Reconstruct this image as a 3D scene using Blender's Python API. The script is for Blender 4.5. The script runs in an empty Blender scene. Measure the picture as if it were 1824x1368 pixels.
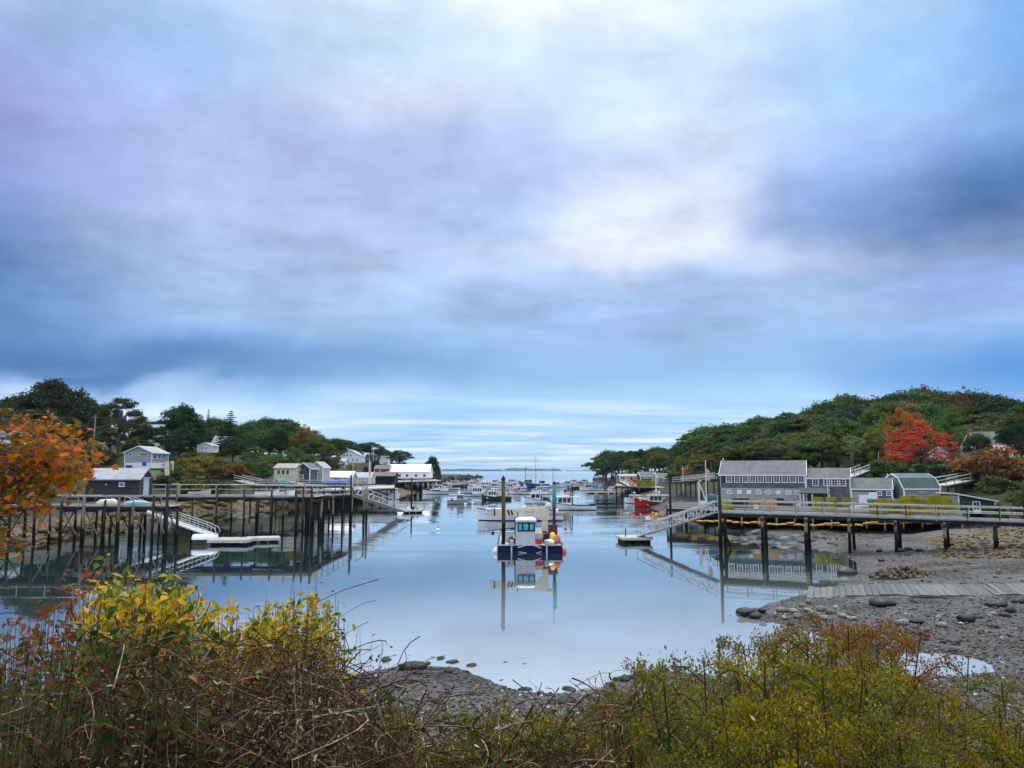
import bpy, math, random
import numpy as np
from mathutils import Vector, Matrix

random.seed(7)
rng = np.random.default_rng(11)
C = bpy.context.scene.collection
SC = bpy.context.scene

# ------------------------------------------------------------------ camera
EYE = 7.0                      # metres above low water
FPX = 1370.0                   # focal length in pixels of the 1824 px wide photo
PITCH = math.atan(154 / FPX)
cd = bpy.data.cameras.new('camera')
cam = bpy.data.objects.new('camera', cd)
C.objects.link(cam)
cam.location = (0, 0, EYE)
cam.rotation_euler = (math.pi / 2 + PITCH, 0, 0)
cd.sensor_width = 36
cd.lens = 36 * FPX / 1824
cd.clip_start = 0.1
cd.clip_end = 120000
SC.camera = cam
CP, SP = math.cos(PITCH), math.sin(PITCH)


def ray(px, py):
    xc = (px - 912) / FPX
    yc = -(py - 684) / FPX
    return xc, CP - yc * SP, SP + yc * CP


def at(px, py, Y):             # real-world point seen at px,py when it stands Y metres away
    d = ray(px, py)
    t = Y / d[1]
    return Vector((d[0] * t, Y, EYE + d[2] * t))


def gnd(px, py, z=0.0):        # point of the level z seen at px,py
    d = ray(px, py)
    t = (z - EYE) / d[2]
    return Vector((d[0] * t, d[1] * t, z))


def lin(r, g, b):
    f = lambda c: (c / 255 / 12.92) if c / 255 <= .04045 else ((c / 255 + .055) / 1.055) ** 2.4
    return (f(r), f(g), f(b), 1.0)


# ------------------------------------------------------------------ world
SUN_EL, SUN_AZ = math.radians(58), math.radians(20)     # azimuth measured from +Y towards +X
world = bpy.data.worlds.new('World')
SC.world = world
world.use_nodes = True
nt = world.node_tree
nt.nodes.clear()
N, L = nt.nodes, nt.links


def wm(op, a, b=None, c=None, clamp=False):
    n = N.new('ShaderNodeMath'); n.operation = op; n.use_clamp = clamp
    for i, v in enumerate((a, b, c)):
        if v is None: continue
        if isinstance(v, (int, float)): n.inputs[i].default_value = v
        else: L.new(v, n.inputs[i])
    return n.outputs[0]


def wv(op, a, b=None):
    n = N.new('ShaderNodeVectorMath'); n.operation = op
    for i, v in enumerate((a, b)):
        if v is None: continue
        if isinstance(v, tuple): n.inputs[i].default_value = v
        else: L.new(v, n.inputs[i])
    return n.outputs['Value'] if op == 'LENGTH' else n.outputs[0]


def wnoise(vec, scale, detail=4, rough=.5, dist=0.0):
    n = N.new('ShaderNodeTexNoise'); n.inputs['Scale'].default_value = scale
    n.inputs['Detail'].default_value = detail; n.inputs['Roughness'].default_value = rough
    n.inputs['Distortion'].default_value = dist
    L.new(vec, n.inputs['Vector'])
    return n.outputs['Fac']


def wmix(fac, a, b, mode='MIX'):
    n = N.new('ShaderNodeMix'); n.data_type = 'RGBA'; n.blend_type = mode
    if isinstance(fac, (int, float)): n.inputs[0].default_value = fac
    else: L.new(fac, n.inputs[0])
    for i, v in ((6, a), (7, b)):
        if isinstance(v, tuple): n.inputs[i].default_value = v
        else: L.new(v, n.inputs[i])
    return n.outputs[2]


def wrange(v, a, b, c, d, smooth=True):
    n = N.new('ShaderNodeMapRange'); n.interpolation_type = 'SMOOTHSTEP' if smooth else 'LINEAR'
    L.new(v, n.inputs[0])
    for i, k in enumerate((a, b, c, d)): n.inputs[i + 1].default_value = k
    return n.outputs[0]


tc = N.new('ShaderNodeTexCoord')
D = wv('NORMALIZE', tc.outputs['Generated'])
sx = N.new('ShaderNodeSeparateXYZ'); L.new(D, sx.inputs[0])
dx, dy, dz = sx.outputs
az = wm('ARCTAN2', dx, dy)
el = wm('ARCSINE', dz)
up = wm('ADD', wm('MAXIMUM', dz, 0.0), 0.055)
cu = N.new('ShaderNodeCombineXYZ')
L.new(wm('DIVIDE', dx, up), cu.inputs[0]); L.new(wm('DIVIDE', dy, up), cu.inputs[1])
P = cu.outputs[0]                                       # position on a flat cloud deck
n_big = wnoise(P, 0.55, 6, .5, .15)
n_mid = wnoise(P, 1.5, 10, .60, .1)
n_fin = wnoise(D, 9, 8, .62, .2)
n_str = wnoise(wv('MULTIPLY', P, (0.42, 1.0, 1.0)), 1.1, 7, .56, .25)
n_w1 = wnoise(D, 3.2, 5, .55)
n_w2 = wnoise(wv('ADD', D, (7.3, 1.7, 4.1)), 3.6, 5, .55)
az2 = wm('ADD', az, wm('MULTIPLY', wm('SUBTRACT', n_w1, .5), .34))
el2 = wm('ADD', el, wm('MULTIPLY', wm('SUBTRACT', n_w2, .5), .14))
cc = N.new('ShaderNodeCombineXYZ'); L.new(az2, cc.inputs[0]); L.new(el2, cc.inputs[1])
AE = cc.outputs[0]


def aepx(px, py):
    d = ray(px, py)
    return math.atan2(d[0], d[1]), math.atan2(d[2], math.hypot(d[0], d[1]))


# vertical run of the deck: pale towards the horizon, blue-grey under the cloud base, brighter overhead
ramp = N.new('ShaderNodeValToRGB')
stops = [(0.0, lin(182, 213, 242)), (0.045, lin(166, 204, 240)), (0.085, lin(160, 200, 240)),
         (0.118, lin(138, 178, 220)), (0.16, lin(142, 176, 218)), (0.24, lin(164, 188, 226)), (0.36, lin(168, 184, 226)),
         (0.5, lin(178, 202, 236)), (0.6, (.95, 1.05, 1.2, 1)), (0.8, (1.7, 1.8, 1.95, 1)), (1.0, (2.1, 2.2, 2.3, 1))]
cr = ramp.color_ramp
while len(cr.elements) < len(stops): cr.elements.new(.5)
for e, (p, c) in zip(cr.elements, stops): e.position = p; e.color = c
L.new(wm('ADD', wm('MAXIMUM', dz, 0.0), wm('MULTIPLY', wm('SUBTRACT', n_w2, .5), .05)), ramp.inputs[0])
sky = ramp.outputs[0]


def blob(px, py, sx_, sy_, col, amt):
    global sky
    a, e = aepx(px, py)
    v = wv('SUBTRACT', AE, (a, e, 0.0))
    v = wv('MULTIPLY', v, (FPX / sx_, FPX / sy_, 0.0))
    sky = wmix(wrange(wv('LENGTH', v), 0, 1, amt, 0), sky, col)


# cloud masses that stand over the harbour (centre and half-size given as seen in the photo)
blob(60, 636, 950, 70, lin(44, 102, 164), .95)
blob(-60, 470, 430, 320, lin(68, 112, 168), .9)
blob(60, 180, 420, 300, lin(138, 146, 206), .7)
blob(300, 60, 420, 150, lin(132, 172, 214), .6)
blob(480, 260, 420, 170, lin(164, 178, 220), .65)
blob(560, 400, 500, 120, lin(166, 182, 218), .5)
blob(760, 90, 420, 170, lin(196, 220, 240), .75)
blob(760, 190, 420, 70, lin(200, 205, 228), .7)
blob(1010, 10, 290, 110, lin(252, 252, 250), .95)
blob(1080, 120, 380, 170, lin(206, 226, 246), .8)
blob(900, 400, 330, 110, lin(150, 178, 218), .6)
blob(1220, 260, 230, 230, lin(204, 220, 242), .8)
blob(1160, 410, 320, 110, lin(216, 224, 242), .9)
blob(1080, 455, 360, 50, lin(222, 224, 238), .7)
blob(1480, 440, 330, 60, lin(214, 220, 244), .8)
blob(800, 470, 300, 60, lin(188, 206, 238), .55)
blob(1720, 340, 430, 170, lin(58, 106, 166), .95)
blob(1500, 340, 240, 110, lin(124, 156, 206), .6)
blob(1560, 120, 380, 200, lin(132, 180, 222), .7)
blob(1830, 60, 220, 220, lin(84, 150, 216), .7)
blob(1150, 570, 520, 60, lin(140, 168, 216), .6)
blob(1760, 480, 180, 80, lin(132, 160, 220), .6)
blob(1900, 640, 400, 110, lin(36, 124, 204), .8)
blob(120, 690, 420, 34, lin(178, 200, 240), .8)
blob(420, 740, 460, 36, lin(206, 226, 246), .6)

# broken white rolls low over the horizon and soft modelling of the rest of the deck
low = wrange(dz, .02, .13, 1, 0)
roll = wrange(n_str, .49, .66, 0, 1)
sky = wmix(wm('MULTIPLY', wm('MULTIPLY', roll, low), .9), sky, lin(222, 236, 248))
dark = wrange(n_str, .5, .36, 0, 1)
sky = wmix(wm('MULTIPLY', wm('MULTIPLY', dark, low), .55), sky, lin(112, 166, 222))
high = wrange(dz, .10, .22, 0, 1)
g = wm('MULTIPLY', wm('SUBTRACT', n_mid, .5), high)
g2 = wm('MULTIPLY', wm('SUBTRACT', n_big, .5), high)
gain = wm('ADD', wm('ADD', wm('ADD', 1.0, wm('MULTIPLY', g, 1.1)), wm('MULTIPLY', g2, .7)), wm('MULTIPLY', wm('MULTIPLY', wm('SUBTRACT', n_fin, .5), high), .5))
cg = N.new('ShaderNodeCombineColor')
for i in range(3): L.new(gain, cg.inputs[i])
sky = wmix(1.0, sky, cg.outputs[0], 'MULTIPLY')
sky = wmix(1.0, sky, (10.0, 10.0, 10.0, 1), 'MULTIPLY')  # into the units of the physical sky
nish = N.new('ShaderNodeTexSky'); nish.sky_type = 'NISHITA'; nish.sun_disc = False
nish.sun_elevation = SUN_EL; nish.sun_rotation = SUN_AZ
sky = wmix(0.93, nish.outputs[0], sky)
bg = N.new('ShaderNodeBackground'); bg.inputs['Strength'].default_value = 0.1
L.new(sky, bg.inputs['Color'])
wo = N.new('ShaderNodeOutputWorld'); L.new(bg.outputs[0], wo.inputs['Surface'])

sl = bpy.data.lights.new('sun', 'SUN')
sl.energy = 1.5; sl.angle = math.radians(10); sl.color = (1, .96, .9)
sun = bpy.data.objects.new('sun', sl); C.objects.link(sun)
sd = Vector((math.sin(SUN_AZ) * math.cos(SUN_EL), math.cos(SUN_AZ) * math.cos(SUN_EL), math.sin(SUN_EL)))
sun.rotation_euler = (-sd).to_track_quat('-Z', 'Y').to_euler()
sun.location = (0, 0, 60)

SC.render.engine = 'CYCLES'
SC.view_settings.view_transform = 'Standard'
SC.view_settings.look = 'None'
SC.view_settings.gamma = 1
SC.view_settings.exposure = 0.28
SC.view_settings.use_curve_mapping = False
SC.cycles.max_bounces = 6
SC.cycles.transparent_max_bounces = 8


# ------------------------------------------------------------------ node helper for materials
class NT:
    def __init__(s, name):
        s.m = bpy.data.materials.new(name); s.m.use_nodes = True
        s.t = s.m.node_tree; s.t.nodes.clear(); s.n = s.t.nodes
        s.out = s.n.new('ShaderNodeOutputMaterial')
        s._tc = None

    def link(s, a, b): s.t.links.new(a, b)

    def set(s, sock, v):
        if isinstance(v, (int, float)):
            sock.default_value = v if sock.type == 'VALUE' else (v,) * len(sock.default_value)
        elif isinstance(v, tuple): sock.default_value = v if len(v) == len(sock.default_value) else v + (1.0,) * (len(sock.default_value) - len(v))
        else: s.link(v, sock)

    def tc(s, w='Object'):
        if s._tc is None: s._tc = s.n.new('ShaderNodeTexCoord')
        return s._tc.outputs[w]

    def pos(s): return s.n.new('ShaderNodeNewGeometry').outputs['Position']

    def math(s, op, a, b=None, clamp=False):
        n = s.n.new('ShaderNodeMath'); n.operation = op; n.use_clamp = clamp
        s.set(n.inputs[0], a)
        if b is not None: s.set(n.inputs[1], b)
        return n.outputs[0]

    def vec(s, op, a, b=None):
        n = s.n.new('ShaderNodeVectorMath'); n.operation = op
        s.set(n.inputs[0], a)
        if b is not None: s.set(n.inputs[1], b)
        return n.outputs[0]

    def sep(s, v):
        n = s.n.new('ShaderNodeSeparateXYZ'); s.link(v, n.inputs[0]); return n.outputs

    def comb(s, x=0., y=0., z=0.):
        n = s.n.new('ShaderNodeCombineXYZ')
        for i, v in enumerate((x, y, z)): s.set(n.inputs[i], v)
        return n.outputs[0]

    def noise(s, v, scale, detail=3, rough=.55, dist=0., col=False):
        n = s.n.new('ShaderNodeTexNoise'); s.link(v, n.inputs['Vector'])
        n.inputs['Scale'].default_value = scale; n.inputs['Detail'].default_value = detail
        n.inputs['Roughness'].default_value = rough; n.inputs['Distortion'].default_value = dist
        return n.outputs['Color' if col else 'Fac']

    def voro(s, v, scale, feat='F1', out='Distance'):
        n = s.n.new('ShaderNodeTexVoronoi'); n.feature = feat; s.link(v, n.inputs['Vector'])
        n.inputs['Scale'].default_value = scale
        return n.outputs[out]

    def mix(s, f, a, b, mode='MIX'):
        n = s.n.new('ShaderNodeMix'); n.data_type = 'RGBA'; n.blend_type = mode
        s.set(n.inputs[0], f); s.set(n.inputs[6], a); s.set(n.inputs[7], b)
        return n.outputs[2]

    def rng(s, v, a, b, c=0., d=1., smooth=True):
        n = s.n.new('ShaderNodeMapRange'); n.interpolation_type = 'SMOOTHSTEP' if smooth else 'LINEAR'
        s.link(v, n.inputs[0])
        for i, k in enumerate((a, b, c, d)): n.inputs[i + 1].default_value = k
        return n.outputs[0]

    def ramp(s, v, st, const=False):
        n = s.n.new('ShaderNodeValToRGB'); r = n.color_ramp
        if const: r.interpolation = 'CONSTANT'
        while len(r.elements) < len(st): r.elements.new(.5)
        for e, (p, c) in zip(r.elements, st): e.position = p; e.color = c if len(c) == 4 else tuple(c) + (1,)
        s.link(v, n.inputs[0]); return n.outputs[0]

    def attr(s, name):
        n = s.n.new('ShaderNodeAttribute'); n.attribute_name = name; return n.outputs['Fac']

    def info(s, w): return s.n.new('ShaderNodeObjectInfo').outputs[w]

    def bump(s, h, strength=.3, dist=.05):
        n = s.n.new('ShaderNodeBump'); n.inputs['Strength'].default_value = strength
        n.inputs['Distance'].default_value = dist; s.link(h, n.inputs['Height']); return n.outputs[0]

    def bsdf(s, col, rough=.8, bump=None, metal=0., spec=.4, trans=None, emit=None):
        p = s.n.new('ShaderNodeBsdfPrincipled')
        s.set(p.inputs['Base Color'], col); s.set(p.inputs['Roughness'], rough)
        s.set(p.inputs['Metallic'], metal); s.set(p.inputs['Specular IOR Level'], spec)
        if bump is not None: s.link(bump, p.inputs['Normal'])
        o = p.outputs[0]
        if trans:
            t = s.n.new('ShaderNodeBsdfTranslucent'); s.set(t.inputs[0], col)
            mx = s.n.new('ShaderNodeMixShader'); mx.inputs[0].default_value = trans
            s.link(o, mx.inputs[1]); s.link(t.outputs[0], mx.inputs[2]); o = mx.outputs[0]
        s.link(o, s.out.inputs['Surface'])
        return s.m


def c4(c): return tuple(c) + (1.0,) if len(c) == 3 else c


def mat_plain(name, c1, c2=None, rough=.7, scale=3., bump=.15, stretch=(1, 1, 1), metal=0., spec=.25, vary=.12, dist=.02, bscale=None):
    t = NT(name)
    v = t.vec('MULTIPLY', t.tc(), stretch)
    n = t.noise(v, scale, 5, .6)
    c2 = c2 or tuple(k * .8 for k in c1[:3])
    col = t.mix(t.rng(n, .35, .65), c4(c1), c4(c2))
    if vary:
        r = t.math('ADD', t.math('MULTIPLY', t.info('Random'), 2 * vary), 1 - vary)
        col = t.mix(1.0, col, t.comb(r, r, r), 'MULTIPLY')
    b = t.bump(t.noise(v, bscale or scale * 3, 5, .65), bump, dist) if bump else None
    return t.bsdf(col, rough, b, metal, spec)


def mat_wood(name, light, dark, along=0, wet=None, rough=.85, darkside=0.):
    """weathered timber: grain runs along one object axis; wet = world height below which the sea keeps it dark"""
    t = NT(name)
    st = [6., 6., 6.]; st[along] = .5
    v = t.vec('MULTIPLY', t.tc(), tuple(st))
    n = t.noise(v, 2.2, 6, .65, .4)
    n2 = t.noise(t.tc(), .9, 3)
    col = t.mix(t.rng(n, .3, .7), c4(dark), c4(light))
    col = t.mix(t.math('MULTIPLY', t.rng(n2, .45, .7), .45), col, c4(tuple(k * .55 for k in light)))
    r = t.math('ADD', t.math('MULTIPLY', t.info('Random'), .4), .78)
    col = t.mix(1.0, col, t.comb(r, r, r), 'MULTIPLY')
    if darkside:
        col = t.mix(t.math('MULTIPLY', t.math('LESS_THAN', t.math('FRACT', t.math('MULTIPLY', t.info('Random'), 7.3)), darkside), .85), col, (.012, .010, .009, 1))
    if wet is not None:
        z = t.sep(t.pos())[2]
        z = t.math('ADD', z, t.math('MULTIPLY', t.math('SUBTRACT', t.noise(t.pos(), 1.4, 3), .5), .9))
        z = t.math('ADD', z, t.math('MULTIPLY', t.info('Random'), .7))
        wetc = t.mix(t.noise(t.pos(), 9, 3), (.004, .004, .004, 1), (.018, .016, .011, 1))
        col = t.mix(t.rng(z, wet, wet + .45), wetc, col)
    return t.bsdf(col, rough, t.bump(n, .5, .015), 0., .15)


def mat_brick(name, ca, cb, mortar, scale=1., rough=.9, roof=False, w=.5, h=.25, ms=.02):
    t = NT(name)
    x, y, z = t.sep(t.tc())
    v = t.comb(t.math('ADD', x, t.math('MULTIPLY', y, 1.0)), z, 0.)
    n = t.n.new('ShaderNodeTexBrick'); t.link(v, n.inputs['Vector'])
    n.inputs['Color1'].default_value = c4(ca); n.inputs['Color2'].default_value = c4(cb)
    n.inputs['Mortar'].default_value = c4(mortar); n.inputs['Scale'].default_value = scale
    n.inputs['Mortar Size'].default_value = ms; n.inputs['Brick Width'].default_value = w
    n.inputs['Row Height'].default_value = h; n.inputs['Bias'].default_value = 0
    big = t.noise(t.tc(), .7, 5, .65)
    col = t.mix(t.math('MULTIPLY', t.rng(big, .35, .7), .5), n.outputs['Color'], c4(tuple(k * .55 for k in ca)))
    fine = t.noise(t.vec('MULTIPLY', t.tc(), (9., 9., 3.)), 1.5, 4, .7)
    col = t.mix(t.math('MULTIPLY', t.rng(fine, .45, .75), .45), col, c4(tuple(min(1, k * 1.5) for k in cb)))
    b = t.math('ADD', t.math('MULTIPLY', n.outputs['Fac'], -1.), t.math('MULTIPLY', fine, .5))
    return t.bsdf(col, rough, t.bump(b, .5, .02))


def mat_clap(name, c, pitch=.14, rough=.65):
    t = NT(name)
    z = t.sep(t.tc())[2]
    fr = t.math('FRACT', t.math('DIVIDE', z, pitch))
    n = t.noise(t.tc(), .8, 5, .65)
    n2 = t.noise(t.vec('MULTIPLY', t.tc(), (3., 3., .5)), 2, 4, .7)
    col = t.mix(t.math('MULTIPLY', t.rng(n, .4, .75), .25), c4(c), c4(tuple(k * .6 for k in c)))
    col = t.mix(t.math('MULTIPLY', t.rng(n2, .55, .8), .3), col, (c[0] * .5, c[1] * .48, c[2] * .42, 1))
    return t.bsdf(col, rough, t.bump(fr, .6, .02))


def mat_glass(name, c=(.02, .03, .04), rough=.06):
    t = NT(name)
    n = t.noise(t.tc(), 2.2, 2)
    return t.bsdf(t.mix(n, c4(c), c4(tuple(k * 2.2 for k in c))), rough, None, 0., .9)


def mat_leaf(name, stops, trans=.35, rough=.55, tint=False, nscale=1.3, spec=.12):
    """leaf colour comes from a random value carried by each leaf (or by each leaf object)"""
    t = NT(name)
    a = t.attr('rnd')
    if not tint:
        a = t.math('FRACT', t.math('ADD', a, t.info('Random')))
    n = t.noise(t.tc(), nscale, 2)
    a = t.math('ADD', t.math('MULTIPLY', a, .75), t.math('MULTIPLY', t.rng(n, .3, .7), .25), True)
    col = t.ramp(a, stops)
    if tint: col = t.mix(1.0, col, t.info('Color'), 'MULTIPLY')
    return t.bsdf(col, rough, None, 0., spec, trans)


# ------------------------------------------------------------------ mesh builder
class MB:
    def __init__(s): s.v = []; s.f = []; s.mi = []

    def add(s, vs, fs, mi=0):
        o = len(s.v); s.v.extend([tuple(v) for v in vs])
        for f in fs: s.f.append(tuple(o + i for i in f)); s.mi.append(mi)
        return s

    def box(s, c, d, R=None, mi=0, taper=1.0):
        hx, hy, hz = d[0] / 2, d[1] / 2, d[2] / 2
        vs = []
        for z in (-1, 1):
            k = taper if z > 0 else 1
            for x, y in ((-1, -1), (1, -1), (1, 1), (-1, 1)):
                p = Vector((x * hx * k, y * hy * k, z * hz))
                if R is not None: p = R @ p
                vs.append(p + Vector(c))
        s.add(vs, [(3, 2, 1, 0), (4, 5, 6, 7), (0, 1, 5, 4), (1, 2, 6, 5), (2, 3, 7, 6), (3, 0, 4, 7)], mi)
        return s

    def bar(s, a, b, w, h=None, mi=0, upv=(0, 0, 1)):
        """square bar from a to b; w across, h along the up direction"""
        a, b = Vector(a), Vector(b); h = h or w
        d = (b - a)
        if d.length < 1e-6: return s
        z = d.normalized(); u = Vector(upv)
        if abs(z.dot(u)) > .98: u = Vector((0, 1, 0))
        x = z.cross(u).normalized(); y = x.cross(z).normalized()
        vs = []
        for p in (a, b):
            for i, j in ((-1, -1), (1, -1), (1, 1), (-1, 1)): vs.append(p + x * (i * w / 2) + y * (j * h / 2))
        s.add(vs, [(3, 2, 1, 0), (4, 5, 6, 7), (0, 1, 5, 4), (1, 2, 6, 5), (2, 3, 7, 6), (3, 0, 4, 7)], mi)
        return s

    def tube(s, pts, rads, n=6, mi=0, cap=True):
        pts = [Vector(p) for p in pts]
        if isinstance(rads, (int, float)): rads = [rads] * len(pts)
        rings = []; prev = None
        for i, p in enumerate(pts):
            d = (pts[min(i + 1, len(pts) - 1)] - pts[max(i - 1, 0)])
            z = d.normalized() if d.length > 1e-9 else Vector((0, 0, 1))
            u = prev if prev is not None else (Vector((1, 0, 0)) if abs(z.x) < .8 else Vector((0, 1, 0)))
            x = (u - z * u.dot(z)).normalized(); y = z.cross(x); prev = x
            rings.append([p + x * (rads[i] * math.cos(2 * math.pi * k / n)) + y * (rads[i] * math.sin(2 * math.pi * k / n)) for k in range(n)])
        o = len(s.v)
        vs = [v for r in rings for v in r]; fs = []
        for i in range(len(rings) - 1):
            for k in range(n):
                a, b = i * n + k, i * n + (k + 1) % n
                fs.append((a, b, b + n, a + n))
        if cap:
            fs.append(tuple(reversed(range(n)))); fs.append(tuple(range((len(rings) - 1) * n, len(rings) * n)))
        s.add(vs, fs, mi)
        return s

    def lathe(s, prof, n=12, c=(0, 0, 0), mi=0):
        vs = []; fs = []
        for r, z in prof:
            for k in range(n):
                a = 2 * math.pi * k / n
                vs.append((c[0] + r * math.cos(a), c[1] + r * math.sin(a), c[2] + z))
        for i in range(len(prof) - 1):
            for k in range(n):
                a, b = i * n + k, i * n + (k + 1) % n
                fs.append((a, b, b + n, a + n))
        fs.append(tuple(reversed(range(n)))); fs.append(tuple(range((len(prof) - 1) * n, len(prof) * n)))
        return s.add(vs, fs, mi)

    def prism(s, poly, axis, a, b, mi=0):
        """extrude a 2-D polygon (ccw) along axis 0/1/2 from a to b"""
        def P3(p, t):
            if axis == 0: return (t, p[0], p[1])
            if axis == 1: return (p[0], t, p[1])
            return (p[0], p[1], t)
        n = len(poly)
        vs = [P3(p, a) for p in poly] + [P3(p, b) for p in poly]
        fs = [tuple(reversed(range(n))), tuple(range(n, 2 * n))] + [(i, (i + 1) % n, n + (i + 1) % n, n + i) for i in range(n)]
        return s.add(vs, fs, mi)

    def mesh(s, name, mats, smooth=False):
        me = bpy.data.meshes.new(name)
        me.from_pydata(s.v, [], s.f)
        mats = mats if isinstance(mats, (list, tuple)) else [mats]
        for m in mats: me.materials.append(m)
        if len(mats) > 1: me.polygons.foreach_set('material_index', s.mi)
        if smooth: me.polygons.foreach_set('use_smooth', [True] * len(s.f))
        me.update()
        return me

    def build(s, name, mats, parent=None, loc=(0, 0, 0), rot=None, smooth=False):
        """world/local coordinates as given; origin is moved to the middle of the piece's foot"""
        vs = np.array(s.v, dtype=float)
        o = np.array([vs[:, 0].mean(), vs[:, 1].mean(), vs[:, 2].min()])
        s.v = [tuple(v) for v in (vs - o)]
        ob = bpy.data.objects.new(name, s.mesh(name, mats, smooth))
        C.objects.link(ob)
        base = Vector(loc) + Vector(o)
        if parent is not None:
            ob.parent = parent
        ob.location = base
        if parent is not None and getattr(parent, 'type', '') == 'MESH':
            ob.location = base - Vector(PO.get(parent.name, (0, 0, 0)))
        PO[ob.name] = tuple(base)
        return ob


PO = {}        # where each mesh part's origin sits in its thing's coordinates (for sub-parts)


def tag(o, label=None, cat=None, group=None, kind=None):
    if label: o['label'] = label
    if cat: o['category'] = cat
    if group: o['group'] = group
    if kind: o['kind'] = kind
    return o


def thing(name, label, cat, loc=(0, 0, 0), rotz=0., group=None):
    o = bpy.data.objects.new(name, None); C.objects.link(o)
    o.empty_display_size = .2
    o.location = loc; o.rotation_euler = (0, 0, rotz)
    return tag(o, label, cat, group)


def inst(name, me, parent=None, loc=(0, 0, 0), rot=(0, 0, 0), scale=(1, 1, 1)):
    o = bpy.data.objects.new(name, me); C.objects.link(o)
    o.location = loc; o.rotation_euler = rot; o.scale = scale
    if parent is not None: o.parent = parent
    return o


def np_mesh(name, V, F, mats, rnd=None, smooth=False):
    """fast mesh from arrays; F is (n,3) or (n,4); rnd = value per face"""
    me = bpy.data.meshes.new(name)
    V = np.asarray(V, dtype=np.float32); F = np.asarray(F, dtype=np.int32)
    k = F.shape[1]
    me.vertices.add(len(V)); me.vertices.foreach_set('co', V.ravel())
    me.loops.add(F.size); me.loops.foreach_set('vertex_index', F.ravel())
    me.polygons.add(len(F))
    me.polygons.foreach_set('loop_start', np.arange(0, F.size, k, dtype=np.int32))
    try: me.polygons.foreach_set('loop_total', np.full(len(F), k, dtype=np.int32))
    except Exception: pass
    if rnd is not None:
        a = me.attributes.new('rnd', 'FLOAT', 'FACE'); a.data.foreach_set('value', np.asarray(rnd, dtype=np.float32))
    for m in (mats if isinstance(mats, (list, tuple)) else [mats]): me.materials.append(m)
    me.update(calc_edges=True); me.validate()
    if smooth: me.polygons.foreach_set('use_smooth', np.ones(len(F), dtype=bool))
    return me


def rot_mats(yaw, pitch, roll):
    """arrays of rotation matrices Rz(yaw) Ry(pitch) Rx(roll)"""
    cy, sy, cp, sp, cr_, sr = np.cos(yaw), np.sin(yaw), np.cos(pitch), np.sin(pitch), np.cos(roll), np.sin(roll)
    R = np.empty((len(yaw), 3, 3))
    R[:, 0, 0] = cy * cp; R[:, 0, 1] = cy * sp * sr - sy * cr_; R[:, 0, 2] = cy * sp * cr_ + sy * sr
    R[:, 1, 0] = sy * cp; R[:, 1, 1] = sy * sp * sr + cy * cr_; R[:, 1, 2] = sy * sp * cr_ - cy * sr
    R[:, 2, 0] = -sp; R[:, 2, 1] = cp * sr; R[:, 2, 2] = cp * cr_
    return R


def scatter(tv, tf, pos, R, sc):
    """join copies of a small template (tv verts, tf faces) placed by arrays"""
    tv = np.asarray(tv, float); tf = np.asarray(tf, int)
    n = len(pos)
    sc = np.asarray(sc, float)
    if sc.ndim == 1: sc = sc[:, None].repeat(3, 1)
    V = np.einsum('nij,nkj->nki', R, tv[None] * sc[:, None, :]) + np.asarray(pos)[:, None, :]
    F = tf[None] + (np.arange(n) * len(tv))[:, None, None]
    return V.reshape(-1, 3), F.reshape(-1, tf.shape[1]), np.repeat(np.arange(n), len(tf))


def vnoise(x, y, seed=0):
    x = np.asarray(x, float); y = np.asarray(y, float)
    xi = np.floor(x).astype(np.int64); yi = np.floor(y).astype(np.int64)
    fx = x - xi; fy = y - yi; fx = fx * fx * (3 - 2 * fx); fy = fy * fy * (3 - 2 * fy)

    def h(a, b):
        n = (a * 374761393 + b * 668265263 + seed * 974711) & 0xffffffff
        n = ((n ^ (n >> 13)) * 1274126177) & 0xffffffff
        return ((n ^ (n >> 16)) & 0xffff) / 65535.0
    return (h(xi, yi) * (1 - fx) + h(xi + 1, yi) * fx) * (1 - fy) + (h(xi, yi + 1) * (1 - fx) + h(xi + 1, yi + 1) * fx) * fy


def fbm(x, y, o=4, seed=0):
    r = 0; a = .5
    for i in range(o):
        r = r + a * vnoise(np.asarray(x) * 2 ** i, np.asarray(y) * 2 ** i, seed + i); a *= .5
    return r

# ================================================================== SETTING
# ---- where the low-tide waterline runs (photo position of points on the water, or metres)
wl_px = [(0, 1262), (300, 1245), (560, 1215), (650, 1196), (700, 1190), (760, 1184), (820, 1190), (880, 1214), (930, 1232),
         (1000, 1236), (1060, 1226), (1100, 1205), (1160, 1194), (1240, 1200), (1330, 1207), (1420, 1190), (1470, 1160),
         (1482, 1140), (1440, 1126), (1390, 1112), (1330, 1100), (1310, 1092), (1345, 1084), (1368, 1075), (1420, 1060),
         (1490, 1042), (1527, 1024), (1530, 1006), (1505, 990), (1450, 977), (1380, 970), (1330, 966), (1300, 957),
         (1360, 953), (1330, 945), (1290, 938), (1240, 930), (1195, 917), (1160, 905), (1125, 893), (1102, 884), (1085, 876), (1066, 867), (1060, 861)]
water_poly = [tuple(gnd(x, y)[:2]) for x, y in wl_px]
water_poly = [(-60, 14), (-30, 20)] + water_poly
water_poly += [(62, 520), (160, 600), (600, 640), (3000, 700), (20000, 700), (20000, 20000), (-20000, 20000), (-20000, 1000), (-2000, 950), (-500, 800), (-120, 700), (-40, 600)]
water_poly += [tuple(gnd(x, y)[:2]) for x, y in [(862, 855), (830, 858.5), (800, 862), (788, 866), (770, 872), (700, 884), (640, 895), (560, 900), (500, 905), (430, 910),
                                                 (350, 913), (300, 916), (270, 925), (230, 939), (150, 951), (100, 963), (0, 978), (-250, 1010), (-600, 1040)]]
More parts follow.
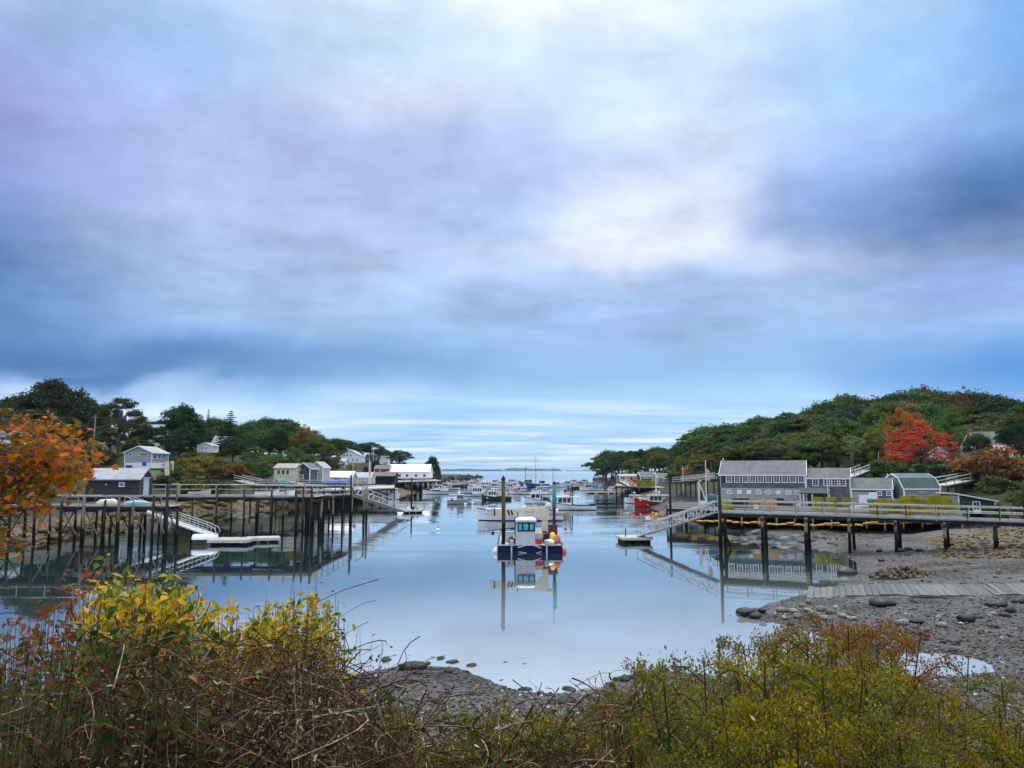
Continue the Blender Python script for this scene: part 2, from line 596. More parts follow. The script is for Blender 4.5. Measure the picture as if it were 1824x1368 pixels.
puddle = [tuple(gnd(x, y)[:2]) for x, y in [(1565, 1180), (1600, 1164), (1690, 1163), (1745, 1176), (1775, 1192), (1740, 1202), (1640, 1204), (1580, 1198)]]


def poly_sd(poly, X, Y):
    """distance to the polygon outline, positive inside"""
    p = np.array(poly, float); q = np.roll(p, -1, 0)
    d = np.full(X.shape, 1e12); ins = np.zeros(X.shape, bool)
    for (ax, ay), (bx, by) in zip(p, q):
        ex, ey = bx - ax, by - ay
        t = np.clip(((X - ax) * ex + (Y - ay) * ey) / (ex * ex + ey * ey + 1e-9), 0, 1)
        d = np.minimum(d, (X - ax - t * ex) ** 2 + (Y - ay - t * ey) ** 2)
        c = ((ay > Y) != (by > Y)) & (X < (bx - ax) * (Y - ay) / (by - ay + 1e-12) + ax)
        ins ^= c
    d = np.sqrt(d)
    return np.where(ins, d, -d)


def zt(px, py, Y): p = at(px, py, Y); return (p.x, p.y, p.z)


land = [zt(190, 835, 150), zt(240, 838, 158), zt(280, 838, 158), (-78, 150, 6.5), zt(330, 850, 150), zt(100, 862, 110), zt(20, 880, 90), (-75, 70, 4.0), (-95, 50, 6), (-95, 90, 8.5), (-130, 140, 13),
        zt(212, 812, 175), zt(250, 796, 215), zt(100, 780, 230), zt(0, 795, 240), (-220, 230, 18), (-300, 300, 24), zt(370, 806, 210), zt(390, 800, 225), zt(350, 806, 270),
        zt(480, 818, 240), zt(430, 842, 160), zt(510, 855, 152), zt(560, 855, 158), zt(600, 859, 170), zt(640, 838, 240), zt(630, 829, 320), zt(560, 812, 330), zt(620, 815, 400),
        zt(700, 824, 420), (-170, 420, 19), (-300, 500, 24), (-90, 480, 11), zt(720, 852, 262), zt(680, 852, 255), zt(770, 853, 290), zt(660, 862, 190), (-60, 560, 4), (-24, 520, 1.6), (-40, 470, 2.2), (-42, 380, 3.2),
        # right
        (28, 96, .1), (34, 94, .1), (40, 92, .15), (46, 90, .3), (52, 88, .6), (26, 104, .3), (34, 102, .3), (42, 100, .4), (50, 97, .6), (30, 90, .05), (38, 87, .1), (46, 84, .25), (54, 82, .6), (28, 84, .1), (33, 84, .1), (40, 82, .2), (34, 108, 1.), (44, 106, 1.),
        zt(1400, 895, 112), zt(1520, 897, 108), zt(1500, 833, 138), zt(1400, 836, 140), zt(1570, 835, 130), zt(1640, 838, 125), zt(1290, 850, 150), zt(1220, 868, 170), zt(1140, 864, 230),
        zt(1080, 858, 300), zt(1100, 852, 400), (70, 480, 6.5), (130, 520, 7), (180, 440, 9), zt(1350, 816, 240), zt(1250, 828, 290), zt(1500, 802, 230), zt(1640, 797, 230), zt(1560, 785, 290), zt(1800, 797, 200),
        (230, 300, 20), (300, 200, 24), (400, 400, 26), zt(1700, 842, 125), zt(1770, 812, 140), zt(1710, 828, 145), zt(1750, 880, 92), zt(1824, 862, 90), zt(1950, 850, 75), (75, 60, 8), (90, 110, 14), (70, 40, 7), (60, 20, 7),
        zt(1700, 940, 74), zt(1824, 935, 66), zt(1824, 985, 54), (41, 79, .3), (35, 79, .15), zt(1700, 1000, 55), zt(1824, 1050, 44), zt(1600, 1050, 43), zt(1824, 1120, 32.5), zt(1650, 1120, 32.6), zt(1600, 1010, 51.5), zt(1520, 955, 76), zt(1824, 1195, 24.4), (40, 30, 3.5), (32, 22, 2.5)]
land = np.array(land)
nearY = np.array([-60, 0, 2.5, 4.5, 7, 10, 13, 16, 19, 24, 30]); nearZ = np.array([6.2, 5.4, 5.25, 4.6, 3.9, 2.8, 1.8, .95, .6, .3, .3])


def height(X, Y, fine=True):
    X = np.atleast_1d(np.asarray(X, float)); Y = np.atleast_1d(np.asarray(Y, float))
    sd = np.maximum(poly_sd(water_poly, X, Y), poly_sd(puddle, X, Y))
    num = np.zeros(X.shape); den = np.zeros(X.shape)
    sc = 1 / (1 + .004 * np.hypot(X, Y))
    for cx, cy, cz in land:
        w = 1 / (((X - cx) ** 2 + (Y - cy) ** 2) + 9) ** 1.6
        num += w * cz; den += w
    z = num / den
    zn = np.interp(Y, nearY, nearZ) + np.where(X < -22, (-22 - X) * .12, 0) + np.where(X > 20, (X - 20) * .1, 0)
    k = np.clip((Y - 17) / 9, 0, 1); k = k * k * (3 - 2 * k)
    z = zn * (1 - k) + z * k
    z = z + (fbm(X / 30, Y / 30, 4, 3) - .47) * np.clip(z - 3, 0, 5) * np.where(Y > 60, .6, .0)
    ds = -sd
    flat = (X > 12) & (Y < 92)
    slope = np.where(flat, .10, .42); slope = np.where(Y < 30, .09, slope)
    cap = slope * ds + .012
    zl = np.minimum(z, cap) * .999 + 0
    zl = np.where(z < cap, z, cap)
    soft = np.clip(ds / 6, 0, 1)
    if fine:
        zl = zl + soft * ((fbm(X / 1.7, Y / 1.7, 4, 9) - .47) * np.where(Y < 70, .22, .5) + (fbm(X / .5, Y / .5, 2, 19) - .4) * .05)
        rock = np.clip(1 - np.abs(zl - 1.0) / 1.5, 0, 1) * np.where((X < -14) | (Y > 110), 1, .15)
        zl = zl + rock * (fbm(X / 2.2, Y / 1.3, 3, 31) - .45) * 1.1 * np.clip(ds / 2, 0, 1)
    return np.where(sd > 0, -np.minimum(.03 + sd * .09, 4.), np.maximum(zl, .012))




def grade(parts):
    out = []
    for a, b, st in parts: out += list(np.arange(a, b, st))
    return np.array(out + [parts[-1][1]])


gx = grade([(-1500, -600, 90), (-600, -200, 12), (-200, -64, 3), (-64, -30, .9), (-30, 34, .4), (34, 64, .9), (64, 200, 3), (200, 600, 12), (600, 1500, 90)])
gy = grade([(-60, -6, 4), (-6, 31, .4), (31, 124, .9), (124, 320, 2.6), (320, 700, 7), (700, 1000, 30)])
GX, GY = np.meshgrid(gx, gy)
GZ = height(GX.ravel(), GY.ravel())
nx_, ny_ = len(gx), len(gy)
GZ2 = GZ.reshape(ny_, nx_)


def H(x, y):
    """height of the ground sheet (bilinear in its own grid)"""
    x = np.clip(np.atleast_1d(np.asarray(x, float)), gx[0], gx[-1] - 1e-3); y = np.clip(np.atleast_1d(np.asarray(y, float)), gy[0], gy[-1] - 1e-3)
    i = np.clip(np.searchsorted(gx, x, 'right') - 1, 0, nx_ - 2); j = np.clip(np.searchsorted(gy, y, 'right') - 1, 0, ny_ - 2)
    u = (x - gx[i]) / (gx[i + 1] - gx[i]); v = (y - gy[j]) / (gy[j + 1] - gy[j])
    return (GZ2[j, i] * (1 - u) + GZ2[j, i + 1] * u) * (1 - v) + (GZ2[j + 1, i] * (1 - u) + GZ2[j + 1, i + 1] * u) * v


def H1(x, y): return float(H(x, y)[0])


def hit(px, py, y0=9., y1=700.):
    """where the line of sight meets the ground or the water"""
    d = ray(px, py); Y = np.geomspace(y0, y1, 500); tt = Y / d[1]
    z = np.maximum(H(d[0] * tt, Y), 0); k = np.nonzero(EYE + d[2] * tt <= z)[0]
    if len(k) == 0: return gnd(px, py, 0.)
    k = k[0]; return Vector((d[0] * tt[k], Y[k], z[k]))


Vg = np.stack([GX.ravel(), GY.ravel(), GZ], 1)
ii, jj = np.meshgrid(np.arange(nx_ - 1), np.arange(ny_ - 1))
a_ = (jj * nx_ + ii).ravel()
Fg = np.stack([a_, a_ + 1, a_ + nx_ + 1, a_ + nx_], 1)

# ground material: tidal mud and shingle, rockweed, soil, lawn
t = NT('tidal_ground')
p = t.pos(); X_, Y_, Z_ = t.sep(p)
wob = t.math('SUBTRACT', t.noise(p, .35, 4, .6), .5)
zz = t.math('ADD', Z_, t.math('MULTIPLY', wob, 1.1))
v1 = t.voro(p, 9.); v2 = t.voro(p, 26.); n1 = t.noise(p, 3, 6, .7); n2 = t.noise(p, .45, 5, .6); n3 = t.noise(p, 22, 3, .7)
peb = t.voro(p, 14., 'F1', 'Color')
pr = t.sep(peb)[0]
mud = t.ramp(n1, [(.25, (.005, .0042, .003)), (.5, (.019, .0155, .0115)), (.72, (.056, .047, .037))])
stone = t.ramp(pr, [(0, (.005, .0045, .0035)), (.45, (.019, .016, .0125)), (.8, (.055, .048, .04)), (1, (.25, .23, .2))])
beach = t.mix(t.rng(n3, .38, .6), mud, stone)
pale = t.rng(t.noise(t.vec('MULTIPLY', p, (.16, .5, 1.)), 1, 4, .6), .46, .62)
beach = t.mix(t.math('MULTIPLY', pale, .32), beach, (.12, .112, .10, 1))
weedm = t.attr('weed')
weed = t.ramp(t.noise(t.vec('MULTIPLY', p, (1., 2., 1.)), 2.2, 5, .7), [(.3, (.012, .010, .005)), (.5, (.07, .048, .012)), (.68, (.20, .125, .02))])
wf = t.rng(t.math('ADD', weedm, t.math('MULTIPLY', t.math('SUBTRACT', n1, .5), 1.6)), .4, .62)
c = t.mix(wf, beach, weed)
rockc = t.ramp(n1, [(.3, (.012, .012, .011)), (.55, (.04, .038, .034)), (.75, (.12, .115, .10))])
c = t.mix(t.math('MULTIPLY', t.attr('rock'), t.math('SUBTRACT', 1., wf)), c, rockc)
soil = t.ramp(n1, [(.3, (.012, .016, .006)), (.7, (.045, .052, .016))])
c = t.mix(t.math('MULTIPLY', t.rng(zz, 2.3, 3.2), t.rng(X_, -200, 3000, 1, 1)), c, soil)
grass = t.ramp(t.noise(p, 1.2, 5, .7), [(.3, (.022, .06, .008)), (.7, (.06, .13, .02))])
c = t.mix(t.attr('lawn'), c, grass)
wetr = t.rng(t.noise(p, .25, 4, .6), .42, .6, .32, .85)
b = t.math('ADD', t.math('MULTIPLY', v1, -.6), t.math('ADD', t.math('MULTIPLY', v2, -.3), n1))
rough = t.math('ADD', wetr, 0.)
rough = t.mix(t.rng(Z_, 1.4, 2.2), t.comb(rough, rough, rough), (.95, .95, .95, 1))
M_ground = t.bsdf(c, rough, t.bump(b, .9, .06), 0., .35)

weed = np.zeros(len(Vg)); rock = np.zeros(len(Vg)); lawn = np.zeros(len(Vg))
Xv, Yv, Zv = Vg.T
left = (Xv < -14) & (Yv > 40)
weed += np.where(left, np.clip(1.15 - np.abs(Zv - 1.0) / 1.2, 0, 1), 0)
weed += np.where((Yv > 150), np.clip(1 - np.abs(Zv - .9) / 1.2, 0, 1) * .8, 0)
q = ((Xv - 43) / 8) ** 2 + ((Yv - 66) / 8) ** 2
weed += np.clip(1.4 - q, 0, 1) * np.where(Yv > 57, 1, 0)
q = ((Xv - 30) / 4) ** 2 + ((Yv - 83) / 5) ** 2
weed += np.clip(1 - q, 0, 1) * .8
rock += np.where(left | (Yv > 150), np.clip(Zv * 2, 0, 1), 0)
rock += np.clip(1.2 - ((Xv - 24) / 7) ** 2 - ((Yv - 76) / 5) ** 2, 0, 1)
rock += np.where((Xv > 8) & (Yv > 90), 1., 0)
lawn += np.clip(1.5 - ((Xv + 78) / 13) ** 2 - ((Yv - 152) / 11) ** 2, 0, 1)
lawn += np.clip(1.5 - ((Xv - 62) / 22) ** 2 - ((Yv - 138) / 13) ** 2, 0, 1)
lawn += np.clip(1.3 - ((Xv - 88) / 14) ** 2 - ((Yv - 130) / 9) ** 2, 0, 1)
me = np_mesh('ground', Vg, Fg, M_ground, smooth=True)
for nm, arr in (('weed', weed), ('rock', rock), ('lawn', lawn)):
    at_ = me.attributes.new(nm, 'FLOAT', 'POINT'); at_.data.foreach_set('value', np.clip(arr, 0, 1).astype(np.float32))
go = inst('ground', me); tag(go, 'tidal mudflat, shingle and wooded land round the harbour', kind='structure')

# ---- water: one sheet out to the horizon
t = NT('harbour_water')
p = t.pos(); X_, Y_, Z_ = t.sep(p)
near = t.rng(Y_, 22, 62, 1, 0)
shal = t.math('MULTIPLY', near, t.rng(X_, -26, -6, .12, 1))
deep = (.012, .03, .034, 1)
pale = t.mix(t.noise(p, .12, 3), (.27, .31, .31, 1), (.36, .385, .375, 1))
spk = t.rng(t.noise(t.vec('MULTIPLY', p, (.8, 2.2, 1.)), 1.3, 5, .7), .55, .68)
pale = t.mix(t.math('MULTIPLY', t.math('MULTIPLY', spk, t.rng(Y_, 24, 34, 1, 0)), .35), pale, (.10, .10, .085, 1))
col = t.mix(shal, deep, pale)
pn = t.vec('MULTIPLY', p, (.45, 1.5, 1.))
w1 = t.noise(pn, 1.0, 3, .5); w2 = t.noise(t.vec('MULTIPLY', p, (.12, .55, 1.)), 1., 3, .5)
gust = t.rng(t.noise(t.vec('MULTIPLY', p, (.014, .09, 1.)), 1, 5, .6), .44, .68)
far = t.rng(Y_, 34, 100)
sea = t.rng(Y_, 240, 900)
amp = t.math('ADD', t.math('MULTIPLY', t.math('MULTIPLY', gust, far), .9), .045)
amp = t.math('ADD', amp, t.math('MULTIPLY', sea, 6.))
h = t.math('MULTIPLY', t.math('ADD', w1, t.math('MULTIPLY', w2, 1.2)), amp)
bp = t.bump(h, 1.0, .022)
rg = t.math('ADD', t.math('MULTIPLY', sea, .12), .015)
gl = t.n.new('ShaderNodeBsdfGlossy'); t.set(gl.inputs['Color'], (.93, .96, .98, 1)); t.set(gl.inputs['Roughness'], rg); t.link(bp, gl.inputs['Normal'])
df = t.n.new('ShaderNodeBsdfDiffuse'); t.set(df.inputs['Color'], col)
fr = t.n.new('ShaderNodeFresnel'); fr.inputs['IOR'].default_value = 1.45; t.link(bp, fr.inputs['Normal'])
mx = t.n.new('ShaderNodeMixShader'); t.link(t.math('MULTIPLY', t.math('POWER', fr.outputs[0], .62), 1.06, True), mx.inputs[0])
t.link(df.outputs[0], mx.inputs[1]); t.link(gl.outputs[0], mx.inputs[2]); t.link(mx.outputs[0], t.out.inputs['Surface'])
M_water = t.m
wb = MB(); R_ = 14000.
wb.add([(-R_, -60, 0), (R_, -60, 0), (R_, R_, 0), (-R_, R_, 0)], [(0, 1, 2, 3)])
wo_ = bpy.data.objects.new('water', wb.mesh('water', M_water)); C.objects.link(wo_)
tag(wo_, 'calm harbour water running out to the open sea', kind='structure')
# sea bed under the far water so that the sheet is closed below
sb = MB(); sb.add([(-R_, -80, -4.2), (R_, -80, -4.2), (R_, R_, -4.2), (-R_, R_, -4.2)], [(0, 1, 2, 3)])
so = bpy.data.objects.new('sea_bed', sb.mesh('sea_bed', mat_plain('sea_bed', (.05, .05, .045)))); C.objects.link(so)
tag(so, 'sea bed below the water', kind='structure')

# ---- islands on the horizon
M_isl = mat_plain('island_woods', (.02, .04, .05), (.03, .055, .06), .95, .01, .0, vary=0)
for (x0, x1, hpx, Y, lab) in [(783, 900, 4.6, 6800, 'long low wooded island at the horizon, right of the left point'),
                              (893, 1003, 5.6, 7600, 'long low wooded island at the horizon behind the fishing boat masts'),
                              (1008, 1018, 2.0, 8000, 'tiny dark islet at the horizon in the gap right of the teal piling'),
                              (1020, 1034, 1.4, 8600, 'faint flat islet at the horizon between the islet and the right point'),
                              (1036, 1068, 2.4, 8200, 'low island at the horizon touching the right wooded point')]:
    X0, X1 = (x0 - 912) / FPX * Y, (x1 - 912) / FPX * Y
    hh = hpx / FPX * Y; n = 60; V = []; F = []
    prof = [0, .75, 1, .8, 0]; dep = [-260, -160, 0, 160, 260]
    for i in range(n + 1):
        s = i / n; env = min(1, s / .1, (1 - s) / .1) ** .7 * (.55 + .7 * fbm(np.array([s * 5 + x0]), np.array([0.]), 4)[0])
        for k in range(5): V.append((X0 + (X1 - X0) * s, Y + dep[k], -2 + (hh + 2) * prof[k] * env))
    for i in range(n):
        for k in range(4):
            o = i * 5 + k; F.append((o, o + 5, o + 6, o + 1))
    ob = inst('island', np_mesh('island', V, F, M_isl)); tag(ob, lab, kind='structure')

# ---- rocks
def rock_mesh(seed, mat, flat=.6, sub=2, name='rock'):
    import bmesh
    bm = bmesh.new(); bmesh.ops.create_icosphere(bm, subdivisions=sub, radius=1)
    r = random.Random(seed); off = Vector((r.uniform(0, 50), r.uniform(0, 50), r.uniform(0, 50)))
    from mathutils import noise as mn
    ax = (r.uniform(.8, 1.25), r.uniform(.65, 1.0), flat * r.uniform(.8, 1.2))
    for v in bm.verts:
        k = 1 + .35 * mn.noise(v.co * 1.1 + off) + .15 * mn.noise(v.co * 2.7 + off)
        v.co = Vector((v.co.x * ax[0], v.co.y * ax[1], v.co.z * ax[2])) * k
    me = bpy.data.meshes.new(name); bm.to_mesh(me); bm.free(); me.materials.append(mat)
    for p_ in me.polygons: p_.use_smooth = sub > 1
    return me


M_rock = mat_plain('wet_rock', (.008, .008, .008), (.032, .030, .026), .42, 1.6, .7, vary=.35, dist=.06)
M_rock2 = mat_plain('pale_cobble', (.16, .14, .115), (.30, .27, .23), .75, 1.5, .5, vary=.3, dist=.04)
rocks_dark = [rock_mesh(i, M_rock, .45) for i in range(6)]
rocks_pale = [rock_mesh(20 + i, M_rock2, .7) for i in range(4)]


def rocks(specs, meshes, label, group=None, sink=.15):
    for i, (px, py, w) in enumerate(specs):
        g1 = hit(px, py)
        s = w / 2 * g1.y / FPX
        o = inst('rock', meshes[i % len(meshes)], None, (g1.x, g1.y, max(H1(g1.x, g1.y), -.08) + s * sink), (0, 0, random.uniform(0, 6.28)), (s, s * random.uniform(.7, 1), s * random.uniform(.75, 1.05)))
        lab = label(i) if callable(label) else label
        tag(o, lab, 'rock', group)


rocks([(735, 1167, 11), (729, 1170, 15), (742, 1172, 11), (757, 1173, 15), (770, 1171, 18), (785, 1176, 21), (806, 1181, 28), (789, 1165, 10),
       (840, 1187, 28), (859, 1192, 15), (715, 1186, 20), (735, 1193, 44), (760, 1184, 20), (745, 1200, 24), (800, 1198, 22), (660, 1157, 12), (688, 1178, 34)], rocks_dark,
      'dark wet rock in the cluster at the water edge behind the brown thicket', 'rocks along the near waterline left of centre')
rocks([(901, 1182, 17), (920, 1177, 10), (934, 1184, 15), (947, 1191, 14), (954, 1208, 11), (961, 1206, 6), (1057, 1204, 9), (856, 1143, 10), (819, 1131, 8)], rocks_dark,
      'small dark stone standing alone in the shallows off the near beach', 'stones in the near shallows')
for sp, lab in [((935, 1232, 24), 'upright dark rock on the near waterline, left of the flat brown one'), ((898, 1227, 15), 'rounded dark stone at the near waterline left of the upright rock'),
                ((962, 1238, 20), 'low dark stone between the upright rock and the flat brown rock'), ((1013, 1232, 27), 'flat brown-topped rock on the near waterline'),
                ((1006, 1254, 42), 'largest blue-grey boulder on the near beach above the yellow vine'), ((1077, 1232, 12), 'small dark rock at the waterline near the goldenrod spike'),
                ((779, 1254, 24), 'lone flat black stone in the middle of the shingle'), ((893, 1213, 13), 'dark stone at the left edge of the sandy shallows')]:
    rocks([sp], [rocks_dark[hash(sp[0]) % 6]], lab)
rocks([(1113, 1213, 26), (1128, 1208, 24), (1142, 1206, 30), (1160, 1203, 26), (1184, 1197, 30), (1205, 1193, 24), (1222, 1189, 26), (1240, 1196, 20), (1140, 1216, 18)], rocks_dark,
      'weedy dark rock in the heap behind the goldenrod on the near beach', 'weedy rocks right of centre on the near beach')
rocks([(1330, 1096, 44), (1318, 1091, 20), (1345, 1101, 26), (1358, 1090, 22), (1300, 1097, 12)], rocks_dark,
      'black weedy rock at the tip of the cobble spit', 'black rocks at the tip of the spit')
rocks([(1392, 1090, 17), (1440, 1076, 16), (1413, 1093, 17), (1437, 1091, 16), (1463, 1088, 18), (1480, 1095, 16), (1397, 1103, 14), (1420, 1101, 18), (1450, 1100, 20), (1430, 1083, 14),
       (1500, 1099, 16), (1520, 1104, 14), (1607, 1113, 20), (1672, 1106, 14), (1677, 1116, 16), (1770, 1097, 14), (1381, 1098, 12), (1468, 1106, 14)], rocks_pale,
      'pale rounded cobble lying on the shingle spit on the right', 'pale cobbles on the shingle spit', .35)
rocks([(1570, 1079, 50)], [rocks_dark[2]], 'long flat blue-grey boulder below the slatted ramp')
rocks([(1635, 1132, 20), (1650, 1134, 18), (1720, 1105, 34), (1740, 1101, 20), (1775, 1082, 40), (1800, 1090, 26), (1790, 1098, 24), (1815, 1075, 30), (1680, 1145, 16), (1632, 1112, 22),
       (1770, 1120, 20), (1595, 1142, 18), (1700, 1160, 14), (1660, 1166, 10), (1692, 1163, 13), (1702, 1164, 12), (1690, 1168, 10)], rocks_dark,
      'dark rock scattered on the shingle below the ramp at the right', 'dark rocks on the right shingle')
rocks([(1300, 957, 40), (1330, 962, 60), (1365, 958, 54), (1400, 962, 60), (1418, 953, 50), (1440, 966, 40), (1460, 958, 40), (1385, 968, 44), (1350, 950, 50), (1480, 968, 26), (1310, 966, 26), (1432, 975, 30)],
      [rocks_dark[i] for i in (1, 3, 5)], 'flat dark ledge rock lying in the water under the right pier', 'ledge rocks under the right pier', -.2)
rocks([(1507, 1022, 46)], [rocks_dark[4]], 'pale-topped flat boulder at the pool edge left of the stone heap')
rocks([(1570, 1001, 18), (1606, 983, 20), (1618, 981, 16), (1638, 983, 18), (1566, 983, 16), (1616, 990, 12), (1690, 972, 18)], rocks_dark, 'small dark rock on the grey mudflat under the right pier', 'small rocks on the mudflat')
# left bank ledges
rr = random.Random(4); lsp = []
for i in range(70):
    px = rr.uniform(70, 560); ysh = np.interp(px, [0, 100, 150, 230, 270, 300, 430, 560], [978, 963, 951, 939, 925, 916, 910, 900])
    lsp.append((px, ysh - rr.uniform(0, 20), rr.uniform(12, 34)))
M_weedrock = mat_plain('rockweed_rock', (.03, .026, .012), (.17, .12, .03), .7, 1.4, .8, vary=.4, dist=.1)
wr = [rock_mesh(50 + i, M_weedrock, .5) for i in range(5)]
rocks(lsp, wr, 'weed-covered ledge rock on the bank behind the left pier', 'weedy rocks on the left bank')
# outer points: tumbled rock of the left breakwater and the right point
bsp = []
for i in range(34):
    px = 770 + i * 2.6; bsp.append((px, np.interp(px, [770, 800, 830, 862], [864, 858, 856, 854]) - rr.uniform(0, 5), rr.uniform(8, 15)))
M_drk = mat_plain('headland_rock', (.02, .018, .018), (.07, .06, .055), .9, .6, .8, vary=.4, dist=.3)
hr = [rock_mesh(70 + i, M_drk, .8, 2) for i in range(4)]
rocks(bsp, hr, 'dark boulder in the point of rock left of the harbour mouth', 'boulders of the left point')
bsp = [(rr.uniform(1060, 1110), rr.uniform(856, 872), rr.uniform(8, 16)) for i in range(14)]
rocks(bsp, hr, 'dark boulder below the trees at the tip of the right point', 'boulders of the right point')
rocks([(1070, 857, 24)], hr, 'large black block at the very tip of the right point')

# heap of stones on the mudflat
hp = gnd(1610, 1030, .25); hz = H1(hp.x, hp.y)
tpile = thing('stone_heap', 'low heap of brown and black cobbles on the mudflat above the slatted ramp', 'stone heap', (hp.x, hp.y, hz))
M_heap = mat_plain('heap_stone', (.03, .026, .022), (.14, .10, .07), .6, 1.2, .4, vary=.6, dist=.03)
hm = [rock_mesh(90 + i, M_heap, .75, 1, 'stone') for i in range(5)]
for i in range(230):
    a = random.uniform(0, 6.28); r = math.sqrt(random.random()); x = 2.15 * r * math.cos(a); y = 1.3 * r * math.sin(a)
    zc = (1 - r) ** .8 * .62 * random.uniform(.75, 1); s = random.uniform(.09, .19)
    inst('stone', hm[i % 5], tpile, (x, y, zc + .02), (random.uniform(0, 6), random.uniform(0, 6), random.uniform(0, 6)), (s, s, s))

# slatted boat ramp of concrete planks
M_conc = mat_plain('concrete_plank', (.09, .089, .087), (.15, .147, .143), .75, 2., .3, vary=.25)
r0, r1 = gnd(1480, 1052, .12), at(1960, 1058, 40.5)
ramp_o = bpy.data.objects.new('boat_ramp', None); C.objects.link(ramp_o); tag(ramp_o, 'slatted concrete boat ramp running across the right mudflat', kind='structure')
# the planks lie across the ramp, slightly skewed
pm = MB().box((0, 0, 0), (.31, 4.1, .12)).mesh('plank', M_conc)
for i in range(45):
    px = 1444 + i * 11.4
    c0 = at(px, np.interp(px, [1490, 1824, 1900], [1056, 1053, 1052]), 44); zc = H1(c0.x, c0.y)
    c0 = gnd(px, np.interp(px, [1490, 1824, 1900], [1056, 1053, 1052]), max(.1, zc))
    o = inst('plank', pm, ramp_o, (c0.x, c0.y, max(.1, H1(c0.x, c0.y)) + (.07 if i > 5 else .0)), (random.uniform(-.012, .012), 0, -.39 + random.uniform(-.012, .012)), (1, random.uniform(.97, 1.03), 1))

# shingle on the near beach: real stones, far too many to count
def pebble_field(n, fx, fy, smin, smax, seed, name, label, mat=None, flat=1., edge=80):
    r = np.random.default_rng(seed)
    px = r.uniform(*fx, n); py = r.uniform(*fy, n)
    xc = (px - 912) / FPX; yc = -(py - 684) / FPX; dY_, dZ_ = CP - yc * SP, SP + yc * CP; z = np.full(n, .2)
    for _ in range(6):
        tt = (z - EYE) / dZ_; pts = np.column_stack([xc * tt, dY_ * tt]); z = .5 * z + .5 * np.clip(H(pts[:, 0], pts[:, 1]), 0, 5)
    z = H(pts[:, 0], pts[:, 1])
    ex = np.minimum((px - fx[0]) / edge, (fx[1] - px) / edge)
    k = (z > .0) & (r.random(n) < np.clip(ex, 0, 1))
    pts = pts[k]; z = z[k]; n = len(z)
    ico = rock_mesh(3, M_rock, .6, 1)
    tv = np.array([v.co[:] for v in ico.vertices]); tf = np.array([p_.vertices[:] for p_ in ico.polygons])
    s = smin + (smax - smin) * r.random(n) ** 3
    R = rot_mats(r.uniform(0, 6.28, n), r.uniform(-.4, .4, n), r.uniform(-.4, .4, n))
    V, F, idx = scatter(tv, tf, np.column_stack([pts, z + s * .1]), R, np.column_stack([s, s, s * flat]))
    me = np_mesh(name, V, F, mat or M_peb, r.random(n)[idx])
    tag(inst(name, me), label, kind='stuff')


t = NT('pebble')
M_peb = t.bsdf(t.ramp(t.attr('rnd'), [(0, (.007, .0065, .0055)), (.45, (.027, .0235, .019)), (.8, (.072, .063, .052)), (.95, (.17, .155, .135)), (1, (.48, .46, .42))]), .55)
pebble_field(14000, (520, 1400), (1180, 1360), .012, .09, 5, 'shingle', 'loose grey and white shingle of the near beach')
pebble_field(11000, (1340, 1980), (1062, 1280), .015, .10, 6, 'shingle', 'loose dark shingle of the right beach')
pebble_field(2500, (1400, 1824), (930, 1050), .03, .10, 8, 'gravel', 'scattered gravel on the right mudflat')
t = NT('rockweed')
M_weed = t.bsdf(t.ramp(t.attr('rnd'), [(0, (.012, .010, .004)), (.45, (.05, .035, .008)), (.8, (.16, .10, .012)), (1, (.34, .22, .02))]), .6, None, 0., .2)
pebble_field(2600, (1655, 1990), (935, 995), .06, .24, 12, 'rockweed', 'golden rockweed on the right mudflat beyond the pier', M_weed, .45, 30)
pebble_field(700, (1420, 1600), (938, 962), .05, .2, 13, 'rockweed', 'rockweed on the ledges under the right pier', M_weed, .5, 30)
pebble_field(6000, (-40, 640), (890, 975), .06, .30, 14, 'rockweed', 'brown and golden rockweed over the left bank behind the piers', M_weed, .5, 20)
pebble_field(420, (1350, 1990), (1066, 1250), .06, .2, 15, 'scattered_stones', 'dark stones scattered over the right shingle', M_peb, .7, 40)
pebble_field(240, (1440, 1990), (960, 1046), .05, .2, 16, 'scattered_stones', 'dark stones and weed scattered over the right mudflat', M_weed, .5, 40)
pebble_field(160, (560, 1330), (1195, 1330), .04, .13, 17, 'scattered_stones', 'dark stones scattered over the near beach', M_peb, .7, 40)

# ================================================================== TREES
M_fol = mat_leaf('tree_foliage', [(0, (.55, .57, .55, 1)), (.5, (1.15, 1.15, 1.05, 1)), (.85, (1.8, 1.7, 1.2, 1)), (1, (2.6, 2.2, 1.1, 1))], .3, .6, True, .5, .2)
M_bark = mat_plain('bark', (.045, .038, .03), (.10, .09, .075), .9, 3., .6, (3, 3, .6), vary=.3)
M_barkpale = mat_plain('pale_bark', (.16, .15, .13), (.26, .25, .22), .9, 3., .6, (3, 3, .6), vary=.2)
LEAF_V = [(-.5, 0, 0), (0, -.28, .06), (.5, 0, 0), (0, .28, .06)]
LEAF_F = [(0, 1, 2, 3)]


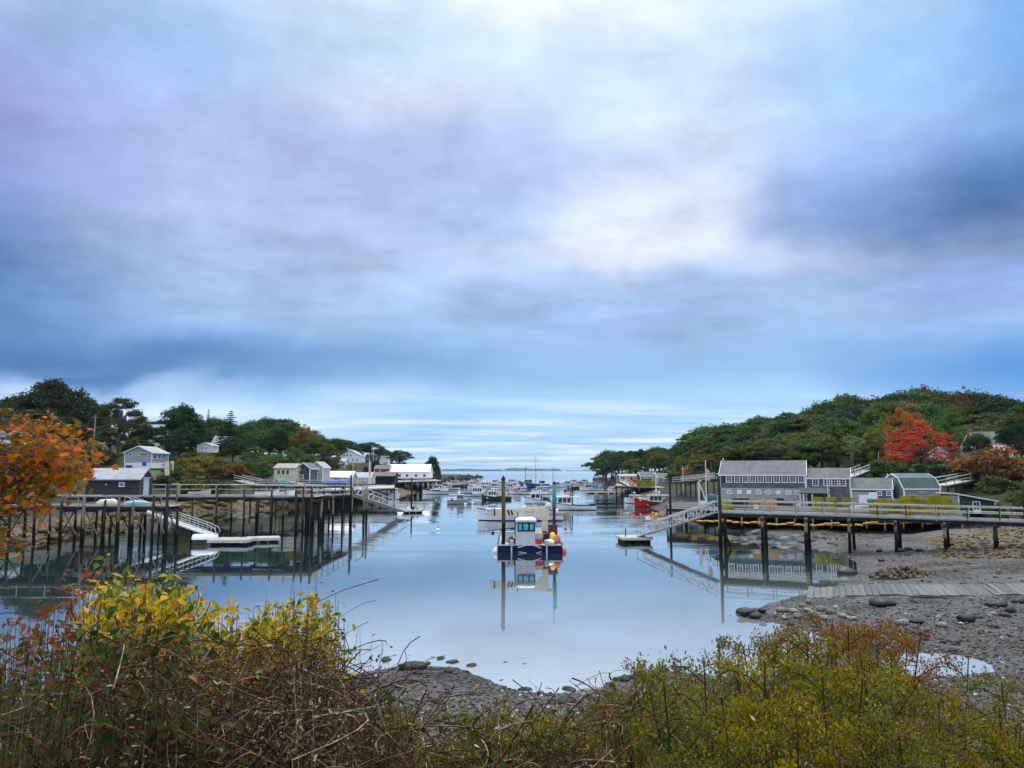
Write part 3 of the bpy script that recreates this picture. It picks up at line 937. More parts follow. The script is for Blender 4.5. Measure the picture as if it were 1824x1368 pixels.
def leaf_cloud(clumps, dens, leaf, r, name, flat=.9):
    """clumps: (x,y,z,rx,ry,rz); leaf-sized faces through the outer half of each clump"""
    P_, N_ = [], []
    for (x, y, z, rx, ry, rz) in clumps:
        n = int(dens * (rx * ry + rx * rz) * r.uniform(.75, 1.25))
        d = r.normal(size=(n, 3)); d /= np.linalg.norm(d, axis=1)[:, None]
        d[:, 2] = np.where(d[:, 2] < -.25, -d[:, 2] * .6, d[:, 2])
        q = r.random(n) ** .4
        lump = 1 + .28 * np.sin(d[:, 0] * 5 + x * 3) * np.cos(d[:, 1] * 5 + y * 2)
        P_.append(np.array([x, y, z]) + d * np.array([rx, ry, rz]) * (q * lump)[:, None])
        N_.append(np.full(n, r.random()))
    P_ = np.concatenate(P_); K = np.concatenate(N_); n = len(P_)
    R = rot_mats(r.uniform(0, 6.28, n), r.normal(0, flat, n), r.normal(0, flat, n))
    V, F, idx = scatter(LEAF_V, LEAF_F, P_, R, leaf * r.uniform(.6, 1.35, n))
    rn = np.clip(.55 * K + .45 * r.random(n), 0, 1)
    return np_mesh(name, V, F, M_fol, rn[idx])


def trunk_mesh(limbs, mat):
    mb = MB()
    for pts, rr_ in limbs: mb.tube(pts, rr_, 6)
    return mb.mesh('trunk', mat, True)


def limb(a, b, r0, r1, sag=.3, r=random):
    a, b = Vector(a), Vector(b); m = a.lerp(b, .5) + Vector((r.uniform(-.3, .3), r.uniform(-.3, .3), -sag))
    return [a, a.lerp(m, .6), m.lerp(b, .4), b], [r0, r0 * .8, (r0 + r1) / 2, r1]


def make_tree(kind, seed):
    """unit tree, 10 m tall -> (trunk mesh, crown mesh)"""
    r = np.random.default_rng(seed); rp = random.Random(seed)
    cl, lb = [], []
    if kind in ('broad', 'umbrella'):
        um = kind == 'umbrella'
        th = 4.2 if um else 2.6; R = 5.3 if um else 4.4
        lean = (rp.uniform(-.5, .5), rp.uniform(-.4, .4))
        lb.append(([(0, 0, -1), (lean[0] * .4, lean[1] * .4, th * .5), (lean[0], lean[1], th), (lean[0] * 1.3, lean[1] * 1.3, 7.2)], [.38, .27, .22, .1]))
        n = 36 if um else 34
        for i in range(n):
            a = i * 2.4 + rp.uniform(-.4, .4); q = math.sqrt((i + .5) / n); rad = R * q * rp.uniform(.85, 1.05)
            zt_ = (4.6 if um else 3.8) + (4.6 if um else 5.2) * math.sqrt(max(0, 1 - q * q)) * rp.uniform(.8, 1.0) - (rp.random() * 1.9 * q if um else rp.random() * 3.2 * q)
            x, y = lean[0] + rad * math.cos(a), lean[1] + rad * math.sin(a)
            s = rp.uniform(.75, 1.35) * (1.0 if um else 1.3)
            cl.append((x, y, zt_, 1.15 * s, 1.15 * s, (.62 if um else .95) * s))
            if i % 2 == 0: lb.append(limb((lean[0] * .8, lean[1] * .8, th * rp.uniform(.7, 1.1)), (x, y, zt_ - .3), .13, .03, .2, rp))
        cr_ = leaf_cloud(cl, 110 if um else 105, .33, r, 'crown')
    elif kind == 'round':
        lb.append(([(0, 0, -1), (.1, 0, 1.6), (0, .1, 4.5), (0, 0, 8)], [.3, .24, .16, .05]))
        for i in range(60):
            d = Vector((rp.gauss(0, 1), rp.gauss(0, 1), rp.gauss(0, 1))).normalized() * rp.uniform(.55, 1)
            x, y, z = d.x * 3.9, d.y * 3.9, 5.4 + d.z * 4.1
            k = .62 + .38 * min(1, max(0, (9.6 - z) / 4)); x *= k; y *= k
            s = rp.uniform(.7, 1.15)
            cl.append((x, y, z, 1.0 * s, 1.0 * s, .7 * s))
            if i % 3 == 0: lb.append(limb((0, 0, rp.uniform(1.6, 4.5)), (x * .9, y * .9, z), .09, .02, -.1, rp))
        cr_ = leaf_cloud(cl, 105, .27, r, 'crown')
    elif kind == 'maple':                                   # wide, turning, bare twigs in the middle
        lb.append(([(0, 0, -1), (0, 0, 1.8), (.1, 0, 4), (0, .1, 7)], [.34, .28, .18, .05]))
        for i in range(26):
            a = i * 2.4; q = rp.uniform(.3, 1); z = 2.2 + 7.2 * (1 - q) + rp.uniform(-.3, .6)
            lb.append(limb((0, 0, rp.uniform(1.5, 4.5)), (5.2 * q * math.cos(a), 5.2 * q * math.sin(a), z), .1, .015, -.35, rp))
        for i in range(210):
            a = rp.uniform(0, 6.28); e = math.asin(rp.uniform(-.15, .99)); q = rp.uniform(.6, 1.05)
            x, y, z = 5.6 * math.cos(e) * math.cos(a) * q, 5.6 * math.cos(e) * math.sin(a) * q, 2.4 + 7.0 * math.sin(e) * q
            s = rp.uniform(.5, .95); cl.append((x, y, z, .85 * s, .85 * s, .7 * s))
        cr_ = leaf_cloud(cl, 62, .26, r, 'crown')
    elif kind == 'spruce':
        lb.append(([(0, 0, -1), (0, 0, 5), (0, 0, 9.9)], [.2, .12, .02]))
        z = .8
        while z < 9.8:
            R = 2.6 * (1 - z / 10) ** .85 + .1; m = max(4, int(9 * R / 2 + 3))
            for k in range(m):
                a = rp.uniform(0, 6.28); q = R * rp.uniform(.75, 1.1)
                for s_ in (.35, .7, 1.0):
                    cl.append((q * s_ * math.cos(a), q * s_ * math.sin(a), z - q * s_ * .18 + .1, .2 + .13 * R, .2 + .13 * R, .13))
                lb.append(([(0, 0, z), (q * math.cos(a), q * math.sin(a), z - q * .15)], [.03, .008]))
            z += .42 + .03 * R
        cr_ = leaf_cloud(cl, 330, .17, r, 'crown', .5)
    elif kind == 'birch':
        for k in range(2):
            lb.append(([(k * .4, 0, -1), (k * .6 - .1, .1, 3), (k * .9 - .2, 0, 6), (k - .3, 0, 9.3)], [.13, .11, .08, .02]))
        for i in range(34):
            z = rp.uniform(3.6, 9.8); R = 2.1 * math.sin((z - 2.8) / 7.4 * 3.14) ** .6 + .2; a = rp.uniform(0, 6.28); q = R * math.sqrt(rp.random())
            s = rp.uniform(.6, 1.0); cl.append((.3 + q * math.cos(a), q * math.sin(a), z, .8 * s, .8 * s, .65 * s))
            if i % 3 == 0: lb.append(limb((.3, 0, z - 1.2), (.3 + q * math.cos(a), q * math.sin(a), z), .04, .01, 0, rp))
        cr_ = leaf_cloud(cl, 100, .24, r, 'crown')
    else:                                                   # bush, 10 wide scaled down
        for i in range(16):
            a = rp.uniform(0, 6.28); q = 4.2 * math.sqrt(rp.random()); z = 1.2 + 6 * rp.random() * (1 - (q / 5) ** 2)
            s = rp.uniform(.8, 1.3); cl.append((q * math.cos(a), q * math.sin(a), z, 2.0 * s, 2.0 * s, 1.8 * s))
            lb.append(limb((q * .1 * math.cos(a), q * .1 * math.sin(a), -.6), (q * math.cos(a), q * math.sin(a), z), .12, .03, 0, rp))
        cr_ = leaf_cloud(cl, 32, .62, r, 'crown')
    return trunk_mesh(lb, M_barkpale if kind == 'birch' else M_bark), cr_


TP = {k: [make_tree(k, 100 * j + i) for i in range(n)] for j, (k, n) in enumerate([('broad', 5), ('umbrella', 4), ('round', 3), ('maple', 2), ('spruce', 2), ('birch', 2), ('bush', 4)])}
TC = [0]


def tree(kind, x, y, h, w, col, name, label, cat='tree', group=None, z=None, var=None):
    z = H1(x, y) if z is None else z
    T, K = TP[kind][(TC[0] if var is None else var) % len(TP[kind])]; TC[0] += 1
    rz = random.uniform(0, 6.28)
    e = thing(name, label, cat, (x, y, max(z, 0)), rz, group)
    s = h / 10
    inst('stem' if kind == 'bush' else 'trunk', T, e, scale=(s * w, s * w, s))
    o = inst('foliage' if kind == 'bush' else 'crown', K, e, scale=(s * w, s * w, s))
    j = random.uniform(.8, 1.2)
    o.color = (col[0] * j * random.uniform(.9, 1.15), col[1] * j, col[2] * j * random.uniform(.85, 1.15), 1)
    return e


def tree_px(kind, px, top, Y, wpx=None, col=(.05, .1, .02), name='tree', label='', cat='tree', group=None, base=None, var=None):
    """tree whose crown top stands at photo height top, Y metres away, crown wpx wide"""
    p = at(px, top, Y); z = H1(p.x, Y) if base is None else at(px, base, Y).z
    h = max(2.2, p.z - z)
    nat = {'broad': 10.4, 'umbrella': 11.8, 'round': 9.0, 'maple': 12.2, 'spruce': 5.4, 'birch': 5.0, 'bush': 11.0}[kind]
    w = 1.0 if wpx is None else (wpx / FPX * Y) / (nat * h / 10)
    if kind != 'bush': w = min(w, 1.45)
    if kind == 'bush' and w > 1.25:
        h = min(h * w / 1.25, h * 1.5); w = min(w, 1.5)
    return tree(kind, p.x, Y, h, w, col, name, label, cat, group, z, var)


DG, GR, YG, OL, SPR = (.022, .055, .018), (.04, .09, .022), (.12, .15, .02), (.075, .085, .018), (.012, .036, .024)
RUST, RED, ORG, BR = (.26, .075, .02), (.42, .055, .028), (.5, .18, .03), (.09, .05, .03)

# ---- right hill: rows from the skyline down to the clearing behind the wharf
skyR = [(1070, 815), (1078, 806), (1100, 799), (1130, 797), (1165, 795), (1200, 790), (1225, 782), (1235, 764), (1260, 757), (1300, 752), (1330, 738), (1365, 733), (1400, 732), (1430, 725), (1455, 722),
        (1475, 702), (1500, 697), (1530, 700), (1550, 708), (1570, 693), (1620, 686), (1640, 683), (1700, 690), (1740, 692), (1780, 697), (1824, 705), (1960, 695)]
sx0 = [p[0] for p in skyR]; sy0 = [p[1] for p in skyR]
skyYx = [1065, 1200, 1260, 1400, 1500, 1640, 1824, 1960]; skyYy = [400, 340, 290, 255, 235, 240, 195, 170]
frT = ([1065, 1150, 1230, 1300, 1400, 1500, 1600, 1700, 1824, 1960], [812, 812, 806, 790, 775, 772, 770, 765, 790, 800])
frY = ([1065, 1150, 1230, 1300, 1400, 1500, 1600, 1700, 1824, 1960], [330, 290, 200, 175, 165, 160, 158, 165, 140, 120])
keep = []
r3 = random.Random(12)


PR = [(1100, 'at the tip of the right point'), (1150, 'above the red shack'), (1200, 'above the grey-roofed shacks'), (1260, 'above the footbridge'), (1330, 'above the left end of the long building'), (1400, 'above the long grey building'),
      (1450, 'where the two grey roofs meet'), (1510, 'above the mossy-roofed building'), (1570, 'left of the red maple'), (1640, 'above the red maple'), (1700, 'right of the rusty tree'), (1760, 'above the grey-roofed house'), (9999, 'at the right edge')]
PL = [(60, 'at the far left edge'), (150, 'behind the tallest oak'), (230, 'behind the open-limbed oak'), (300, 'behind the cottage'), (380, 'behind the white shed'), (440, 'beside the spruce'), (490, 'above the cream boathouse'), (540, 'above the dark clapboard building'),
      (590, 'above the long pale-roofed shed'), (650, 'above the big white house'), (9999, 'above the white wharf shed')]


def place(px, tab): return next(n for x_, n in tab if px < x_)


def cname(c):
    r_, g_, b_ = c
    if g_ > r_ * 1.9: return 'dark green' if g_ < .08 else 'green'
    if g_ > r_ * 1.15: return 'olive green' if g_ < .1 else 'light green'
    return 'olive' if g_ > r_ * .8 else 'brownish'


ROWS = ['on the skyline', 'just below the skyline', 'in mid slope', 'at the wood\'s foot']


def wood_label(px, k, c, kind, tab=None): return f"{cname(c)} {'pine' if kind == 'umbrella' else 'leafy tree'} {ROWS[k]} {place(px, tab or PR)}"


for k, (nk, off) in enumerate([(34, 0), (30, 7), (28, 3), (28, 9)]):
    for i in range(nk):
        px = 1066 + (i + r3.uniform(.1, .9)) * (1950 - 1066) / nk
        f = k / 3
        top = np.interp(px, sx0, sy0) * (1 - f) + np.interp(px, *frT) * f + (r3.uniform(-9, 9) if k else r3.uniform(-2, 11))
        Y = np.interp(px, skyYx, skyYy) * (1 - f) + np.interp(px, *frY) * f + r3.uniform(-8, 8)
        if k == 3 and 1590 < px < 1830: continue
        if k >= 2 and px > 1690: top = max(top, 755)
        kind = r3.choice(['broad', 'broad', 'umbrella']) if k < 3 else r3.choice(['umbrella', 'umbrella', 'broad'])
        col = r3.choice([DG, (.03, .06, .03), GR, (.055, .115, .025), OL, (.028, .065, .03), (.085, .11, .022)])
        if px > 1700: col = r3.choice([OL, DG, (.055, .065, .02), GR])
        wp = r3.uniform(62, 112) * (1.25 if px > 1230 else .8)
        tree_px(kind, px, top, Y, wp, col, 'pine_tree' if kind == 'umbrella' else 'leafy_tree', wood_label(px, k, col, kind), 'tree', 'trees of the wood on the right')
# those that stand out
tree_px('maple', 1637, 750, 128, 124, RED, 'maple_tree', 'big red maple standing behind the green barn-roofed shed', base=838, var=0)
tree_px('round', 1612, 714, 138, 80, (.34, .10, .022), 'maple_tree', 'rust-orange round-headed tree above the big red maple')
tree_px('round', 1690, 724, 142, 74, (.07, .14, .02), 'leafy_tree', 'bright green round tree just above and right of the big red maple')
tree_px('birch', 1515, 774, 135, 54, (.14, .2, .05), 'birch_tree', 'slim pale green tree on the lawn left of the red maple', base=829)
tree_px('round', 1560, 745, 150, 50, (.17, .16, .025), 'leafy_tree', 'yellow-green tree left of the rust-orange tree')
tree_px('birch', 1578, 752, 146, 44, (.19, .15, .03), 'leafy_tree', 'slender golden tree squeezed against the left side of the red maple')
tree_px('round', 1646, 681, 236, 34, (.2, .05, .04), 'leafy_tree', 'purplish tree top on the skyline above the rust-orange tree')
tree_px('round', 1712, 683, 214, 42, (.17, .09, .04), 'leafy_tree', 'brownish thin tree top on the skyline at the right')
tree_px('round', 1362, 762, 215, 34, (.3, .14, .04), 'leafy_tree', 'small orange-tinted tree above the ridge of the long grey building')
tree_px('round', 1268, 770, 240, 22, (.28, .24, .03), 'leafy_tree', 'small yellow-topped tree on the right slope above the flagpole')
tree_px('round', 1243, 800, 178, 46, (.13, .12, .02), 'leafy_tree', 'olive bushy tree left of the flagpole behind the footbridge')
tree_px('round', 1208, 812, 190, 26, (.14, .13, .02), 'leafy_tree', 'small olive tree above the grey gabled shack')
tree_px('birch', 1224, 828, 178, 20, (.4, .24, .03), 'leafy_tree', 'little yellow-orange tree beside the footbridge')
tree_px('bush', 1760, 800, 112, 110, (.16, .075, .03), 'leafy_tree', 'brown-orange bushy tree in front of the grey roofed house on the right')
tree_px('broad', 1742, 768, 126, 52, (.05, .07, .02), 'leafy_tree', 'dark leafy tree between the white house and the grey-roofed house')
tree_px('umbrella', 1806, 742, 118, 70, DG, 'pine_tree', 'dark pine overhanging the right end of the grey-roofed house')
tree_px('bush', 1785, 852, 96, 90, (.075, .085, .02), 'leafy_tree', 'dark olive thicket tree at the right edge above the end of the pier')
tree_px('round', 1700, 792, 134, 40, (.08, .06, .03), 'leafy_tree', 'thin brown tree in front of the white house at the right')
tree_px('umbrella', 1815, 745, 120, 80, DG, 'pine_tree', 'dark pine at the right edge beside the grey roofed house')
for i, (px, top, Y, w, col) in enumerate([(1420, 829, 128, 50, DG), (1560, 833, 124, 60, (.05, .09, .02)), (1598, 838, 121, 56, (.045, .07, .02)), (1660, 836, 119, 60, DG), (1690, 842, 116, 50, (.05, .05, .02)),
                                          (1530, 838, 122, 40, (.06, .1, .02)), (1730, 840, 112, 44, DG), (1240, 846, 160, 34, OL), (1265, 840, 158, 36, DG), (1205, 842, 186, 34, DG), (1180, 836, 215, 40, DG), (1500, 845, 118, 44, GR),
                                          (1812, 872, 88, 50, (.1, .11, .02)), (1775, 885, 84, 40, (.05, .07, .02)), (1840, 840, 84, 70, (.06, .07, .02))]):
    tree_px('bush', px, top, Y, w, col, 'shrub', f'{cname(col)} shrub {place(px, PR)}, behind the wharf', 'shrub', 'shrubs behind the right wharf')
tree_px('round', 1592, 798, 125, 46, (.42, .12, .03), 'maple_tree', 'orange lower branches spreading left of the big red maple', base=836)
# far shore trees right of the tip, crowns against the sky with gaps
for i, (px, top, Y, w) in enumerate([(1076, 806, 385, 26), (1092, 803, 350, 30), (1108, 799, 330, 34), (1124, 798, 320, 30), (1140, 797, 310, 34), (1160, 796, 300, 34)]):
    tree_px('umbrella', px, top, Y, w, DG, 'pine_tree', f'bare-stemmed pine with sky below its crown, {["first", "second", "third", "fourth", "fifth", "sixth"][i]} from the tip of the right point', 'tree', 'bare-stemmed pines on the right point')

# ---- left hill
skyL = [(-60, 712), (0, 714), (60, 716), (180, 735), (270, 748), (300, 746), (385, 743), (430, 752), (455, 745), (480, 742), (515, 738), (545, 752), (570, 770), (600, 772), (640, 783), (665, 787),
        (680, 798), (700, 806), (725, 807), (745, 822)]
yL = ([-60, 0, 180, 300, 420, 520, 570, 660, 745], [235, 240, 260, 280, 290, 260, 380, 410, 430])
lx = [p[0] for p in skyL]; ly = [p[1] for p in skyL]


def lab_left(px, k, c=DG, kind='broad'): return f"{cname(c)} {'pine' if kind == 'umbrella' else 'leafy tree'} {['on the left skyline', 'below the left skyline', 'low on the left slope'][k]} {place(px, PL)}"


for i in range(36):
    px = -70 + (i + r3.uniform(.1, .9)) * 810 / 36
    kd, cl_ = r3.choice(['broad', 'broad', 'umbrella']), r3.choice([DG, GR, GR, OL])
    tree_px(kd, px, np.interp(px, lx, ly) + r3.uniform(-3, 9), np.interp(px, *yL) + r3.uniform(-8, 8), r3.uniform(52, 84) * (.8 if px > 560 else 1.2),
            cl_, 'leafy_tree', lab_left(px, 0, cl_, kd), 'tree', 'trees of the left hill')
for i in range(40):
    px = -60 + (i + r3.uniform(.1, .9)) * 780 / 40
    if 178 < px < 285: continue
    top = np.interp(px, lx, ly) + r3.uniform(14, 24)
    if px > 590: top = np.interp(px, [590, 660, 740], [796, 806, 826]) + r3.uniform(-3, 3)
    cl_ = r3.choice([DG, GR, OL, (.07, .1, .02)])
    tree_px(r3.choice(['broad', 'round']), px, top, np.interp(px, *yL) * .9, r3.uniform(48, 76) * (.75 if px > 560 else 1.), cl_, 'leafy_tree', lab_left(px, 1, cl_), 'tree', 'trees of the left hill')
for i, (px, top, Y, w, col) in enumerate([(440, 768, 215, 56, GR), (470, 756, 222, 60, (.07, .11, .02)), (505, 750, 220, 66, GR), (540, 764, 215, 58, (.16, .12, .02)), (560, 778, 205, 56, GR), (585, 790, 200, 50, OL), (455, 792, 188, 60, (.055, .115, .02)),
                                          (492, 800, 178, 60, (.07, .13, .02)), (525, 795, 182, 60, (.09, .13, .02)), (550, 806, 176, 50, (.07, .12, .02)), (445, 812, 160, 48, (.05, .1, .03)), (470, 822, 158, 44, GR), (600, 812, 250, 40, (.09, .1, .02)),
                                          (580, 815, 205, 40, OL), (10, 730, 200, 100, DG), (60, 745, 190, 90, DG), (120, 740, 185, 90, (.03, .05, .02)), (-40, 735, 180, 100, DG), (415, 790, 205, 44, DG)]):
    tree_px(r3.choice(['broad', 'round']), px, top, Y, w, col, 'leafy_tree', lab_left(px, 2, col), 'tree', 'trees of the left hill')
tree_px('broad', 100, 673, 200, 150, (.026, .040, .015), 'oak_tree', 'tallest dark spreading oak on the far left skyline, with sky showing through its crown', var=1)
tree_px('umbrella', 215, 700, 172, 92, (.055, .065, .018), 'oak_tree', 'spreading oak with open lower limbs in front of the white house on the left', base=811, var=2)
tree_px('broad', 322, 716, 198, 92, (.026, .075, .022), 'leafy_tree', 'big dark green tree between the cottage and the spruce', var=0)
tree_px('round', 305, 762, 180, 60, (.016, .045, .025), 'leafy_tree', 'dark rounded tree standing close behind the right end of the cottage')
for i, (kd, px, top, Y, w, col) in enumerate([('broad', 285, 752, 230, 70, DG), ('broad', 190, 738, 235, 70, (.03, .045, .016)), ('broad', 250, 742, 238, 60, DG), ('bush', 236, 768, 186, 40, (.05, .055, .016)), ('bush', 268, 778, 188, 34, DG), ('broad', 30, 702, 225, 110, DG),
                                              ('broad', 155, 705, 228, 90, DG), ('broad', 345, 750, 215, 70, DG), ('broad', 440, 752, 240, 70, GR), ('round', 352, 772, 212, 40, DG), ('bush', 335, 800, 172, 50, (.035, .05, .015)), ('bush', 300, 806, 168, 40, DG), ('broad', 200, 758, 196, 50, (.04, .05, .015)), ('broad', 262, 752, 198, 56, (.03, .05, .016)), ('umbrella', 236, 746, 194, 60, (.045, .055, .016)), ('broad', 320, 760, 185, 60, DG), ('broad', 380, 768, 230, 60, GR), ('broad', 415, 775, 190, 50, (.03, .06, .02)), ('broad', 0, 720, 170, 120, (.025, .045, .015)), ('broad', 70, 725, 165, 110, (.025, .04, .015))]):
    tree_px(kd, px, top, Y, w, col, 'shrub' if kd == 'bush' else 'leafy_tree', f"{cname(col)} {'bush' if kd == 'bush' else 'tree'} {place(px, PL)}, {['filling the gap behind it', 'closing the view between houses'][i % 2]}", 'shrub' if kd == 'bush' else 'tree', 'trees of the left hill')
tree_px('spruce', 412, 731, 205, 52, SPR, 'spruce_tree', 'dark blue-green spruce with a pointed top on the left skyline', var=0)
tree_px('spruce', 372, 728, 262, 18, SPR, 'spruce_tree', 'thin spruce tip beside the big dark green tree')
tree_px('spruce', 395, 758, 198, 34, SPR, 'spruce_tree', 'lower spruce leaning into the pointed spruce')
tree_px('round', 546, 752, 226, 34, (.3, .12, .03), 'leafy_tree', 'orange-tinged tree near the top of the left wood')
tree_px('bush', 168, 728, 225, 36, (.12, .05, .03), 'leafy_tree', 'brown-leaved tree left of the utility pole')
tree_px('umbrella', 712, 800, 330, 56, DG, 'leafy_tree', 'dark domed tree behind the big white wharf shed')
tree_px('broad', 770, 810, 300, 34, DG, 'leafy_tree', 'dark rounded tree at the end of the white wharf shed')
tree_px('umbrella', 778, 824, 290, 20, DG, 'leafy_tree', 'small dark tree just right of the white wharf shed')
tree_px('bush', 626, 820, 262, 28, (.22, .2, .02), 'shrub', 'bright yellow-green shrub below the big white house on the left', 'shrub')
tree_px('bush', 654, 822, 255, 26, (.05, .018, .015), 'shrub', 'dark maroon shrub right of the yellow-green shrub', 'shrub')
tree_px('bush', 672, 814, 285, 30, (.03, .02, .025), 'shrub', 'dark purple shrub behind the flagpole on the left shore', 'shrub')
for i, (px, top, Y, w, col) in enumerate([(320, 816, 138, 46, (.11, .1, .02)), (350, 812, 142, 50, (.15, .12, .02)), (380, 800, 150, 44, (.2, .17, .02)), (400, 806, 146, 46, (.16, .15, .02)), (340, 832, 126, 56, (.13, .1, .02)), (372, 826, 130, 56, (.10, .08, .03)),
                                          (405, 828, 134, 52, (.17, .12, .02)), (430, 834, 140, 44, (.12, .09, .02)), (312, 838, 122, 50, (.07, .08, .02)), (345, 850, 118, 54, (.08, .09, .02)), (380, 846, 120, 60, (.07, .055, .035)), (420, 846, 136, 46, (.13, .09, .02)),
                                          (450, 838, 150, 36, (.09, .1, .02)), (470, 846, 152, 30, (.14, .12, .02)), (290, 846, 118, 40, (.05, .06, .02)), (372, 802, 160, 34, (.1, .11, .02))]):
    tree_px('bush', px, top, Y + 18, w, col, 'shrub', f'{cname(col)} shrub on the left bank ' + place(px, PL), 'shrub', 'shrubs on the left bank')
for i, (px, top, Y, w, col) in enumerate([(150, 815, 135, 46, (.12, .025, .02)), (120, 822, 128, 40, (.05, .055, .02)), (80, 830, 122, 60, (.035, .05, .015)), (30, 835, 118, 60, (.04, .05, .015)), (160, 795, 160, 60, DG), (185, 800, 165, 40, DG), (130, 790, 170, 60, DG), (90, 795, 165, 60, DG), (40, 800, 160, 70, DG)]):
    tree_px('bush', px, top, Y, w, col, 'shrub', 'dark red-leaved shrub above the left end of the grey shed' if i == 0 else f'{cname(col)} shrub behind the orange maple ' + place(px, PL), 'shrub', None if i == 0 else 'shrubs behind the orange maple')

# ================================================================== BUILDINGS
M_shingle = mat_brick('weathered_shingle', (.10, .103, .118), (.24, .24, .255), (.02, .02, .025), 1., w=.14, h=.13, ms=.012)
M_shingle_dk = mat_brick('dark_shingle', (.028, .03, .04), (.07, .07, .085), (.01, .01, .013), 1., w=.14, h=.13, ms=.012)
M_stonew = mat_brick('pale_stone_shingle', (.36, .355, .35), (.62, .61, .59), (.12, .12, .12), 1., w=.3, h=.16, ms=.02)
M_roof = mat_brick('grey_roof_shingle', (.13, .125, .14), (.20, .19, .205), (.07, .07, .08), 1., w=.3, h=.12, ms=.012)
M_roof_lt = mat_brick('pale_roof_shingle', (.34, .35, .38), (.5, .5, .53), (.2, .2, .22), 1., w=.3, h=.12, ms=.012)
M_roof_mos = mat_brick('mossy_roof_shingle', (.10, .115, .105), (.16, .18, .165), (.05, .06, .05), 1., w=.3, h=.12, ms=.012)
M_roof_tan = mat_plain('tan_roof', (.30, .27, .23), (.4, .36, .31), .9, 2.)
M_metal_wh = mat_plain('white_metal_roof', (.60, .61, .64), (.68, .69, .71), .5, 1.)
M_metal_gn = mat_plain('green_metal_roof', (.028, .075, .075), (.05, .10, .095), .4, 1., .1)
M_white = mat_plain('white_paint', (.82, .82, .82), (.86, .86, .85), .6, 1.5, .05, vary=.05)
M_clapw = mat_clap('white_clapboard', (.80, .81, .83))
M_clapg = mat_clap('grey_clapboard', (.36, .37, .39))
M_clapc = mat_clap('cream_clapboard', (.62, .55, .40))
M_clapd = mat_clap('dark_clapboard', (.06, .065, .075))
M_clapr = mat_clap('red_clapboard', (.28, .05, .05))
M_clapgn = mat_clap('green_clapboard', (.02, .075, .05))
M_clapgg = mat_clap('grey_green_clapboard', (.24, .28, .27))
M_glass = mat_glass('window_glass')
M_glass_lt = mat_glass('pale_window_glass', (.12, .16, .2), .1)
M_brickc = mat_plain('brick_chimney', (.22, .08, .05), (.3, .12, .08), .9, 4.)
M_dkwood = mat_wood('dark_timber', (.06, .055, .05), (.02, .02, .018))
M_door = mat_plain('pale_blue_door', (.42, .48, .55), (.35, .4, .46), .6, 2.)
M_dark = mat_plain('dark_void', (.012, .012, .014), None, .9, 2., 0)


def window(parent, face, u, z, w, h, L, W, cols=2, rows=2, frame=None, fw=.09, glass=None):
    """frame, glazing bars and glass on one face of a house"""
    frame = frame or M_white; glass = glass or M_glass

    def P_(a, b, o):                       # a along face, b up, o outwards
        if face == 'f': return (a, -W / 2 - o, b)
        if face == 'b': return (-a, W / 2 + o, b)
        if face == 'l': return (-L / 2 - o, -a, b)
        return (L / 2 + o, a, b)
    mb = MB(); x0, x1, z0, z1 = u - w / 2, u + w / 2, z - h / 2, z + h / 2

    def piece(a0, a1, b0, b1, o0, o1):
        c = [(P_(a0, b0, o0)), (P_(a1, b1, o1))]
        mb.box([(c[0][k] + c[1][k]) / 2 for k in range(3)], [abs(c[0][k] - c[1][k]) for k in range(3)])
    piece(x0, x1, z1 - fw, z1, 0, .06); piece(x0 - .03, x1 + .03, z0, z0 + fw, 0, .08)
    piece(x0, x0 + fw, z0 + fw, z1 - fw, 0, .06); piece(x1 - fw, x1, z0 + fw, z1 - fw, 0, .06)
    for i in range(1, cols): c_ = x0 + w * i / cols; piece(c_ - .015, c_ + .015, z0 + fw, z1 - fw, .012, .04)
    for i in range(1, rows): c_ = z0 + h * i / rows; piece(x0 + fw, x1 - fw, c_ - .02, c_ + .02, .012, .045)
    f = mb.build('window', frame, parent)
    pb = MB(); c0, c1 = P_(x0 + fw, z0 + fw, .004), P_(x1 - fw, z1 - fw, .012)
    pb.box([(c0[k] + c1[k]) / 2 for k in range(3)], [abs(c0[k] - c1[k]) for k in range(3)])
    pb.build('pane', glass, f)


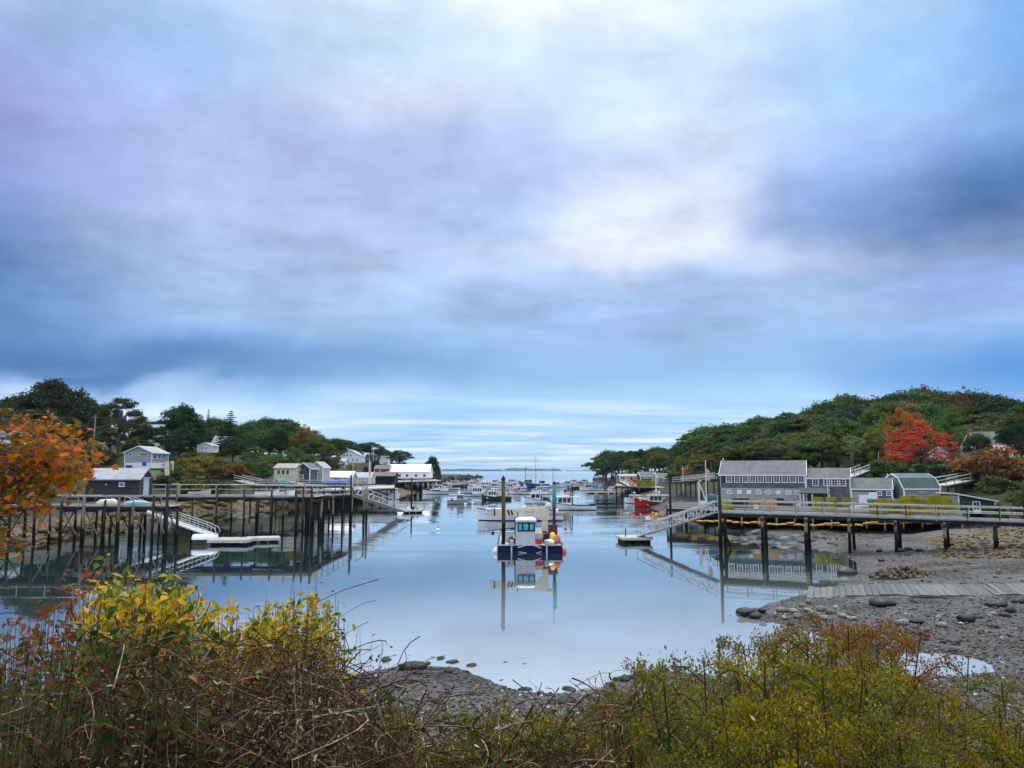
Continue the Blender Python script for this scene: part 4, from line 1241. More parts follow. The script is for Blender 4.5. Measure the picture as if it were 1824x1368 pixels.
def house(name, label, cat, loc, L, W, h, rise, wall, roof, ridge='x', wins=(), doors=(), rotz=0., over=.25, found=None, chim=None, trim=True, gambrel=False, group=None, shed_roof=False):
    t = thing(name, label, cat, loc, rotz, group)
    a = W / 2 if ridge == 'x' else L / 2; ext = L / 2 if ridge == 'x' else W / 2; ax = 0 if ridge == 'x' else 1
    b0 = 0
    if found:
        MB().box((0, 0, found[0] / 2), (L + .06, W + .06, found[0])).build('foundation', found[1], t); b0 = found[0]
    if gambrel: prof = [(-a, h), (-a * .62, h + rise * .68), (0, h + rise), (a * .62, h + rise * .68), (a, h)]
    elif shed_roof: prof = [(-a, h + rise), (a, h)]
    else: prof = [(-a, h), (0, h + rise), (a, h)]
    MB().prism([(-a, b0), (a, b0)] + prof[::-1], ax, -ext, ext).build('wall', wall, t)
    mb = MB(); th = .12
    op = list(prof)
    for e, n in ((0, 1), (-1, -2)):
        d = Vector((prof[e][0] - prof[n][0], prof[e][1] - prof[n][1])).normalized() * over
        op[e] = (prof[e][0] + d.x, prof[e][1] + d.y)
    for p, q in zip(op[:-1], op[1:]):
        mb.prism([(p[0], p[1] + .004), (q[0], q[1] + .004), (q[0], q[1] + th), (p[0], p[1] + th)], ax, -ext - over, ext + over)
    mb.build('roof', roof, t)
    if trim:
        mb = MB()
        for sx_ in (-1, 1):
            for sy_ in (-1, 1):
                mb.box((sx_ * (L / 2 + .005), sy_ * (W / 2 + .005), b0 + (h - b0) / 2), (.16, .16, h - b0))
        for e in (0, -1):
            p = op[e]
            c_ = (0, p[0], p[1] + .02) if ax == 0 else (p[0], 0, p[1] + .02)
            mb.box(c_, (2 * ext + 2 * over + .02, .05, .16) if ax == 0 else (.05, 2 * ext + 2 * over + .02, .16))
        for s_ in (-1, 1):
            for p, q in zip(op[:-1], op[1:]):
                A = (s_ * (ext + over + .01), p[0], p[1] + .04) if ax == 0 else (p[0], s_ * (ext + over + .01), p[1] + .04)
                B = (s_ * (ext + over + .01), q[0], q[1] + .04) if ax == 0 else (q[0], s_ * (ext + over + .01), q[1] + .04)
                mb.bar(A, B, .05, .16)
        mb.build('trim', M_white, t)
    for w_ in wins: window(t, *w_[:5], L, W, *w_[5:])
    for (face, u, w_, hh, m) in doors:
        dz_ = b0 * 0 + .02
        if face == 'f': MB().box((u, -W / 2 - .03, dz_ + hh / 2), (w_, .08, hh)).build('door', m, t)
        if face == 'r': MB().box((L / 2 + .03, u, dz_ + hh / 2), (.08, w_, hh)).build('door', m, t)
        if face == 'l': MB().box((-L / 2 - .03, u, dz_ + hh / 2), (.08, w_, hh)).build('door', m, t)
    if chim: MB().box((chim[0], chim[1], h + rise * .6 + .5), (.6, .5, 1.5 + rise * .4)).build('chimney', M_brickc, t)
    return t


def front(p0, p1, Y): a, b = at(p0, 838, Y).x, at(p1, 838, Y).x; return (a + b) / 2, b - a


def zy(py, Y): return at(912, py, Y).z


# ---- right wharf row
DK = 2.4


def row(pa, Ya, pb, Yb_, W):
    """a building whose front runs from px pa (Ya metres away) to px pb (Yb_ metres away)"""
    A, B = at(pa, 838, Ya), at(pb, 838, Yb_); L_ = math.hypot(B.x - A.x, B.y - A.y); rz = math.atan2(B.y - A.y, B.x - A.x)
    c_ = ((A.x + B.x) / 2 - math.sin(rz) * W / 2, (A.y + B.y) / 2 + math.cos(rz) * W / 2, DK)

    def FX(p):                           # photo column -> metres along the front from its middle
        k = (p - 912) / FPX * 1.0063; t_ = (k * A.y - A.x) / ((B.x - A.x) - k * (B.y - A.y)); return (t_ - .5) * L_
    return FX, L_, c_, rz


Yb = 103.; FX, Lb, cen, RZ = row(1282, 105.2, 1434, 101.2, 7.2); eave = zy(846, Yb) - DK; rid = zy(822, Yb + 3.6) - DK
us = [FX(p) for p in (1293.1, 1307.5, 1321.7, 1335, 1349, 1363, 1377, 1391.4, 1405.5, 1419.9)]
zc = (zy(846.5, Yb) + zy(860, Yb)) / 2 - DK
wins = [('f', u, zc, .80, zy(846.8, Yb) - zy(860.4, Yb), 2, 4) for u in us]
low = [(1293, 877), (1344, 877), (1361, 877), (1397, 877.5), (1412.5, 877.5)]
lowz = zy(877, Yb) - DK
wins += [('f', FX(p), lowz, .66, .55, 2, 2) for p, _ in low]
main = house('wharf_building', 'long grey shingled wharf building with a row of ten white-framed windows', 'building', cen, Lb, 7.2, eave, rid - eave, M_shingle, M_roof, 'x', wins,
             found=(zy(869.5, Yb) - DK, M_stonew), over=.15, rotz=RZ)
for p in (1311, 1327.5, 1378.8):
    MB().box((FX(p), -3.6 - .06, lowz), (.62, .07, .5)).build('blanked_window', M_white, main)
MB().box((-Lb / 2 + .1, 0, rid + .25), (.12, .12, .5)).build('vent_pipe', M_white, main)
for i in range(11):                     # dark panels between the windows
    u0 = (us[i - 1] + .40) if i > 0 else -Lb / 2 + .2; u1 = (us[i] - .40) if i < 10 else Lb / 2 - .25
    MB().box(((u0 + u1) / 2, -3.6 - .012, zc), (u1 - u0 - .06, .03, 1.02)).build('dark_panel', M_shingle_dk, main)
Yb = 100.; FX, Lb, cen, RZ = row(1435, 101.2, 1513, 99.1, 6.4); eave = zy(852, Yb) - DK; rid = zy(835, Yb + 3.2) - DK
zc = zy(859.6, Yb) - DK
wins = [('f', FX(p), zc, .78, .95, 2, 3) for p in (1445, 1464.6, 1478.6, 1492.6)]
sec = house('wharf_building', 'shorter grey shingled building with a mossy roof and small white-posted porch', 'building', cen, Lb, 6.4, eave, rid - eave, M_shingle, M_roof_mos, 'x', wins, over=.12, rotz=RZ)
x0, x1 = FX(1417), FX(1470)
pr_ = MB(); pr_.prism([(-3.2, zy(870, Yb) - DK), (-4.7, zy(879, Yb) - DK), (-4.7, zy(879, Yb) - DK + .1), (-3.2, zy(870, Yb) - DK + .12)], 0, x0, x1); pr_.build('porch_roof', M_roof_mos, sec)
for p in (1418, 1424, 1439, 1469): x = FX(p); MB().box((x, -4.6, (zy(880, Yb) - DK) / 2), (.12, .12, zy(880, Yb) - DK)).build('porch_post', M_white, sec)
MB().box((FX(1432), -3.23, .85), (.75, .06, 1.65)).build('door', M_clapd, sec)
for u, zz_ in ((-2.2, .75), (.3, .66), (1.7, .5)):  # pale patches of nailed-on tags on the roof
    MB().box((u, -1.7 - zz_ * .3, eave + .12 + (3.2 - 1.7 - zz_ * .3) / 3.2 * (rid - eave)), (.1, .1, .05)).build('roof_vent', M_white, sec)
Yb = 98.; FX, Lb, cen, RZ = row(1514.5, 99.0, 1587, 97.0, 6.); eave = zy(871.5, Yb) - DK; rid = zy(852.5, Yb + 3) - DK
wins = [('f', FX(p), zy(878.6, Yb) - DK, .62, .6, 2, 2) for p in (1556, 1573)]
sh = house('wharf_shed', 'low grey shingled shed with a streaked dark roof, white door and white wall panel', 'shed', cen, Lb, 6, eave, rid - eave, M_shingle, M_roof_mos, 'x', wins, over=.12, rotz=RZ,
           doors=[('f', FX(1528.5), 1.15, 1.5, M_white)])
MB().box((FX(1545), -3.02, 1.0), (1.0, .05, 1.75)).build('wall_panel', M_white, sh)
MB().box((FX(1521), -3.015, 1.0), (2.2, .03, 1.8)).build('wall_panel', M_clapg, sh)
MB().box((Lb / 2 - .4, 0, rid + .3), (.12, .12, .7)).build('vent_pipe', M_white, sh)
Yb = 97.
cx, Lb = front(1608, 1672, Yb); eave = zy(870.4, Yb) - DK; rid = zy(844.5, Yb + 2.8) - DK
gb = house('barn_roofed_shed', 'pale shed with a dark blue-green gambrel metal roof behind the yellow traps', 'shed', (cx, Yb + 2.8, DK), Lb, 5.6, eave, rid - eave, M_clapgg, M_metal_gn, 'x',
           [('l', .3, eave + .8, .6, 1.0, 1, 2)], over=.1, gambrel=True)
mbr = MB()
for i in range(12):
    x = -Lb / 2 + .2 + i * (Lb - .4) / 11
    mbr.bar((x, -2.86, eave + .1), (x, -2.8 * .62 - .02, eave + (rid - eave) * .68 + .14), .03, .04)
mbr.build('roof_seam', M_metal_gn, gb)
MB().box((.1, -2.86, eave - .45), (1.0, .05, .3)).build('name_board', M_stonew, gb)
Yb = 87.
cx, Lb = front(1703, 1769, Yb)
sgn = thing('lean_to_shed', 'dark green lean-to shed with white corner boards and a sloping white-edged roof', 'shed', (cx, Yb + 1.8, DK), 0)
zl, zr, zb_ = zy(881.5, Yb) - DK, zy(893.5, Yb) - DK, 0
MB().prism([(-Lb / 2, zb_), (Lb / 2, zb_), (Lb / 2, zr), (-Lb / 2, zl)], 1, -1.8, 1.8).build('wall', M_clapgn, sgn)
MB().prism([(-Lb / 2 - .4, zl + .08), (Lb / 2 + .3, zr - .04), (Lb / 2 + .3, zr + .1), (-Lb / 2 - .4, zl + .22)], 1, -2.05, 2.05).build('roof', M_metal_wh, sgn)
for s_, z_ in ((-1, zl), (1, zr)): MB().box((s_ * (Lb / 2 - .06), -1.83, z_ / 2), (.14, .06, z_ - .05)).build('corner_board', M_white, sgn)
window(sgn, 'f', at(1739, 900, Yb).x - cx, zy(901, Yb) - DK, .85, 1.0, Lb, 3.6, 2, 2)
MB().box((at(1739, 900, Yb).x - cx, -1.9, zy(911, Yb) - DK), (.85, .14, .45)).build('window_box', M_white, sgn)

# ---- shacks further out on the right shore
def simple(name, label, p0, p1, ye, yr, yb, Y, W, wall, roof, ridge='x', wins=(), cat='building', **k):
    cx_, L_ = front(p0, p1, Y); z0 = zy(yb, Y)
    e = zy(ye, Y) - z0; r_ = zy(yr, Y + (W / 2 if ridge == 'x' else 0)) - z0
    ws = [(f, at(a, yy, Y).x - cx_ if f == 'f' else a, zy(yy, Y) - z0, w_ / FPX * Y, h_ / FPX * Y) + tuple(ex) for (f, a, yy, w_, h_, *ex) in wins]
    return house(name, label, cat, (cx_, Y + W / 2, z0), L_, W, e, r_ - e, wall, roof, ridge, ws, **k)


simple('red_shack', 'small red wharf shack with a pinkish roof edge on the right point', 1104, 1141, 848, 845, 860, 218, 6, M_clapr, M_roof_tan, 'x', [('f', 1118, 852, 7, 4, 2, 1), ('f', 1130, 852, 5, 5)], 'shed', over=.1)
simple('wharf_shack', 'dark shack with a row of small windows behind the far yellow traps', 1141, 1168, 848, 841, 861, 212, 6, M_clapd, M_roof_mos, 'x', [('f', p, 851, 4, 3.2, 1, 1) for p in (1146, 1151, 1156, 1161)], 'shed', over=.2)
simple('boat_shed', 'long low grey-green shed with a mossy roof left of the gabled shack', 1171, 1191, 851, 843.5, 862, 200, 7, M_clapgg, M_roof_mos, 'x', [], 'shed', over=.1)
simple('gabled_shack', 'small grey shack with a white-trimmed gable facing the water beside the footbridge', 1189.5, 1206, 852, 845, 863, 190, 5, M_clapgg, M_roof_mos, 'y', [('f', 1193.5, 856, 3, 4), ('f', 1201, 856, 3, 4)], 'shed', over=.2)
# ---- houses among the trees at the right
simple('white_house', 'white house half hidden behind the trunks right of the red maple', 1690, 1742, 806, 797, 829, 142, 6, M_clapw, M_roof, 'x', [('f', p, 814, 5, 8) for p in (1698, 1708, 1722, 1734)] + [('f', 1728, 824, 8, 5, 3, 1)], 'house')
g = simple('grey_roofed_house', 'large grey-roofed house with a brick chimney at the right edge of the hill', 1748, 1792, 793, 770, 820, 132, 5, M_clapgg, M_roof, 'x', [('f', p, 805, 5, 7) for p in (1753, 1764, 1778, 1790)], 'house', chim=(-2.2, 0))
cx_, L_ = front(1748, 1806, 130)
simple('porch_wing', 'low porch wing with a flat grey roof in front of the grey-roofed house', 1747, 1805, 802, 796, 820, 129, 3, M_clapw, M_roof_lt, 'x', [('f', 1770, 810, 14, 12, 4, 1), ('f', 1793, 810, 10, 10, 2, 1)], 'house')

# ---- left side
ctg = simple('cottage', 'grey clapboard cottage with white trim and white foundation on the left lawn', 221, 269, 806, 795, 834, 158, 7.6, M_clapg, M_roof_lt, 'y',
             [('f', 231.5, 810.5, 6, 7.5, 2, 2), ('f', 256, 809.5, 15, 5.5, 3, 1), ('r', -2.4, 812, 12, 10, 1, 2), ('r', -.3, 812, 9, 10, 1, 2), ('r', 1.6, 812, 9, 10, 1, 2)], 'house', over=.3, found=(1.1, M_white))
MB().box((-1.6, -4.3, .35), (1.1, .5, .5)).build('bulkhead', M_clapd, ctg)
simple('white_house', 'big white house seen through the spreading oak on the left', 184, 276, 776, 757, 795, 212, 8, M_clapw, M_roof_lt, 'x', [('f', p, 784, 7, 9, 2, 2) for p in (192, 212, 234, 250, 264)] + [('f', p, 770, 6, 7, 2, 2) for p in (200, 222, 244, 262)], 'house', chim=(1.5, 0))
simple('white_shed', 'small white shed with two dark windows between the oak wood and the spruce', 350, 376, 794, 789, 806, 190, 4, M_clapw, M_roof_lt, 'y', [('f', 361, 798, 3.2, 5, 1, 2), ('f', 368, 798, 3.2, 5, 1, 2)], 'shed', over=.15)
simple('grey_house', 'grey-roofed house peeping out left of the pointed spruce', 374, 400, 792, 777, 806, 216, 7, M_clapd, M_roof_lt, 'x', [('f', 386, 799, 4, 6)], 'house')
simple('cottage', 'low white cottage fragment at the far left edge behind the orange maple', -30, 16, 776, 768, 790, 150, 6, M_clapw, M_roof, 'x', [('f', 8, 782, 5, 6)], 'house')
simple('cream_building', 'cream clapboard boathouse with three dark windows above the far walkway', 488, 526, 834, 826.5, 858, 150, 5.5, M_clapc, M_roof_tan, 'x', [('f', p, 841, 4, 6.5, 1, 2, M_clapd) for p in (496.5, 504.5, 512.5)], over=.2, trim=False)
simple('dark_house', 'dark clapboard building with white-framed windows beside the cream boathouse', 528, 552, 834, 825, 858, 153, 6, M_clapd, M_roof, 'y', [('f', 533, 835, 5, 6), ('f', 537, 849, 8, 7)])
simple('grey_boathouse', 'grey building with tall white-framed windows right of the dark clapboard building', 553, 575, 832, 823, 858, 160, 6, M_clapg, M_roof_lt, 'y', [('f', 561, 837, 5, 10, 1, 2), ('f', 567, 837, 5, 10, 1, 2)])
simple('long_shed', 'long low shed with a pale metal roof on the left shore wharf', 566, 627, 850, 840, 862, 178, 6, M_clapgg, M_metal_wh, 'x', [('f', p, 854, 5, 4) for p in (574, 582, 590, 610, 618)], 'shed', over=.15)
simple('low_shed', 'low whitish shed right of the long pale-roofed shed', 629, 660, 850, 842, 862, 186, 6, M_stonew, M_roof_lt, 'x', [('f', 640, 854, 4, 5), ('f', 650, 854, 4, 5)], 'shed', over=.15)
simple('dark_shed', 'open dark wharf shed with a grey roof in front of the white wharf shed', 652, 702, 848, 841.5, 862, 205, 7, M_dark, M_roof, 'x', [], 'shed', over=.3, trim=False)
simple('red_shed', 'small brownish-red shed tucked beside the big white wharf shed', 667, 694, 834.5, 829, 850, 262, 6, M_clapr, M_roof, 'x', [('f', 677, 838, 3, 3, 1, 1)], 'shed', over=.1)
simple('white_wharf_shed', 'largest white wharf shed with a broad pale roof at the left harbour mouth', 690, 764, 840.5, 827.5, 852, 262, 12, M_clapw, M_metal_wh, 'x', [('f', p, 847, 4, 4, 1, 1, M_clapd) for p in (712, 725, 741, 756)], 'shed', over=.2)
bw = simple('white_house', 'big white two-storey house on the slope above the left wharves', 606, 642, 812, 802, 830, 310, 9, M_clapw, M_roof_lt, 'y', [('f', p, 811, 3.4, 3.4, 1, 1) for p in (613, 619, 625)] + [('f', p, 819, 3, 4, 1, 2) for p in (612, 620, 628, 636)] +
            [('r', -3, 812, 10, 4, 3, 1), ('r', 0, 812, 10, 4, 3, 1), ('r', -3, 820, 3, 4), ('r', -1, 820, 3, 4), ('r', 1, 820, 3, 4)], 'house')
simple('white_house', 'small white house among the dark trees above the white wharf shed', 676, 690, 818, 812, 828, 345, 7, M_clapw, M_roof, 'y', [('f', 681, 821, 2.4, 3, 1, 1)], 'house')
simple('white_cottage', 'small pale cottage wall left of the yellow-green shrub', 600, 614, 822, 817, 836, 290, 6, M_clapw, M_roof_lt, 'x', [('f', 606, 828, 3, 3, 1, 1)], 'house')

# poles, flags
def pole(px, py0, py1, Y, r, label, mat, name='pole', cat='pole', cross=None, flag=None):
    a, b = at(px, py0, Y), at(px, py1, Y)
    z0 = min(a.z, max(H1(a.x, Y), 0) if False else a.z)
    t = thing(name, label, cat, (a.x, Y, z0))
    MB().tube([(0, 0, 0), (0, 0, b.z - z0)], [r, r * .7], 8).build('shaft', mat, t)
    if cross: MB().box((0, 0, (b.z - z0) - cross[1]), (cross[0], .1, .1)).build('crossarm', mat, t)
    if flag:
        V = []; F = []; n = 8
        for i in range(n + 1):
            for k in range(5): V.append((.05 + flag[0] * i / n * (.5 + .1 * math.sin(k)), .1 * math.sin(i * 1.2 + k * .5), (b.z - z0) * flag[2] - k / 4 * flag[1] - i * .04))
        for i in range(n):
            for k in range(4): F.append((i * 5 + k, i * 5 + k + 5, i * 5 + k + 6, i * 5 + k + 1))
        inst('flag', np_mesh('flag', V, F, M_flag, smooth=True), t)
    return t


t = NT('flag_cloth')
z = t.sep(t.tc())[2]; st_ = t.math('GREATER_THAN', t.math('FRACT', t.math('MULTIPLY', z, 4.5)), .5)
M_flag = t.bsdf(t.mix(st_, (.5, .12, .12, 1), (.75, .72, .72, 1)), .8)
M_polew = mat_plain('white_pole', (.7, .7, .68), (.6, .58, .54), .6, 3.)
M_polewood = mat_wood('pole_timber', (.34, .31, .27), (.18, .16, .14), 2)
pole(165, 824, 739, 150, .14, 'leaning pale wooden utility pole on the lawn left of the cottage', M_polewood, 'utility_pole', cross=(1.2, .5))
pole(161, 800, 738, 185, .13, 'second dark utility pole standing just behind the pale one', M_dkwood, 'utility_pole')
pole(1258.5, 893, 819, 104, .09, 'tall white flagpole with a limp striped flag on the right wharf', M_polew, 'flagpole', flag=(.9, 1.5, .80))
pole(1217, 872, 831, 150, .09, 'slim pale pole beside the yellow-orange tree on the right shore', M_polew)
pole(657, 862, 818, 182, .09, 'flagpole with a furled reddish flag on the left shore', M_polew, 'flagpole', flag=(.7, 3.4, .95))
pole(628, 870, 826, 160, .09, 'white pole at the right end of the long pale-roofed shed', M_polew)
pole(665, 826, 803, 300, .10, 'white pole against the dark wood above the left wharves', M_polew)
pole(694, 830, 818, 262, .10, 'short pole rising over the left end of the white wharf shed', M_polew)
pole(1476, 905, 841, 98, .05, 'thin white pole rising in front of the porch roof', M_polew)
pole(1566, 836, 805, 128, .05, 'thin pale post on the lawn left of the red maple', M_polew)
pole(1267, 838, 823, 165, .06, 'thin pole against the wood left of the long wharf building', M_polewood)

# ================================================================== WHARVES, PIERS, FLOATS
M_pile = mat_wood('pile_timber', (.24, .20, .155), (.08, .065, .05), 2, 2.1, darkside=.6)
M_pile_y = mat_wood('tan_pile_timber', (.36, .24, .12), (.18, .12, .06), 2, .9)
M_plank = mat_wood('silvered_timber', (.62, .59, .54), (.33, .31, .285), 0)
M_plank_y = mat_wood('silvered_timber_y', (.56, .53, .49), (.30, .285, .26), 1)
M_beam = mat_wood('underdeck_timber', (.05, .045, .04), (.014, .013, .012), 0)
M_post = mat_wood('post_timber', (.46, .41, .35), (.18, .165, .15), 2, darkside=.25)
M_alu = mat_plain('aluminium', (.62, .62, .63), (.5, .5, .52), .42, 3., .05, metal=.35)
M_teal = mat_wood('teal_painted_pile', (.05, .22, .24), (.03, .13, .15), 2, 1.2)


def pier(label, pts, z, width, bents, rails=('near', 'far'), brace=True, post_step=2.2, rail_h=1.05, name='pier', deck_th=.16, pile_r=.13, npile=2, mid=True, tall=(), pile_mat=None, rake=0., group=None, posts_up=True):
    """timber pier; pts = near-side edge [(x,y)], z = deck height (or list), bents = distances along, in metres"""
    pts = [Vector((p[0], p[1], 0)) for p in pts]
    zs = z if isinstance(z, (list, tuple)) else [z] * len(pts)
    seg = [(pts[i + 1] - pts[i]).length for i in range(len(pts) - 1)]; tot = sum(seg)
    pile_mat = pile_mat or M_pile

    def P_(s, off, dz=0.):                 # point s metres along, off metres behind the near edge
        i = 0; u = s
        while i < len(seg) - 1 and u > seg[i]: u -= seg[i]; i += 1
        d = (pts[i + 1] - pts[i]).normalized(); nrm = Vector((-d.y, d.x, 0))
        if nrm.y < 0: nrm = -nrm
        p = pts[i] + d * u + nrm * off; f_ = u / seg[i]
        return Vector((p.x, p.y, zs[i] * (1 - f_) + zs[i + 1] * f_ + dz))
    o = P_(0, width / 2)
    t = thing(name, label, 'pier', (o.x, o.y, 0), 0, group)
    L_ = lambda p: p - Vector((o.x, o.y, 0))
    acc = 0
    for i in range(len(seg)):
        a, b = P_(acc + 1e-4, width / 2), P_(acc + seg[i] - 1e-4, width / 2); acc += seg[i]
        MB().bar(L_(a) - Vector((0, 0, deck_th / 2)), L_(b) - Vector((0, 0, deck_th / 2)), width, .07).build('deck', M_plank_y, t)
        for off, nm in ((.1, 'stringer'), (width - .1, 'stringer'), (width / 2, 'stringer')):
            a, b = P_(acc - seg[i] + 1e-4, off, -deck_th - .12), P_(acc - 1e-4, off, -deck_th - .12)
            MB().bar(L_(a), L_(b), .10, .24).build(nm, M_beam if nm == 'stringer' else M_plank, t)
        for off in (-.0, width):
            a, b = P_(acc - seg[i] + 1e-4, off, .02), P_(acc - 1e-4, off, .02)
            MB().bar(L_(a), L_(b), .09, .13).build('kerb_timber', M_plank, t)
    for k, s in enumerate(bents):
        offs = [width * j / (npile - 1) for j in range(npile)]; feet = []
        for j, off in enumerate(offs):
            top = P_(s, off, .0); g = H1(top.x, top.y)
            rk = rake * (-1 if j == 0 else 1)
            d = (P_(s, 1) - P_(s, 0)); d.z = 0
            foot = Vector((top.x, top.y, min(g, .3) - .6 if g < .4 else g - .5)) + d * rk
            ext_ = tall[k] if (k < len(tall) and j == 0) else (-.25)
            tp = top + Vector((0, 0, ext_)) + (d * -.16 if ext_ > 0 else Vector((0, 0, 0)))
            w1_ = random.uniform(-.06, .06)
            pr = pile_r * random.uniform(.85, 1.15)
            MB().tube([L_(foot), L_(foot.lerp(tp, .5) + Vector((w1_, w1_ * .5, 0))), L_(tp)], [pr * 1.12, pr, pr * .9], 8).build('pile', pile_mat, t, smooth=True)
            feet.append((foot, top))
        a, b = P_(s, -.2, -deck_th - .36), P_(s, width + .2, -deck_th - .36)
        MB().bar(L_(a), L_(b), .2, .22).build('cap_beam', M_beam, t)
        if brace and npile > 1:
            (f0, t0), (f1, t1) = feet[0], feet[-1]
            zl_ = max(.9, max(H1(t0.x, t0.y), 0) + .4)
            if t0.z - zl_ > 1.2:
                for A, B, dy_ in ((t0, t1, .1), (t1, t0, -.1)):
                    p1 = Vector((A.x + dy_, A.y, A.z - .5)); p2 = Vector((B.x + dy_, B.y, zl_))
                    MB().bar(L_(p1), L_(p2), .05, .14).build('brace', M_post, t)
    for side in rails:
        off = -.0 if side == 'near' else width
        s = .15
        while s <= tot - .05:
            b = P_(s, off, -.2)
            MB().bar(L_(b), L_(b + Vector((random.uniform(-.03, .03), 0, rail_h + .2))), .075, .075, upv=(0, 1, 0)).build('rail_post', M_post, t)
            s += post_step
        acc = 0
        for i in range(len(seg)):
            for hgt, w_ in ((rail_h, .11), (rail_h * .55, .075)) if mid else ((rail_h, .11),):
                a, b = P_(acc + 1e-4, off, hgt), P_(acc + seg[i] - 1e-4, off, hgt)
                n_ = max(1, int(seg[i] / 5))
                for q in range(n_):
                    A = a.lerp(b, q / n_); B = a.lerp(b, (q + 1) / n_); B = B.lerp(A, .004)
                    j_ = Vector((0, 0, random.uniform(-.02, .02)))
                    MB().bar(L_(A + j_), L_(B + j_), .05, w_).build('rail', M_plank, t)
            acc += seg[i]
    return t


def X_(px, Y): return at(px, 880, Y).x


# left front pier: low walkway running in from the left edge
def along(px_list, Y, p0): x0 = X_(p0, Y); return [X_(p, Y) - x0 for p in px_list]


bl = along([-42, -8, 20, 66, 113, 152, 190, 214, 240, 276, 299], 73, -60)
pier('lower front walkway of the left pier on dark crossed piles', [(X_(-60, 73), 73), (X_(303, 73), 73)], 3.72, 2.3, bl, rails=('near',), post_step=2.6, rail_h=.95, mid=False,
     tall=[0, 0, 0, .3, .4, .9, .5, .9, .3, .9, 2.0], pile_r=.13)
# rear pier with the shed
bl = along([150, 200, 255, 316, 388, 436, 485, 528, 541, 556], 85, 140)
pier('long upper pier on the left, from the grey shed out to the clustered piles', [(X_(120, 85), 85), (X_(560, 85), 85)], 4.2, 4.2, [b + X_(140, 85) - X_(120, 85) for b in bl], rails=('far',), post_step=1.45, rail_h=1.2,
     tall=[0, 0, 0, 1.1, .9, .75, .7, .75, .85, .9], pile_r=.13, rake=.12, brace=False)
pier('outer arm of the left pier running on to the aluminium gangway', [(X_(556, 86), 86), (X_(628, 104), 104)], [4.2, 3.9], 3., [4, 8.5, 13, 17.5], rails=('near', 'far'), post_step=2.3, rail_h=1.1, brace=False, tall=[0, 0, 0, .8], pile_r=.12)
# tall free piles at the outer arm
for px, yt, Y, lab in [(625.5, 846, 103, 'dark tall pile at the head of the left gangway'), (648.5, 873, 104, 'left one of the pair of slim piles beside the left gangway'), (653.5, 866, 106, 'right one of the pair of slim piles beside the left gangway'),
                       (577, 874, 97, 'single pile standing off the outer arm of the left pier'), (733.5, 851, 150, 'dark dolphin pile right of the small fishing boats at the left'), (1192.5, 850, 97, 'green-stained tall pile beside the stern of the red boat'),
                       (1280, 848, 70.6, 'tall pile at the head of the right gangway')]:
    a = at(px, yt, Y); o = MB().tube([(a.x, Y, -.6), (a.x + .03, Y, a.z * .5), (a.x, Y, a.z)], [.17, .15, .13], 8).build('piling', M_pile, smooth=True); tag(o, lab, 'piling')

# net post with boards on the front of the upper pier
a = at(303, 860, 84.2)
t_ = thing('sign_post', 'tall thin post carrying two pinkish boards above the left pier', 'sign', (a.x, 84.2, 4.2))
MB().tube([(0, 0, 0), (.05, 0, at(303, 826, 84).z - 4.2)], [.07, .05], 6).build('post', M_post, t_)
zt_ = at(303, 822, 84).z - 4.2
M_pinkb = mat_plain('pink_board', (.62, .45, .36), (.7, .58, .46), .8, 2.)
MB().box((-.42, 0, zt_ - .75), (.5, .04, 1.5), Matrix.Rotation(-.08, 3, 'Y')).build('board', M_pinkb, t_)
MB().box((.1, .05, zt_ - .45), (.32, .04, 1.0)).build('board', mat_plain('cream_board', (.7, .64, .52), None, .8), t_)
t_ = thing('arched_frame', 'low wooden arch frame standing beside the post on the left pier', 'frame', (X_(310, 84.3), 84.3, 4.2))
MB().tube([(-.45, 0, 0), (-.45, 0, 1.1), (-.2, 0, 1.35), (.45, 0, 1.38), (.6, 0, 1.1), (.6, 0, 0)], .07, 6).build('hoop', M_post, t_)

# the grey shed on the upper pier
cx, Lb = front(154, 249, 85.9)
eave = zy(853, 85.9) - 4.2; rid = zy(835.5, 87.4) - 4.2
sh = house('pier_shed', 'dark shingled shed with a pale grey roof and blue end door on the left pier', 'shed', (cx, 87.5, 4.2), Lb, 3.2, eave, rid - eave, M_shingle_dk, M_roof_lt, 'x',
           [('f', X_(217, 86) - cx, zy(863, 85.9) - 4.2, .62, .5, 3, 1)], over=.28, trim=False)
MB().box((Lb / 2 + .03, 0, .95), (.06, 1.3, 1.9)).build('door', M_door, sh)
MB().box((Lb / 2 + .05, 0, 1.98), (.08, 2.2, .12)).build('door_head', M_door, sh)
MB().box((X_(189, 86) - cx, -1.65, zy(863, 85.9) - 4.2), (.22, .06, .2)).build('wall_vent', M_stonew, sh)

# far walkway with the ramp
pier('far walkway with rails on the left shore below the cream boathouse', [(X_(415, 136), 136), (X_(455, 134), 134), (X_(625, 134), 134)], [zy(855.5, 136), zy(864.5, 134), zy(865, 134)], 2.0, [4, 8, 12, 16, 20], rails=('near', 'far'), post_step=2.4, rail_h=.9, brace=False, pile_r=.12)
pier('short sloping ramp walkway from the cream boathouse to the shore', [(X_(488, 148), 148), (X_(530, 144), 144)], [zy(853, 148), zy(862, 144)], 1.6, [2], rails=('near',), post_step=1.6, rail_h=.9, brace=False, pile_r=.1, name='ramp_walkway')
